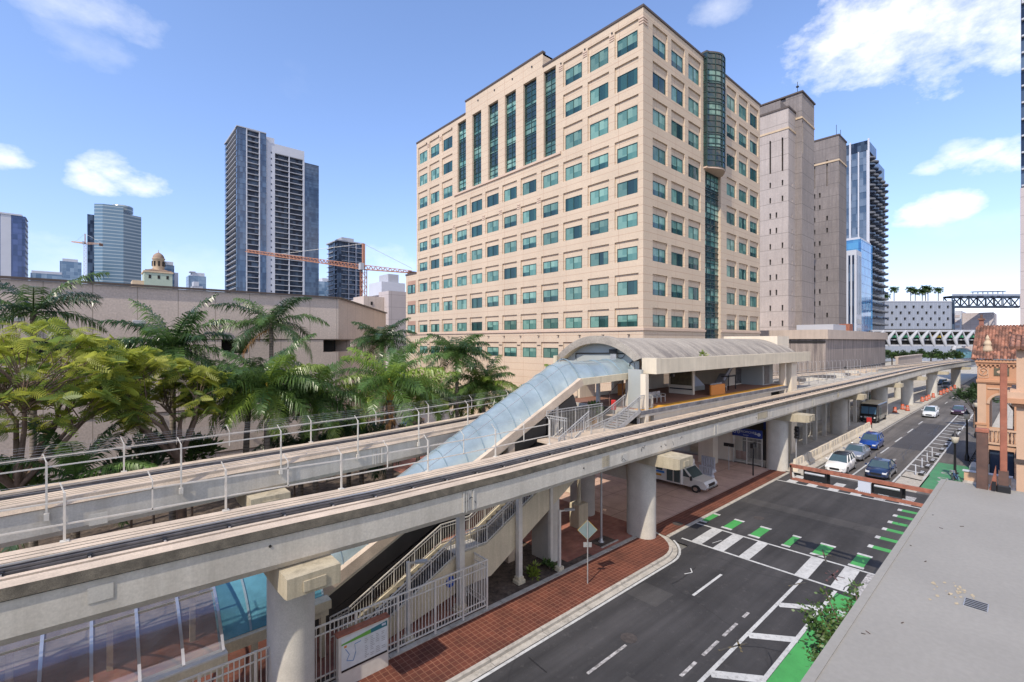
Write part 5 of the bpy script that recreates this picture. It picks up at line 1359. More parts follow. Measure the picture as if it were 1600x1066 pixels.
nc = [(-18, 17.5, 'round grey column under the near guideway left of the glass canopy'), (5.2, 17.5, 'nearest column with a cream hammerhead, rising by the white picket fence'), (27.3, 17.6, 'column at the rounded brick kerb corner by the crosswalk'), (51.6, 17.5, 'column beside the blue station sign and white gate'),
      (76.8, 18.2, 'column behind the beige barrier in front of the black truck'), (101.5, 18.0, 'column just behind the black truck'), (123.6, 17.6, 'column behind the group of four orange barrels'), (148.3, 16.6, 'column behind the long row of orange barrels'), (178.5, 15.0, 'farthest column of the near guideway at the street bend')]
for x, y, l in nc:
    zt = yz_at(near_path, x)[1] - 1.38
    gcolumn(l, x, y, zt, y0=(15.1 if x < 10 else 14.4) if x < 60 else y - 3.0)
for x, y, l in [(6, 24.9, 'column with cream cap under the rear guideway seen past the railing'), (27.5, 22.8, 'shaded column of the rear guideway behind the yellow lamp pole base'), (52, 28, 'column of the rear guideway below the station platform'), (112, 23.2, 'rear guideway column deep behind the orange barrels'), (136, 20.6, 'rear guideway column by the long low wall')]:
    gcolumn(l, x, y, yz_at(far_path, x)[1] - 1.38, y0=y - 1.9, y1=y + 1.9)
a_ = MB(); a_.box(27.0, 27.7, 18.5, 21.9, 3.6, 4.5, M['column']); solo('cross_beam', a_, 'grey concrete strut joining two columns above the brick plaza', 'beam', (27.3, 20, 3.6))
a_ = MB(); a_.box(19.8, 20.5, 18.75, 20.35, 0, 6.2, M['column']); solo('wall_pier', a_, 'wide flat grey pier under the upper stair flight', 'pier', (20, 19.5, 0))

# ------------------------------------------------------------------ the station
def roof_streaks(m):
    """black algae runs that follow the fall of the roof towards its low edges"""
    nt_ = m.node_tree; b = nt_.nodes['Principled BSDF']; old = b.inputs['Base Color'].links[0].from_socket
    s = noise_tex(nt_, coords(nt_, 'Object', (.8, .16, .3)), 1.3, 8, .75); f = ramp(nt_, s, (0, 0, 0), (.95,) * 3, .36, .62)
    sp = nt_.nodes.new('ShaderNodeSeparateXYZ'); nt_.links.new(coords(nt_), sp.inputs[0]); mr = nt_.nodes.new('ShaderNodeMapRange')
    for i_, v_ in ((1, 11.5), (2, 13.3), (3, 1.0), (4, .3)): mr.inputs[i_].default_value = v_
    nt_.links.new(sp.outputs[2], mr.inputs[0]); mm = nt_.nodes.new('ShaderNodeMath'); mm.operation = 'MULTIPLY'; nt_.links.new(f, mm.inputs[0]); nt_.links.new(mr.outputs[0], mm.inputs[1])
    nt_.links.new(mixc(nt_, mm.outputs[0], old, (.10, .088, .083)), b.inputs['Base Color'])
M['plat_tile'] = mat('platform tile', (0.24, 0.12, 0.085), 0.7, 0.15, 0.5, joints=(.3, .3, .012), joint_col=(.16, .09, .06))
M['yellow'] = mat('platform edge yellow', (0.62, 0.30, 0.03), 0.7, 0.1, 2)
M['st_wall'] = mat('station wall', (0.66, 0.58, 0.46), 0.8, 0.06, 0.5, streak=0.3, streak_col=(0.42, 0.36, 0.28))
M['gable'] = mat('gable render', (0.33, 0.35, 0.335), 0.85, 0.06, 0.4, streak=0.3, streak_col=(0.36, 0.36, 0.33))  # darkened: the shade under the roof rim is put into this colour
M['roof'] = mat('station roof concrete', (0.37, 0.33, 0.275), 0.9, 0.15, 0.3, streak=0.0, stain=0.75, stain_col=(0.16, 0.14, 0.13), fine=0.15)
roof_streaks(M['roof'])
M['orange'] = mat('orange panel', (0.58, 0.22, 0.04), 0.6, 0.06, 1)
M['teal_pane'] = glass_mat('station teal pane', (0.05, 0.2, 0.19), (0.12, 0.35, 0.32), (.8, 2), .08, .6)
st = thing('transit_station', 'elevated station with a weathered barrel vault roof and open platform behind the guideway', 'station', (45, 22, 0))
M['edge_grey'] = mat('edge rubber', (0.13, 0.13, 0.14), .8, .5, 1.2, stain=.8, stain_col=(.3, .28, .25))
a_ = MB(); a_.box(29.0, 58.6, 18.75, 26.8, 7.55, 8.04, M['conc']); part('platform_slab', a_, st)
a_ = MB(); a_.box(29.2, 58.4, 19.45, 26.7, 8.04, 8.065, M['plat_tile']); part('platform_floor', a_, st)
a_ = MB(); a_.box(29.2, 58.4, 18.75, 19.44, 8.04, 8.07, M['yellow']); part('edge_strip', a_, st)
a_ = MB()
a_.box(29.0, 58.6, 18.7, 18.749, 7.72, 8.0, M['edge_grey']); part('edge_beam', a_, st)
a_ = MB(); a_.box(31, 54, 18.9, 19.2, 5.4, 7.55, M['st_wall']); a_.box(29.1, 30.5, 19.4, 20.6, 5.4, 7.55, M['dark']); a_.box(55, 58.4, 19.6, 26.6, 5.4, 7.55, M['dark']); part('undercroft_wall', a_, st)
a_ = MB()
for x0, x1, y0, y1, z0, z1 in ((29.6, 30.0, 18.72, 19.15, .1, 10.6), (57.6, 58.0, 18.72, 19.2, 5.2, 10.6), (59.6, 61.4, 18.7, 20.0, .1, 11.2), (30.2, 30.6, 26.4, 27.4, .1, 11.3), (57.6, 58.4, 26.2, 27, .1, 11)): a_ = MB(); a_.box(x0, x1, y0, y1, z0, z1, M['st_wall']); part('pillar', a_, st)
a_ = MB()                                     # back wall with openings
bw = [(31.5, 33.6, 0), (33.6, 36.4, 1), (36.4, 38, 0), (38, 41, 1), (41, 45.2, 0), (45.2, 47, 1), (47, 47.6, 0), (47.6, 49.4, 1), (49.4, 60.3, 0)]
for x0, x1, o in bw:
    if not o: a_.box(x0, x1, 26.4, 26.7, 8.07, 11.2, M['st_wall'])
    else: a_.box(x0, x1, 26.4, 26.7, 10.2, 11.2, M['st_wall']); a_.box(x0, x1, 26.4, 26.7, 8.07, 8.35, M['st_wall'])
a_.box(31.5, 57.6, 19.9, 20.3, 10.55, 11.1, M['st_wall'])
part('back_wall', a_, st)
a_ = MB(); a_.box(41.0, 41.35, 21.0, 23.4, 8.07, 10.6, M['st_wall']); a_.box(40.93, 41.0, 21.1, 23.2, 8.9, 10.5, M['plaque']); a_.box(40.92, 41.0, 21.05, 23.3, 8.5, 8.6, M['black']); part('map_wall', a_, st)
a_ = MB(); a_.box(52.2, 57.5, 22.6, 26.4, 8.07, 10.9, M['st_wall']); a_.box(55.5, 58.5, 20.3, 22.6, 8.07, 10.9, M['gable']); a_.box(54, 55.4, 22.55, 22.6, 8.2, 10.2, M['steel_rail']); a_.box(56, 57.3, 20.24, 20.3, 8.2, 10.2, M['steel_rail']); part('lift_block', a_, st)
a_ = MB(); a_.add([(50.5, 22.5, 8.07), (53.5, 22.5, 10.4), (53.5, 23.6, 10.4), (50.5, 23.6, 8.07)], [(0, 1, 2, 3)], M['slab']); a_.bar((50.4, 22.4, 8.8), (53.6, 22.4, 11.0), .12, .35, M['slab']); part('inner_stair', a_, st)
# roof shell: (y, z) of the vault outer line, street fascia to rear fascia
vault = [(18.75, 11.72)]
for k in range(0, 21):
    t = k / 20; y = lerp(19.6, 28.0, t); s_ = (t - .5) * 2
    vault.append((y, 11.55 + 1.72 * (1 - abs(s_) ** 2.15)))
vault.append((28.3, 11.6))
under = [(y, z - .32) for y, z in vault[1:-1]]
prof = vault + [(28.3, 11.0)] + under[::-1] + [(19.3, 10.9), (18.75, 10.9)]
M['fascia'] = mat('roof fascia', (0.62, 0.54, 0.41), .85, .1, .6, streak=.5, streak_col=(.38, .33, .25), stain=.3, stain_col=(.3, .27, .22))
a_ = MB(); a_.extrude(prof, 'x', 30.9, 64.2, M['roof']); part('roof_vault', a_, st)
a_ = MB(); a_.box(31.01, 65.0, 18.3, 18.76, 10.6, 11.7, M['fascia']); a_.box(31.01, 65.0, 18.76, 19.6, 10.6, 10.89, M['fascia']); a_.box(30.6, 64.6, 28.3, 28.7, 10.6, 11.7, M['conc_cream']); part('fascia', a_, st)
a_ = MB()
ring_o = [(y, z + .16) for y, z in vault[1:-1]]; ring_i = [(23.8 + (y - 23.8) * .86, 11.2 + (z - 11.2) * .78) for y, z in vault[1:-1]]
for (o0, o1, i0, i1) in zip(ring_o, ring_o[1:], ring_i, ring_i[1:]):
    for x, flip in ((30.35, 0),):
        a_.quad((x, o0[0], o0[1]), (x, o1[0], o1[1]), (x, i1[0], i1[1]), (x, i0[0], i0[1]), M['roof'])
    a_.quad((30.35, o1[0], o1[1]), (30.35, o0[0], o0[1]), (31.2, o0[0], o0[1]), (31.2, o1[0], o1[1]), M['roof'])
    a_.quad((30.35, i0[0], i0[1]), (30.35, i1[0], i1[1]), (31.2, i1[0], i1[1]), (31.2, i0[0], i0[1]), M['conc_cream'])
a_.prism([(30.35, 18.3), (31.0, 18.3), (31.0, 19.5), (30.35, 19.5)], 10.6, 11.75, M['fascia']); part('gable_rim', a_, st)
a_ = MB(); gpts = [(31.05, y, z) for y, z in ring_i]
a_.poly([(31.05, ring_i[-1][0], 10.7), (31.05, ring_i[0][0], 10.7)] + gpts, M['gable']); a_.box(29.75, 30.0, 19.16, 20.3, 6, 10.9, M['gable']); a_.box(30.98, 31.2, 20.6, 28, 10.7, 11.3, M['gable']); part('gable_wall', a_, st)
a_ = MB(); a_.box(30.75, 31.0, 22.1, 22.65, 11.55, 12.2, M['grey_steel']); a_.box(30.72, 30.76, 22.0, 22.75, 12.0, 12.35, M['black'])
a_.tube([(30.95, 26.4, 11.5), (30.95, 26.4, 11.95), (30.95, 22.8, 12.02), (30.95, 20.9, 12.02), (30.95, 20.7, 11.95), (30.95, 20.6, 11.5), (30.95, 20.95, 11.3), (30.95, 21.0, 10.8)], .045, M['black'], 6)
a_.tube([(30.9, 21.9 - .45 * math.cos(2 * PI * k / 16) - .1, 12.1 + .45 * math.sin(2 * PI * k / 16)) for k in range(17)], .03, M['black'], 5)
a_.box(30.8, 31.0, 20.5, 20.75, 11.8, 12.15, M['black']); part('conduit_and_box', a_, st)
a_ = MB(); a_.box(62, 66, 21, 27.5, 11.5, 13.6, M['st_wall']); a_.box(58, 62, 22.5, 27, 12.2, 12.9, M['slab']); part('end_block', a_, st)
a_ = MB(); a_.tube([(34.6, 19.5, 10.55), (34.6, 19.5, 10.35)], .03, M['black'], 5); a_.bbox(34.45, 34.75, 19.3, 19.6, 10.15, 10.38, M['black'], .03); part('camera_dome', a_, st)
for x in (31.2, 36.1, 41.6, 47.2, 53): 
    a_ = MB()
    a_.add([(x, 19.3, 12.05 + .06), (x + 1.1, 19.3, 12.11), (x + .5, 21, 12.9)], [(0, 1, 2)], M['conc_mould'])
def bench(label, x, y):
    t_ = thing('platform_bench', label, 'bench', (x, y, 8.065)); n = 4
    for k in range(n):
        a_ = MB(); xx = x + k * .62; a_.bbox(xx, xx + .56, y, y + .5, 8.48, 8.53, M['grey_steel'], .01); a_.box(xx, xx + .56, y + .46, y + .5, 8.53, 8.9, M['grey_steel']); part('seat', a_, t_)
    for k in range(n + 1):
        a_ = MB(); xx = x + k * .62 - .03; a_.box(xx - .02, xx + .02, y, y + .05, 8.065, 8.72, M['white_steel']); a_.box(xx - .02, xx + .02, y, y + .45, 8.68, 8.72, M['white_steel']); a_.box(xx - .02, xx + .02, y + .42, y + .46, 8.065, 8.72, M['white_steel']); part('frame', a_, t_)
bench('row of four grey seats near the gable end of the platform', 32.4, 20.2)
bench('row of four grey seats behind the orange panel in mid platform', 44.2, 20.4)
a_ = MB(); a_.bbox(41.6, 44.4, 19.55, 19.72, 8.065, 9.0, M['orange'], .02); solo('guard_panel', a_, 'solid orange guard panel at the platform edge in mid platform', 'panel', (43, 19.6, 8.065))
t_ = thing('slat_screen', 'orange slatted screen by the back wall of the platform', 'screen', (36.8, 25.3, 8.065))
a_ = MB()
for k in range(16): a_.box(35.4 + k * .17, 35.47 + k * .17, 25.2, 25.26, 8.07, 9.1, M['orange'])
a_.box(35.3, 38.1, 25.19, 25.27, 9.05, 9.12, M['orange']); part('slats', a_, t_)
t_ = thing('display_stand', 'black metal frame stand beside the inner stair of the platform', 'frame', (48.4, 20.6, 8.065))
a_ = MB()
for x in (47.6, 49.2): a_.box(x, x + .07, 20.6, 20.67, 8.07, 9.5, M['black'])
a_.box(47.6, 49.27, 20.6, 20.67, 9.4, 9.55, M['black']); a_.box(47.6, 49.27, 20.6, 21.4, 9.38, 9.42, M['black']); part('frame', a_, t_)
a_ = MB(); a_.add([(44.2, 22.5, 8.5), (46.4, 22.5, 8.5), (45.3, 23, 9.6), (44.2, 23.5, 8.5), (46.4, 23.5, 8.5)], [(0, 1, 2), (1, 4, 2), (4, 3, 2), (3, 0, 2)], M['tower_white']); a_.box(44.2, 46.4, 22.5, 23.5, 8.07, 8.5, M['gable']); solo('ticket_machine', a_, 'grey box with a white pyramid top in the middle of the platform', 'machine', (45, 23, 8.065))
# cracks of planting on the roof
def leaf_tuft(mb, c, r, n, m, size=.12, flat=1.0):
    for k in range(n):
        t = rnd.uniform(0, 2 * PI); e = rnd.uniform(-.2, 1.4); rr = r * rnd.uniform(.3, 1)
        p = Vector(c) + Vector((rr * math.cos(t) * math.cos(e), rr * math.sin(t) * math.cos(e), rr * math.sin(e) * flat))
        d = (p - Vector(c)).normalized() * size; s_ = d.cross(Vector((rnd.gauss(0, 1), rnd.gauss(0, 1), 1))).normalized() * size * .35
        mb.add([p - d * .5, p + s_, p + d, p - s_], [(0, 1, 2, 3)], m)
M['leaf'] = leaf_mat('broad leaf', (0.045, 0.095, 0.022), (0.10, 0.17, 0.04))
M['leaf_y'] = leaf_mat('yellow green leaf', (0.13, 0.22, 0.03), (0.30, 0.34, 0.05), 0.45)
M['leaf_d'] = leaf_mat('dark leaf', (0.018, 0.04, 0.014), (0.05, 0.085, 0.03), 0.25)
a_ = MB(); leaf_tuft(a_, (38.6, 18.9, 11.8), .4, 60, M['leaf_y'], .16); solo('roof_weed', a_, 'small yellow green weed growing from the station roof edge', 'plant', (38.6, 18.9, 11.74))

# ------------------------------------------------------------------ glass canopies over the escalator
M['vault_glass'] = mat('polycarbonate vault', (0.33, 0.40, 0.41), 0.22, 0.2, 0.9, streak=0.0, fine=0.05, stain=.35, stain_col=(.24, .32, .34), spec=0.7, metal=.3)
M['vault_teal'] = mat('polycarbonate vault teal', (0.09, 0.24, 0.30), 0.14, 0.3, 0.8, fine=0.03, spec=0.6)
M['rib'] = mat('canopy rib', (0.20, 0.27, 0.31), 0.4, 0.1, 2)
def vault_sheet(path, y0, y1, rise, m, n=14, thick=.04):
    """path of (x, z_eave, rise_factor); circular-ish arc between y0 and y1"""
    mb = MB(); pts = []
    for x, z, rf in path:
        for k in range(n + 1): t = PI * k / n; pts.append((x, lerp(y1, y0, .5 - .5 * math.cos(t) if False else k / n), z + rise * rf * math.sin(t) ** .8))
    f = []
    for i in range(len(path) - 1):
        for k in range(n): f.append((i * (n + 1) + k, (i + 1) * (n + 1) + k, (i + 1) * (n + 1) + k + 1, i * (n + 1) + k + 1))
    mb.add(pts, [tuple(reversed(q)) for q in f], m, True); return mb
def rib_arc(mb, x, z, y0, y1, rise, w, m, n=14, up=.02):
    pr = [(x, lerp(y1, y0, k / n), z + up + rise * math.sin(PI * k / n) ** .8) for k in range(n + 1)]
    for p, q in zip(pr, pr[1:]): mb.bar(p, q, w, .05, m)
ec = thing('escalator_canopy', 'long pale blue barrel vaulted glass canopy climbing to the station', 'canopy', (15, 22, 0))
CP = [(7.2, 2.25), (24.6, 10.45), (31.0, 10.6)]
def cz(x):
    for (a, za), (b, zb) in zip(CP, CP[1:]):
        if x <= b: return lerp(za, zb, (x - a) / (b - a))
    return CP[-1][1]
pth = [(lerp(7.2, 23.6, k / 15), 0, 1.0) for k in range(16)] + [(24.0, 0, .97), (24.6, 0, .9), (25.3, 0, .82), (26.5, 0, .74), (28.5, 0, .72), (31.0, 0, .72)]
pth = [(x, cz(x) - (.12 if 24 < x < 25.2 else 0), rf) for x, _, rf in pth]
part('glass_vault', vault_sheet(pth, 20.6, 23.6, 1.42, M['vault_glass']), ec)
a_ = MB()
for k in range(15): x = 7.2 + k * 1.16; rib_arc(a_, x, cz(x), 20.6, 23.6, 1.42, .04, M['rib'])
for x in (24.6, 26.2, 27.8, 29.4, 31.0): rib_arc(a_, x, cz(x), 20.6, 23.6, 1.42 * (.9 if x < 25 else .73), .06, M['rib'])
for fy in (.3, .7):
    pr = [(x, lerp(23.6, 20.6, fy), z + .01 + 1.42 * rf * math.sin(PI * fy) ** .8) for x, z, rf in pth]
    for p, q in zip(pr, pr[1:]): a_.bar(p, q, .02, .02, M['slab'])
part('ribs', a_, ec)
for y in (20.55, 23.65):
    a_ = MB()
    for (x0, z0), (x1, z1) in zip([(6.6, 2.25)] + CP, CP): a_.bar((x0, y, z0 - .22), (x1, y, z1 - .22), .3, .46, M['conc_cream'])
    a_.bar((6.9, y, 2.06), (24.6, y, 10.26), .34, .5, M['conc_top'])
    part('eave_beam', a_, ec)
a_ = MB()
for x, zt in ((22.3, 9.0), (30.3, 10.3)):
    for y in (20.7, 23.5): a_.box(x - .12, x + .12, y - .12, y + .12, .1 if x < 25 else 8, zt, M['white_steel'])
a_.box(18.0, 18.5, 20.45, 20.9, .1, 7.0, M['conc_top']); part('posts', a_, ec)
es = thing('escalator', 'dark escalator truss climbing below the blue glass canopy', 'escalator', (15, 22, 0))
a_ = MB(); M['esc'] = mat('escalator cladding', (0.05, 0.045, 0.04), 0.6, 0.2, 1)
a_.extrude([(6.2, .1), (8.5, .1), (25.5, 7.6), (29, 7.6), (29, 8.05), (24.8, 8.05), (7.2, .55), (6.2, .55)], 'y', 21.0, 23.2, M['esc']); part('truss', a_, es)
for y in (21.05, 23.15):
    a_ = MB(); a_.bar((7, y, 1.0), (24.6, y, 8.9), .09, 1.0, M['esc']); part('balustrade', a_, es)
lc = thing('entrance_canopy', 'low teal glass vault linking the entrance pavilion to the climbing canopy', 'canopy', (5.7, 22, 0))
part('glass_vault', vault_sheet([(3.35, 2.2, 1), (4.3, 2.2, 1), (5.2, 2.2, 1), (6.2, 2.2, 1), (7.15, 2.2, 1)], 19.5, 23.8, 1.45, M['vault_teal']), lc)
a_ = MB()
for x in (3.45, 4.4, 5.3, 6.2, 7.1): rib_arc(a_, x, 2.2, 19.5, 23.8, 1.45, .07, M['rib'])
part('ribs', a_, lc)
a_ = MB(); a_.box(3.4, 7.2, 19.3, 19.6, 1.8, 2.18, M['conc_cream']); a_.box(5.1, 7.2, 19.0, 19.5, 2.2, 2.55, M['conc_cream']); a_.box(4.1, 7.2, 23.7, 24.0, 1.8, 2.18, M['conc_cream'])
for x in (4.4, 6.9): a_.box(x, x + .2, 19.35, 19.55, .1, 1.8, M['conc_cream'])
part('eave_beam', a_, lc)
pv = thing('entrance_pavilion', 'clear arched glass pavilion with silver ribs over the station entrance at lower left', 'pavilion', (0, 21, 0))
M['clear'] = clear_glass_mat('clear pavilion glass', (0.74, 0.73, 0.72), .13)
yy0, yy1, ze, ri = 18.35, 24.2, 2.5, 1.75
part('glass_vault', vault_sheet([(-2.25 + 1.11 * k, ze, 1) for k in range(6)], yy0, yy1, ri, M['clear'], 20), pv)
a_ = MB()
for k in range(6): rib_arc(a_, -2.25 + 1.11 * k, ze, yy0, yy1, ri, .085, M['rail_bright'], 20, .03)
for fy in (.72, .28):
    a_.bar((-2.25, lerp(yy1, yy0, fy), ze + .02 + ri * math.sin(PI * fy) ** .8), (3.3, lerp(yy1, yy0, fy), ze + .02 + ri * math.sin(PI * fy) ** .8), .05, .05, M['rail_bright'])
part('ribs', a_, pv)
a_ = MB()
for y in (yy0, yy1): a_.box(-2.4, 3.4, y - .16, y + .16, 2.0, 2.44, M['conc_cream']); a_.box(-2.4, 3.4, y - .2, y + .2, 2.44, 2.5, M['white_steel'])
for x in (-2.2, .5, 3.2):
    for y in (yy0, yy1): a_.box(x - .1, x + .1, y - .1, y + .1, .1, 2.0, M['conc_cream'])
part('frame', a_, pv)
a_ = MB(); a_.extrude([(-9, .1), (-2.5, .1), (-2.5, 3.3), (-3.0, 3.5), (-9, 1.0)], 'y', 19.5, 19.8, M['conc']); a_.extrude([(-9, 1.0), (-3.0, 3.5), (-3.0, 3.65), (-9, 1.15)], 'y', 19.3, 20, M['tower_white']); part('side_wall', a_, pv)
a_ = MB()
for k in range(10): a_.box(-8.5 + k * .4, -8.1 + k * .4, 20, 23.5, .1, .25 + k * .12, M['brick_walk'])
part('brick_steps', a_, pv)
def rail_run(mb, pts, h, m, pitch=.14, post=1.5, lean=0):
    """picket railing above a polyline of (x, y, z)"""
    for (a, b) in zip(pts, pts[1:]):
        a, b = Vector(a), Vector(b); L_ = (b - a).length
        for z, w in ((h, .05), (h - .16, .035), (.12, .035)): mb.bar(a + Vector((0, 0, z)), b + Vector((0, 0, z)), w, w, m)
        n = max(1, int(L_ / pitch))
        for k in range(n + 1):
            p = a.lerp(b, k / n); big = k % max(1, int(post / pitch)) == 0
            w = .05 if big else .018
            mb.box(p.x - w / 2, p.x + w / 2, p.y - w / 2, p.y + w / 2, p.z + (0 if big else .12), p.z + h, m)

# public stair beneath the guideway
sr = thing('concrete_stair', 'cream sided concrete stair with white picket railings below the guideway', 'stair', (14, 19.4, 0))
steps = []; SP = [(8.4, .12), (13.3, 2.5), (15.0, 2.5), (22.6, 6.3)]
a_ = MB(); y0, y1 = 18.75, 20.15
def flight(mb, x0, z0, x1, z1):
    n = int((z1 - z0) / .17); r_ = (z1 - z0) / n; t_ = (x1 - x0) / n
    for k in range(n): mb.box(x0 + k * t_, x0 + (k + 1) * t_ + .02, y0 + .1, y1 - .1, z0 + k * r_ - .12, z0 + (k + 1) * r_, M['esc'])
flight(a_, 8.4, .12, 13.3, 2.5); a_.box(13.3, 15.0, y0 + .1, y1 - .1, 2.3, 2.5, M['column']); flight(a_, 15, 2.5, 22.6, 6.3); a_.box(22.6, 29, y0 + .1, y1 - .1, 6.1, 6.3, M['conc_top'])
part('treads', a_, sr)
for y in (y0 - .14, y1 - .04):
    a_ = MB(); a_.extrude([(8.3, .1), (9.2, .1), (13.6, 1.5 if False else 1.0), (15.2, 1.0), (22.9, 5.2), (22.9, 6.5), (22.4, 6.5), (14.9, 2.68), (13.2, 2.68), (8.0, .3)], 'y', y, y + .18, M['conc_cream']); part('stringer', a_, sr)
for y in (y0 - .05, y1 + .05):
    a_ = MB(); rail_run(a_, [(7.6, y, .15), (8.4, y, .25), (13.2, y, 2.65), (15.0, y, 2.65), (22.4, y, 6.45)], 1.0, M['white_steel'], .15, 1.2); part('railing', a_, sr)
def square_post(label, x, y, h, w, base=True, plate=None):
    t_ = thing('canopy_post', label, 'post', (x, y, 0)); a_ = MB(); a_.box(x - w / 2, x + w / 2, y - w / 2, y + w / 2, .1, h, M['white_steel']); part('shaft', a_, t_)
    if base: a_ = MB(); a_.bbox(x - w, x + w, y - w, y + w, .1, .3, M['conc_cream'], .04); a_.bbox(x - w * .75, x + w * .75, y - w * .75, y + w * .75, .3, .45, M['conc_cream'], .03); part('base', a_, t_)
square_post('white square post with pedestal base standing in the mulch bed', 17.0, 18.45, 6.0, .26)
square_post('white square post passing the stair landing behind the picket fence', 13.1, 18.35, 6.0, .3)
square_post('slender white post against the wide grey pier', 19.6, 18.6, 6.0, .2, False)
# steel emergency stair from the guideway to the platform
M['rail_grey'] = mat('weathered galvanising', (0.40, 0.395, 0.38), .55, .15, 3, metal=.2)
em = thing('steel_stair', 'white galvanised picket stair from the guideway deck up to the platform end', 'stair', (26, 19, 0))
a_ = MB(); a_.box(20.2, 29.2, 18.52, 20.3, 6.85, 7.0, M['conc_top']); part('landing_deck', a_, em)
a_ = MB()
for k in range(9): a_.box(26.2 + k * .3, 26.5 + k * .3, 18.75, 19.9, 7.0 + k * .12, 7.05 + k * .12, M['grey_steel'])
a_.bar((26.0, 18.72, 6.95), (28.9, 18.72, 8.05), .06, .3, M['rail_grey']); a_.bar((26.0, 19.95, 6.95), (28.9, 19.95, 8.05), .06, .3, M['rail_grey']); part('steps', a_, em)
for k, (y, z0) in enumerate(((18.7, 7.0), (19.95, 7.0))):
    a_ = MB(); rail_run(a_, [(23.4 + k * 1.0, y, 6.6), (26.2, y, 7.0), (28.9, y, 8.05)], 1.05, M['rail_grey'], .13, 1.4); part('railing', a_, em)
a_ = MB(); rail_run(a_, [(21.0, 20.25, 6.9), (26.6, 20.25, 6.9)], 1.75, M['rail_grey'], .15, 1.4); rail_run(a_, [(21.0, 20.25, 7.0), (21.0, 18.6, 7.0)], 1.4, M['rail_grey'], .15, 1.4); rail_run(a_, [(20.4, 18.7, 6.3), (23.2, 18.7, 7.6)], 1.0, M['rail_grey'], .15, 1.2); part('picket_screen', a_, em)
a_ = MB(); rail_run(a_, [(28.9, 18.8, 8.05), (30.7, 18.8, 8.05)], 1.05, M['rail_grey'], .14, 1.6); a_.box(29.0, 29.15, 18.9, 19.05, .1, 7.6, M['rail_grey']); part('platform_gate', a_, em)
a_ = MB(); a_.bar((29.4, 21.0, 8.05), (31.0, 21, 10.0), .06, .06, M['rust_dark']); a_.tube([(28.0, 20.7, 7.9), (28.0, 20.7, 9.2), (29.6, 20.7, 10.2), (29.6, 20.7, 8)], .04, M['rust_dark'], 6); part('handrail_loop', a_, em)
a_ = MB(); a_.bbox(27.9, 28.15, 20.2, 20.5, 8.05, 8.75, mat('signal red', (0.5, 0.03, 0.03), 0.5), .03); solo('call_box', a_, 'red call box at the top of the steel stair', 'call box', (28, 20.3, 8.05))
a_ = MB(); a_.lathe([(.28, 7.0), (.36, 7.5), (.38, 7.55)], M['yellow'], (26.9, 21.3), 12)
leaf_tuft(a_, (26.9, 21.3, 7.9), .75, 170, M['leaf'], .22); solo('potted_plant', a_, 'bushy green plant in a yellow pot behind the steel stair', 'plant', (26.9, 21.3, 7.0))
a_ = MB(); a_.box(23.5, 31, 20.3, 24, 6.6, 6.99, M['plat_tile']); solo('landing_slab', a_, 'tiled escalator landing under the upper end of the blue canopy', 'landing', (27, 22, 6.6))

# ------------------------------------------------------------------ white picket fence and map panel along the brick walk
pf = thing('picket_fence', 'white steel picket fence between the brick sidewalk and the stair', 'fence', (8, 17.55, 0), )
fx = [-4.4, -2.1, .2, 2.5, 4.1, 5.6, 7.6, 9.4, 11.2, 12.7, 14.1]
for x0, x1 in zip(fx, fx[1:]):
    a_ = MB(); y = 17.58
    for z, w in ((2.5, .055), (2.18, .04), (.62, .04), (.36, .05)): a_.box(x0 + .04, x1 - .04, y - w / 2, y + w / 2, z - w / 2, z + w / 2, M['white_steel'])
    n = max(3, int((x1 - x0) / .155))
    for k in range(1, n): x = lerp(x0, x1, k / n); a_.box(x - .014, x + .014, y - .014, y + .014, .36, 2.5, M['white_steel'])
    part('picket_panel', a_, pf)
a_ = MB(); x = 14.1
for z, w in ((2.5, .055), (2.18, .04), (.62, .04), (.36, .05)): a_.box(x - w / 2, x + w / 2, 17.62, 19.2, z - w / 2, z + w / 2, M['white_steel'])
for k in range(1, 11): y = 17.58 + k * .155; a_.box(x - .014, x + .014, y - .014, y + .014, .36, 2.5, M['white_steel'])
part('picket_panel', a_, pf)
for x, y in [(x, 17.58) for x in fx] + [(14.1, 19.25)]: a_ = MB(); a_.box(x - .04, x + .04, y - .04, y + .04, .12, 2.53, M['white_steel']); part('post', a_, pf)
mp = thing('map_panel', 'white transit map board with a green to teal band on the brick sidewalk', 'map board', (7.6, 17.2, .124))
a_ = MB(); a_.bbox(6.75, 8.75, 17.13, 17.42, .124, 2.05, M['white_steel'], .02); part('cabinet', a_, mp)
a_ = MB(); yb = 17.115
def pq(mb, x0, x1, z0, z1, m, y): mb.quad((x0, y, z0), (x1, y, z0), (x1, y, z1), (x0, y, z1), m)
M['map_bg'] = mat('map paper', (0.55, 0.58, 0.58), 0.4, 0.12, 2.5, spec=.6); M['teal_band'] = mat('teal band', (0.02, 0.13, 0.16), 0.5); M['green_band'] = mat('green band', (0.12, 0.33, 0.05), 0.5); M['map_line'] = mat('map line blue', (0.10, 0.22, 0.42), 0.5); M['map_grey'] = mat('map text grey', (0.3, 0.31, 0.3), 0.5)
pq(a_, 6.85, 8.68, .72, 1.98, M['map_bg'], yb)
a_.poly([(6.85, yb - .004, 1.72), (8.0, yb - .004, 1.74), (8.0, yb - .004, 1.90), (6.85, yb - .004, 1.78)], M['green_band']); a_.poly([(8.0, yb - .004, 1.74), (8.68, yb - .004, 1.76), (8.68, yb - .004, 1.97), (8.0, yb - .004, 1.90)], M['teal_band'])
pq(a_, 6.85, 8.68, .72, .80, M['black'], yb - .004); pq(a_, 8.45, 8.62, 1.83, 1.91, M['tower_white'], yb - .007)
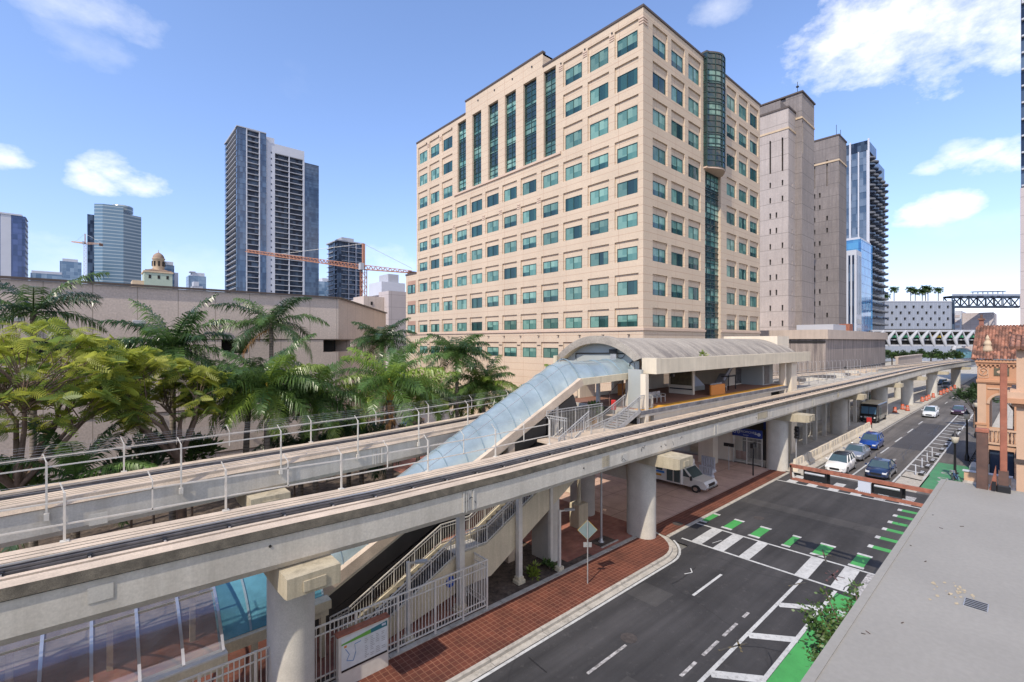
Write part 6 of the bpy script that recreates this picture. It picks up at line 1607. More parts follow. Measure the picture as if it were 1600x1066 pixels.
mpt = [(7.0, 1.55), (7.15, 1.3), (7.05, 1.1), (7.3, 1.0), (7.4, 1.3), (7.35, 1.6), (7.6, 1.62)]
for p, q in zip(mpt, mpt[1:]): a_.bar((p[0], yb - .003, p[1]), (q[0], yb - .003, q[1]), .004, .025, M['map_line'])
for c_ in range(4):
    for k in range(11):
        if rnd.random() < .85: x = 7.75 + c_ * .23; pq(a_, x, x + rnd.uniform(.08, .18), .9 + k * .07, .925 + k * .07, M['map_grey'], yb - .003)
pq(a_, 6.95, 7.05, 1.6, 1.68, M['orange'], yb - .003); part('map_face', a_, mp)
a_ = MB(); a_.bar((6.7, 17.28, 2.08), (8.8, 17.28, 2.08), .34, .05, M['rust']); part('top_cap', a_, mp)
bs = thing('round_sign', 'small round blue sign behind the picket fence under the stair', 'sign', (12.7, 18.6, 0))
M['sign_blue'] = mat('sign blue', (0.02, 0.07, 0.38), 0.45)
a_ = MB(); a_.tube([(12.7, 18.62, .1), (12.7, 18.62, 1.75)], .03, M['grey_steel'], 6); part('pole', a_, bs)
a_ = MB(); a_.tube([(12.7, 18.6, 1.55), (12.7, 18.57, 1.55)], .26, M['sign_blue'], 18); part('disc', a_, bs)
a_ = MB(); a_.bar((12.6, 18.565, 1.62), (12.8, 18.565, 1.62), .004, .05, M['tower_white']); a_.bar((12.58, 18.565, 1.5), (12.82, 18.565, 1.5), .004, .04, M['tower_white']); part('white_mark', a_, bs)
# ------------------------------------------------------------------ measuring aids: a sight line from the camera meets a plane of the place
SN, CS = math.sin(HEAD), math.cos(HEAD)
def on_y(u, v, y):
    k = (u - 800) / 733; x = y * (CS + k * SN) / (SN - k * CS); Y = CS * x + SN * y; return x, 13 - (v - 533) * Y / 733
def on_x(u, v, x):
    k = (u - 800) / 733; y = x * (SN - k * CS) / (CS + k * SN); Y = CS * x + SN * y; return y, 13 - (v - 533) * Y / 733
def on_g(u, v, z=0):
    Y = 733 * (13 - z) / (v - 533); X = (u - 800) / 733 * Y; return SN * X + CS * Y, -CS * X + SN * Y

# ------------------------------------------------------------------ poles, signs, signals
def led_lamp(label, x, y, h, dx, dy):
    t_ = thing('street_lamp', label, 'lamp', (x, y, 0))
    a_ = MB(); a_.box(x - .07, x + .07, y - .07, y + .07, .1, h, M['white_steel']); part('pole', a_, t_)
    a_ = MB(); a_.bbox(x - .2, x + .2, y - .2, y + .2, .1, .35, M['conc_cream'], .03); part('base', a_, t_)
    a_ = MB(); a_.bar((x, y, h - .06), (x + dx, y + dy, h - .03), .08, .06, M['white_steel']); a_.bar((x + dx * .55, y + dy * .55, h - .03), (x + dx * 1.5, y + dy * 1.5, h), .26, .07, M['grey_steel']); part('lamp_head', a_, t_)
x, z = on_y(638, 878, 18.0); led_lamp('white lamp post with a flat head behind the picket fence beside the map board', x, 18.0, z, .45, -.3)
x, z = on_y(874, 797, 17.9); led_lamp('white lamp post with a flat head at the end of the mulch bed', x, 17.9, z, .5, -.3)
def pole(name, label, cat, x, y, h, r, m, base=True):
    t_ = thing(name, label, cat, (x, y, 0)); a_ = MB(); a_.tube([(x, y, .1), (x, y, h)], [r, r * .75], m, 10); part('pole', a_, t_)
    if base: a_ = MB(); a_.lathe([(r * 2.6, .1), (r * 2.6, .16), (r * 1.4, .2), (r * 1.3, .45)], m, (x, y), 10); part('base', a_, t_)
    return t_
pole('lamp_pole', 'grey tapered pole in a square soil pit beside the kerb corner', 'pole', 24.3, 18.6, 6.0, .075, M['grey_steel'])
a_ = MB(); a_.box(23.7, 25.2, 18.1, 19.1, .12, .15, M['mulch']); a_.box(23.6, 25.3, 18.0, 18.1, .12, .17, M['kerb']); struct('tree_pit', a_)
t_ = pole('lamp_pole', 'cream pole on a tall concrete pedestal between the columns', 'pole', 25.3, 21.3, 6.5, .16, M['conc_cream'], False)
a_ = MB(); a_.bbox(24.8, 25.8, 20.85, 21.75, .1, 1.75, M['conc_cream'], .05); part('pedestal', a_, t_)
ws = thing('warning_sign', 'diamond warning sign seen from its grey back on a thin pole in the brick sidewalk', 'sign', (19.6, 15.9, 0))
a_ = MB(); a_.tube([(19.6, 15.9, .12), (19.6, 15.9, 3.5)], .032, M['grey_steel'], 8); part('pole', a_, ws)
sc_, d_ = Vector((19.6, 15.9, 2.95)), Vector((.75, -.66, 0)); up_ = Vector((0, 0, 1)); nn = Vector((.66, .75, 0)) * .03
a_ = MB(); a_.add([sc_ + nn + d_ * .52, sc_ + nn + up_ * .52, sc_ + nn - d_ * .52, sc_ + nn - up_ * .52], [(0, 1, 2, 3)], mat('sign back', (0.24, 0.31, 0.31), .5, .08, 2, metal=.5)); a_.add([sc_ + nn * 1.3 + d_ * .535, sc_ + nn * 1.3 + up_ * .535, sc_ + nn * 1.3 - d_ * .535, sc_ + nn * 1.3 - up_ * .535], [(0, 1, 2, 3)], mat('sign yellow', (0.65, .42, .03), .5)); part('diamond_plate', a_, ws)
a_ = MB(); c_ = sc_ - up_ * .78; a_.bar(c_ + nn - d_ * .22, c_ + nn + d_ * .22, .01, .26, M['grey_steel']); part('small_plate', a_, ws)

# station name sign with gate, signal poles
sg = thing('station_sign', 'blue station name sign with white lettering above a white picket gate', 'sign', (51.2, 20.2, 0))
y0, z0 = on_x(1146, 695, 51.2); y1, z1 = on_x(1193, 700, 51.2)
M['sign_navy'] = mat('sign navy', (0.012, 0.035, 0.20), 0.4)
a_ = MB(); a_.box(51.1, 51.2, 18.75, 21.75, 2.95, 3.78, M['sign_navy']); part('board', a_, sg)
for body, size, z, y in (('METROMOVER', .33, 3.46, 20.35), ('Station', .2, 3.14, 20.35)):
    me = text_mesh(body, size, M['tower_white']); o = bpy.data.objects.new('lettering', me); COL.objects.link(o); o.parent = sg
    o.location = (51.07 - 51.2, y - 20.2, z); o.rotation_euler = (R(90), 0, R(-90))
a_ = MB()
for y in (21.5, 21.1): a_.tube([(51.09, y + .13 * math.cos(2 * PI * k / 14), 3.4 + .16 * math.sin(2 * PI * k / 14)) for k in range(15)], .03, M['tower_white'], 5)
a_.tube([(51.09, 19.05, 3.35), (51.07, 19.05, 3.35)], .17, M['tower_white'], 14); a_.box(51.07, 51.1, 19.1, 19.45, 3.3, 3.42, M['tower_white']); part('symbols', a_, sg)
a_ = MB()
for y in (18.8, 20.3, 21.7): a_.box(51.2, 51.28, y - .05, y + .05, .06, 2.95, M['white_steel'])
for z in (2.85, .25, 2.5): a_.box(51.22, 51.27, 18.8, 21.7, z - .03, z + .03, M['white_steel'])
for k in range(22): y = 18.85 + k * .13; a_.box(51.23, 51.26, y - .013, y + .013, .25, 2.85, M['white_steel'])
part('gate', a_, sg)
a_ = MB(); a_.box(54, 54.2, 18.5, 26, .1, 5.4, M['esc']); a_.box(54.1, 60, 26, 26.3, .1, 5.4, M['mauve']); a_.box(51.3, 51.9, 21.8, 23.6, .06, 5.4, M['st_wall']); a_.box(53.5, 53.9, 21.8, 24.5, .1, 5.4, M['st_wall']); a_.box(53.8, 54, 19.0, 19.6, 3.5, 5.0, M['sign_navy'])
a_.box(48.4, 49.6, 22.6, 24.2, .06, 5.4, M['st_wall']); a_.box(51.9, 52.0, 20.6, 21.7, .3, 1.2, M['brick_plaza']); part('hall_walls', a_, st)
tp = thing('signal_pole', 'black pedestrian signal pole in front of the station gate', 'traffic signal', (47.4, 18.2, 0))
a_ = MB(); a_.tube([(47.4, 18.2, .06), (47.4, 18.2, 3.2)], .07, M['black'], 8); part('pole', a_, tp)
for dx in (-.28, .3):
    a_ = MB(); a_.bbox(47.4 + dx - .2, 47.4 + dx + .2, 18.0, 18.3, 2.75, 3.2, M['black'], .03); part('signal_head', a_, tp)
ss = thing('street_sign', 'small dark street name plate on a thin post left of the station gate', 'sign', (47.6, 20.6, 0))
a_ = MB(); a_.tube([(47.6, 20.6, .06), (47.6, 20.6, 2.5)], .035, M['grey_steel'], 6); part('post', a_, ss)
a_ = MB(); a_.box(47.57, 47.63, 20.1, 21.1, 2.4, 2.75, M['black']); part('plate', a_, ss)
ts = thing('signal_pole', 'grey pole with a three lens traffic signal beside the beige barriers', 'traffic signal', (52.3, 16.0, 0))
a_ = MB(); a_.tube([(52.3, 16.0, .1), (52.3, 16.0, 3.6)], .06, M['grey_steel'], 8); part('pole', a_, ts)
a_ = MB(); a_.bbox(52.1, 52.42, 15.7, 16.1, 3.3, 4.5, M['black'], .04)
for k in range(3): a_.tube([(52.1, 15.9, 3.5 + k * .38), (51.85, 15.9, 3.46 + k * .38)], .15, M['black'], 10)
part('signal_head', a_, ts)
wp_ = thing('sign_pole', 'white pole with a round foot behind the beige barriers', 'pole', (72.2, 20.4, 0))
a_ = MB(); a_.tube([(72.2, 20.4, .13), (72.2, 20.4, 6.2)], .08, M['white_steel'], 8); a_.lathe([(.4, .13), (.4, .2), (.12, .3)], M['white_steel'], (72.2, 20.4), 12); part('pole', a_, wp_)

# rust coloured mast arm with two horizontal signals
ma = thing('signal_mast_arm', 'rust red twin bar mast arm holding two black horizontal signals over the street', 'traffic signal', (28.8, 1.7, 0))
XA = 28.8
a_ = MB(); a_.bbox(XA - .16, XA + .16, 1.55, 1.85, .1, 6.3, M['rust_dark'], .03); part('mast', a_, ma)
a_ = MB(); a_.bar((XA, 1.6, 6.05), (XA, 9.1, 6.12), .17, .17, M['rust']); a_.bar((XA, 1.6, 5.32), (XA, 9.0, 5.42), .15, .13, M['rust']); a_.bar((XA, 9.03, 5.36), (XA, 9.06, 6.16), .17, .1, M['rust_dark']); a_.bar((XA, 8.9, 5.45), (XA, 9.0, 5.75), .1, .1, M['white_steel']); part('arm', a_, ma)
for u0, u1 in ((1256, 1291), (1364, 1409)):
    ya, _ = on_x(u0, 740, XA); yb_, _ = on_x(u1, 740, XA)
    a_ = MB(); a_.bbox(XA - .02, XA + .3, yb_, ya, 5.5, 5.98, M['black'], .04); a_.tube([(XA - .02, ya - .06, 5.86), (XA - .02, yb_ + .06, 5.86)], .07, M['grey_steel'], 8)
    a_.box(XA + .28, XA + .32, yb_ - .1, ya + .1, 5.42, 6.02, M['black'])
    for k in range(3): yy = lerp(ya, yb_, (k + .5) / 3); a_.tube([(XA + .32, yy, 5.72), (XA + .6, yy, 5.7)], .14, M['black'], 10)
    part('signal_head', a_, ma)
ya, _ = on_x(1341, 755, XA); yb_, _ = on_x(1361, 755, XA)
a_ = MB(); a_.box(XA - .06, XA - .03, yb_, ya, 5.36, 6.0, M['tower_white'])
for k in range(5): yy = lerp(ya, yb_, .2 + .15 * k); a_.box(XA - .064, XA - .06, yy - .012, yy + .012, 5.4, 5.5, M['map_grey'])
part('sign_back', a_, ma)

# beige barriers, barrels, delineators
def barrier_mesh():
    mb = MB(); m = M['barrier']; mb.extrude([(-.3, 0), (-.3, .2), (-.14, .5), (-.1, 1.15), (.1, 1.15), (.14, .5), (.3, .2), (.3, 0)], 'x', -1.86, 1.86, m)
    for k in range(4): x = -1.5 + k * 1.0; mb.box(x - .04, x + .04, -.16, .16, .3, 1.1, m)
    return mb
M['barrier'] = mat('beige barrier', (0.60, 0.53, 0.42), 0.7, 0.1, 1, stain=0.5, stain_col=(0.34, 0.28, 0.2))
bar_me = barrier_mesh().mesh('barrier')
blab = ['beige road barrier at the crosswalk end of the row', 'second beige road barrier from the crosswalk', 'beige road barrier beside the white parked car', 'beige road barrier between the white and grey parked cars', 'beige road barrier beside the grey parked car', 'beige road barrier behind the grey parked car', 'beige road barrier beside the blue parked car', 'last beige road barrier, next to the red panel']
for k, l in enumerate(blab):
    o = bpy.data.objects.new('road_barrier', bar_me); COL.objects.link(o); x = 53.6 + k * 4.05; o.location = (x, 16.0 + .0 * k + (0.02 * k), .13); o.rotation_euler = (0, 0, .004 + rnd.uniform(-.012, .012)); tag(o, l, 'barrier', 'beige road barriers along the kerb')
t_ = thing('red_barricade', 'upright red panel marker at the end of the beige barriers', 'barricade', (85.3, 16.5, .13))
a_ = MB(); a_.box(85.2, 85.27, 16.15, 16.75, .7, 1.75, mat('red panel', (0.42, 0.03, 0.03), .5)); part('panel', a_, t_)
a_ = MB(); a_.box(85.2, 85.28, 16.1, 16.2, .13, 1, M['black']); a_.box(85.2, 85.28, 16.7, 16.8, .13, 1, M['black']); part('legs', a_, t_)
M['barrel'] = mat('barrel orange', (0.42, 0.065, 0.015), 0.5, 0.06, 2); M['barrel_dark'] = mat('barrel stripe', (0.30, 0.035, 0.02), 0.5)
M['map_grey2'] = mat('dull reflective band', (0.42, 0.36, 0.33), .5)
def barrel_root():
    t_ = thing('traffic_barrel', '', 'barrel', (0, 0, 0), 'orange traffic barrels along the closed lane')
    a_ = MB(); a_.lathe([(.34, .06), (.32, .3), (.3, .32), (.29, .52), (.28, .54), (.27, .74), (.25, .76), (.24, .98), (.2, 1.02)], M['barrel'], (0, 0), 14); part('drum', a_, t_)
    a_ = MB(); a_.lathe([(.40, 0), (.40, .05), (.35, .07)], M['rubber'], (0, 0), 14); part('base', a_, t_)
    a_ = MB()
    for z, r_ in ((.34, .305), (.6, .285)): a_.lathe([(r_ + .004, z), (r_ - .002, z + .07)], M['map_grey2'], (0, 0), 14)
    part('stripe', a_, t_)
    return t_
bars_ = [((107.5, 17.0), 'single orange barrel standing apart, nearest to the black truck'), ((112.0, 15.9), 'front barrel of the orange pair beside the tall column'), ((113.4, 16.8), 'rear barrel of the orange pair beside the tall column'), ((131.2, 16.2), 'nearest barrel of the group of four orange barrels'), ((134.2, 15.9), 'second barrel of the group of four orange barrels'), ((137.7, 15.9), 'third barrel of the group of four orange barrels'), ((142.5, 15.7), 'farthest barrel of the group of four orange barrels'),
         ((151, 15.3), 'first barrel of the far row along the bending kerb'), ((155.4, 15.2), 'second barrel of the far row along the bending kerb'), ((159.8, 15.0), 'third barrel of the far row along the bending kerb'), ((166.4, 14.9), 'fourth barrel of the far row along the bending kerb'), ((174, 14.8), 'fifth barrel of the far row along the bending kerb'), ((183, 14.6), 'last and farthest orange barrel at the street bend')]
b0 = barrel_root()
for n, ((x, y), l) in enumerate(bars_):
    o = b0 if n == 0 else dup(b0, (x, y, .13)); o.location = (x, y, .13); o['label'] = l
def delin_root():
    t_ = thing('lane_delineator', '', 'bollard', (0, 0, 0), 'delineators along the bike lane buffer')
    a_ = MB(); a_.lathe([(.05, .05), (.045, 1.0), (.03, 1.03)], M['tower_white'], (-.9, .35), 10); part('flex_post', a_, t_)
    a_ = MB(); a_.bbox(-.85, .85, -.2, .2, .009, .2, M['rubber'], .06); part('rubber_kerb', a_, t_)
    a_ = MB()
    for x in (-.3, .35): a_.bbox(x - .16, x + .16, -.14, .14, .2, .22, M['tower_white'], .008); a_.box(x - .14, x + .14, -.215, -.2, .03, .16, M['tower_white'])
    part('reflector', a_, t_)
    return t_
dl0 = delin_root()
for n, x in enumerate((60.4, 64.2, 67.6, 71.2, 75.3, 79.0, 83.7, 88.5, 94)):
    o = dl0 if n == 0 else dup(dl0, (x, 7.5, 0)); o.location = (x, 7.48, 0)
    if n >= 4:
        for c_ in children(o):
            if c_.name.startswith('flex_post'): bpy.data.objects.remove(c_)
    o['label'] = ['first black and white lane delineator nearest the signal arm', 'second lane delineator from the signal arm', 'third lane delineator from the signal arm', 'fourth lane delineator from the signal arm', 'fifth lane delineator from the signal arm', 'sixth lane delineator, beside the dark asphalt patch', 'seventh lane delineator, beside the dark asphalt patch', 'eighth lane delineator, partly behind the street lamp head', 'farthest lane delineator near the purple car'][n]
def lamp(label, x, y, h, twin=False):
    t_ = thing('street_lamp', label, 'lamp', (x, y, .13))
    a_ = MB(); a_.lathe([(.2, .13), (.2, .6), (.14, .75), (.1, 1.0), (.085, h - .5), (.12, h - .45)], M['black'], (x, y), 12); part('pole', a_, t_)
    a_ = MB(); a_.lathe([(.1, h - .45), (.22, h - .35), (.3, h + .1), (.26, h + .2), (.12, h + .32)], mat('lamp globe', (0.55, 0.5, 0.4), .3), (x, y), 12); part('lantern', a_, t_)
    a_ = MB(); a_.lathe([(.3, h + .18), (.16, h + .38), (.06, h + .5), (.03, h + .7)], M['black'], (x, y), 12); part('finial', a_, t_)
x, z = on_y(1491, 690, 5.1); lamp('black lamp post with cream lantern nearest the roof ledge', 60.1, 5.1, 3.9)
lamp('black lamp post between the near lantern and the peach building', 70.0, 5.0, 5.0)
lamp('black lamp post farther down, touching the small street tree', 88.0, 5.4, 4.6)
lw_ = thing('planter_wall', 'low white planter wall beside the nearest black lamp post', 'wall', (60.5, 3.5, 0))
a_ = MB(); a_.box(60.2, 60.5, 1.5, 4.5, .13, .95, M['peach_l']); a_.box(60.1, 60.6, 1.4, 4.6, .95, 1.05, M['tower_white']); part('wall', a_, lw_)
a_ = MB(); a_.box(61, 63.5, 3.0, 4.2, .13, 1.3, M['gable']); part('utility_cabinet', a_, lw_)

# bicycles at the kerbside rack
def bicycle(col):
    t_ = thing('bicycle', '', 'bicycle', (0, 0, 0), 'share bicycles in the kerbside rack')
    for x in (-.52, .52):
        a_ = MB(); a_.tube([(x + .33 * math.cos(2 * PI * k / 18), 0, .34 + .33 * math.sin(2 * PI * k / 18)) for k in range(19)], .025, M['rubber'], 6, False)
        for k in range(6): t = PI * k / 6; a_.bar((x - .3 * math.cos(t), 0, .34 - .3 * math.sin(t)), (x + .3 * math.cos(t), 0, .34 + .3 * math.sin(t)), .006, .006, M['grey_steel'])
        part('wheel', a_, t_)
    a_ = MB()
    for p, q in (((-.52, .34), (-.1, .34)), ((-.52, .34), (-.2, .78)), ((-.1, .34), (-.24, .9)), ((-.1, .34), (.38, .72)), ((-.22, .62), (.36, .8)), ((.52, .34), (.34, .95))): a_.tube([(p[0], 0, p[1]), (q[0], 0, q[1])], .025, col, 6)
    part('frame', a_, t_)
    a_ = MB(); a_.bbox(-.36, -.12, -.07, .07, .9, .97, M['black'], .02); part('saddle', a_, t_)
    a_ = MB(); a_.tube([(.25, -.28, 1.02), (.36, -.1, 1.0), (.36, .1, 1.0), (.25, .28, 1.02)], .018, M['black'], 6); a_.bbox(.45, .75, -.15, .15, .75, .95, M['grey_steel'], .02); part('handlebar', a_, t_)
    return t_
M['bike_blue'] = mat('bike blue', (0.08, 0.16, 0.30), .4)
bk0 = bicycle(M['bike_blue'])
spots = [(67.5 + k * 1.15, 3.95, -.95) for k in range(8)] + [(58.6, 4.9, .5)]
bl_ = ['nearest blue share bicycle of the rack by the second lamp post'] + [f'{o} blue share bicycle of the rack counted from the lamp post' for o in ('second', 'third', 'fourth', 'fifth', 'sixth', 'seventh')] + ['farthest blue share bicycle of the rack', 'lone bicycle leaning at the foot of the nearest black lamp post']
for n, (x, y, rz) in enumerate(spots):
    o = bk0 if n == 0 else dup(bk0, (x, y, .13), rz); o.location = (x, y, .13); o.rotation_euler = (0, 0, rz); o['label'] = bl_[n]

# ------------------------------------------------------------------ vehicles
M['car_glass'] = mat('car glass', (0.05, 0.08, 0.085), 0.05, 0.15, 1.5, spec=1.0)
M['chrome'] = mat('chrome', (0.6, 0.6, 0.6), 0.15, 0.05, 2, metal=1.0)
M['headlight'] = mat('headlight', (0.65, 0.66, 0.66), 0.1, 0.1, 5, spec=1.0)
M['tail'] = mat('tail light', (0.35, 0.01, 0.01), 0.15, 0.1, 5, spec=1.0)
M['plate'] = mat('number plate', (0.6, 0.6, 0.55), .5)
def car_paint(name, col, metal=.3):
    m, nt_, b = node_mat(name); b.inputs['Base Color'].default_value = (*col, 1); b.inputs['Metallic'].default_value = metal; b.inputs['Roughness'].default_value = .32
    b.inputs['Coat Weight'].default_value = .8; b.inputs['Coat Roughness'].default_value = .05; return m
def car(label, x, y, paint, kind='sedan', L=4.6, W=1.85, Hh=1.46, rz=0, flip=False, group=None, roofmat=None):
    """front faces -x; lofted from cross-sections"""
    t_ = thing('parked_car' if group else 'car', label, 'car', (0, 0, 0), group)
    h = L / 2; suv = kind == 'suv'
    # stations along the length: (x, half width low, half width belt, z belt, z bottom)
    bel = .92 if not suv else 1.02
    st_ = [(-h, .62, .60, .62, .30), (-h + .12, .84, .80, .72, .20), (-h + .55, .93, .88, bel - .1, .18), (-h + 1.25, .95, .91, bel, .17), (-.2, .96, .92, bel + .03, .17), (h - 1.2, .96, .92, bel + .06, .17), (h - .5, .95, .89, bel + .06, .2), (h - .1, .88, .82, bel - .02, .26), (h, .70, .66, .75, .38)]
    k = W / 2 / .96
    a_ = MB(); ring_ = []
    for xs, wl, wb, zb, z0 in st_:
        wl *= k; wb *= k; zm = (z0 + zb) / 2 + .04
        ring_.append([(xs, -wl * .92, z0), (xs, -wl, z0 + .12), (xs, -wl * 1.005, zm), (xs, -wb, zb - .06), (xs, -wb * .9, zb), (xs, 0, zb + .035), (xs, wb * .9, zb), (xs, wb, zb - .06), (xs, wl * 1.005, zm), (xs, wl, z0 + .12), (xs, wl * .92, z0)])
    pts = [p for r_ in ring_ for p in r_]; n = 11; f = []
    for i in range(len(ring_) - 1):
        for j in range(n - 1): f.append((i * n + j, i * n + j + 1, (i + 1) * n + j + 1, (i + 1) * n + j))
        f.append((i * n + n - 1, i * n, (i + 1) * n, (i + 1) * n + n - 1))
    a_.add(pts, [tuple(reversed(q)) for q in f], paint, True); a_.add(ring_[0], [tuple(reversed(range(n)))] if False else [tuple(range(n))], paint); a_.add(ring_[-1], [tuple(reversed(range(n)))], paint)
    part('body', a_, t_)
    # cabin: glass house with painted roof and pillars
    zb = bel + .0; zr = Hh; ws, rs = (-h + 1.15, -h + 1.95), ((h - .65, h - 1.35) if not suv else (h - .2, h - .5))
    wb, wr = .86 * k, .66 * k
    a_ = MB(); P = lambda x_, w_, z_: [(x_, -w_, z_), (x_, w_, z_)]
    b0, b1 = P(ws[0], wb, zb), P(rs[0], wb * .97, zb + .05); t0, t1 = P(ws[1], wr, zr - .03), P(rs[1], wr * .97, zr - .05)
    a_.quad(b0[1], b0[0], t0[0], t0[1], M['car_glass']); a_.quad(b1[0], b1[1], t1[1], t1[0], M['car_glass'])
    a_.quad(b0[0], b1[0], t1[0], t0[0], M['car_glass']); a_.quad(b1[1], b0[1], t0[1], t1[1], M['car_glass']); part('windows', a_, t_)
    a_ = MB(); rm = roofmat or paint; mx = (ws[1] + rs[1]) / 2
    rp = [(xx, yy, zz) for xx, zz, wf in ((ws[1] - .04, zr - .05, 1.0), (ws[1] + .3, zr, 1.0), (mx, zr + .02, 1.0), (rs[1] - .2, zr - .01, .98), (rs[1] + .05, zr - .07, .96)) for yy, zz in ((-wr * wf * 1.02, zz - .05), (-wr * wf * .8, zz + .0), (0, zz + .02), (wr * wf * .8, zz), (wr * wf * 1.02, zz - .05))]
    a_.add(rp, [(i * 5 + j, (i + 1) * 5 + j, (i + 1) * 5 + j + 1, i * 5 + j + 1) for i in range(4) for j in range(4)], rm, True)
    for s_ in (0, 1):
        sg_ = -1 if s_ == 0 else 1
        a_.bar(b0[s_], t0[s_], .07, .06, paint); a_.bar(b1[s_], t1[s_], .1, .07, paint)
        for fr in (.45,) if not suv else (.36, .72): a_.bar((lerp(b0[s_][0], b1[s_][0], fr), sg_ * wb * .99, zb), (lerp(t0[s_][0], t1[s_][0], fr), sg_ * wr * 1.0, zr - .03), .07, .05, paint)
        if suv: a_.bar((ws[1] + .2, sg_ * wr * .9, zr + .06), (rs[1] - .1, sg_ * wr * .9, zr + .05), .04, .03, M['grey_steel'])
    part('roof', a_, t_)
    for xs in (-h + .85, h - .85):
        for s_ in (-1, 1):
            a_ = MB(); yo = s_ * (W / 2 - .1); R_ = .33 if not suv else .36
            a_.tube([(xs, yo - .11, R_), (xs, yo + .115, R_)], R_, M['rubber'], 18, True, False); o = part('wheel', a_, t_)
            c_ = MB(); c_.tube([(xs, yo + s_ * .118, R_), (xs, yo + s_ * .125, R_)], R_ * .62, M['grey_steel'], 12, True, False); part('rim', c_, o)
    for s_ in (-1, 1):
        a_ = MB(); a_.add([(-h + .02, s_ * .45 * k, .58), (-h + .1, s_ * .80 * k, .60), (-h + .32, s_ * .87 * k, .74), (-h + .1, s_ * .5 * k, .68)], [(0, 1, 2, 3) if s_ > 0 else (3, 2, 1, 0)], M['headlight']); a_.bbox(-h - .005, -h + .2, s_ * .66 * k - .17, s_ * .66 * k + .17, .56, .70, M['headlight'], .03); part('headlight', a_, t_)
        a_ = MB(); a_.bbox(h - .16, h + .005, s_ * .64 * k - .17, s_ * .64 * k + .17, .74, .92, M['tail'], .03); part('tail_light', a_, t_)
        a_ = MB(); a_.bbox(-h + 1.42, -h + 1.6, s_ * (W / 2 + .1) - .1, s_ * (W / 2 + .1) + .1, bel + .02, bel + .16, paint, .04); part('mirror', a_, t_)
    a_ = MB(); a_.bbox(-h - .02, -h + .1, -.42 * k, .42 * k, .40, .60, M['black'], .02); a_.bbox(-h - .01, -h + .2, -.7 * k, .7 * k, .2, .32, M['black'], .03); part('grille', a_, t_)
    a_ = MB(); a_.box(h + .0, h + .012, -.26, .26, .62, .76, M['plate']); part('number_plate', a_, t_)
    t_.location = (x, y, 0); t_.rotation_euler = (0, 0, rz + (PI if flip else 0)); return t_
G_ = 'cars waiting or parked in the left lanes'
car('dark blue sedan waiting alone in the middle lane behind the signal arm', 57.2, 10.1, car_paint('car navy', (0.012, 0.03, 0.09)), 'sedan', 4.7, group=G_)
car('white car with a black roof first in the left lane behind the signal arm', 56.3, 13.2, car_paint('car white', (0.72, 0.70, 0.67), .0), 'suv', 4.5, Hh=1.62, group=G_, roofmat=M['black'])
car('silver grey sedan second in the left lane', 63.6, 13.4, car_paint('car silver', (0.30, 0.32, 0.36), .5), 'sedan', 4.6, group=G_)
car('bright blue suv third in the left lane by the red panel', 71.2, 13.5, car_paint('car blue', (0.01, 0.06, 0.30)), 'suv', 4.6, Hh=1.68, group=G_)
car('white suv driving in the middle of the far street', 107.8, 12.2, car_paint('car white far', (0.62, 0.64, 0.66), .0), 'suv', 4.8, Hh=1.75)
car('dark purple sedan driving near the far end of the hatched buffer', 115.2, 9.25, car_paint('car purple', (0.06, 0.02, 0.05)), 'sedan', 4.7)
car('dark car parked among palm trunks behind the rear guideway', 36.2, 63.5, car_paint('car black', (0.01, 0.012, 0.02)), 'sedan', 4.6, rz=.4)
car('silver pickup like car at the far street bend under the guideway', 176, 16.6, car_paint('car far silver', (0.35, 0.36, 0.38), .3), 'suv', 5.0, Hh=1.8)
car('black car parked under the far guideway at the street bend', 186, 18.4, car_paint('car far black', (0.012, 0.012, 0.014)), 'suv', 5.0, Hh=1.8)

tk = thing('delivery_truck', 'boxy black delivery truck with a cream roof parked under the guideway', 'truck', (94, 17.7, .13))
bkp = car_paint('truck black', (0.008, 0.009, 0.012), .1)
a_ = MB(); a_.bbox(92.0, 98.3, 16.55, 18.85, .55, 3.0, bkp, .08); a_.extrude([(91.0, .5), (90.9, 1.25), (91.2, 1.45), (91.75, 2.95), (92.05, 2.98), (92.05, .5)], 'y', 16.6, 18.8, bkp); part('body', a_, tk)
a_ = MB(); a_.bbox(91.8, 98.2, 16.6, 18.8, 3.0, 3.12, M['conc_cream'], .04); part('roof', a_, tk)
a_ = MB()
for y0, y1 in ((16.75, 17.66), (17.74, 18.65)): a_.add([(91.21, y0, 1.52), (91.21, y1, 1.52), (91.62, y1, 2.6), (91.62, y0, 2.6)], [(3, 2, 1, 0)], mat('truck windscreen', (0.06, 0.13, 0.2), .05, spec=1.0))
part('windscreen', a_, tk)
for y in (16.85, 18.55):
    a_ = MB(); a_.tube([(90.95, y, 1.0), (90.86, y, 1.0)], .11, M['headlight'], 12); part('headlight', a_, tk)
for x in (92.2, 96.8):
    for y in (16.65, 18.75): a_ = MB(); a_.tube([(x, y - .13, .52), (x, y + .13, .52)], .4, M['rubber'], 16, True, False); part('wheel', a_, tk)
a_ = MB(); a_.bbox(90.7, 91.0, 16.6, 18.8, .5, .72, M['black'], .03); a_.box(90.88, 90.92, 17.2, 18.2, .85, 1.15, M['grey_steel']); part('bumper', a_, tk)
a_ = MB(); a_.box(93, 93.9, 16.52, 16.56, .8, 2.5, M['car_glass']); part('side_door', a_, tk)

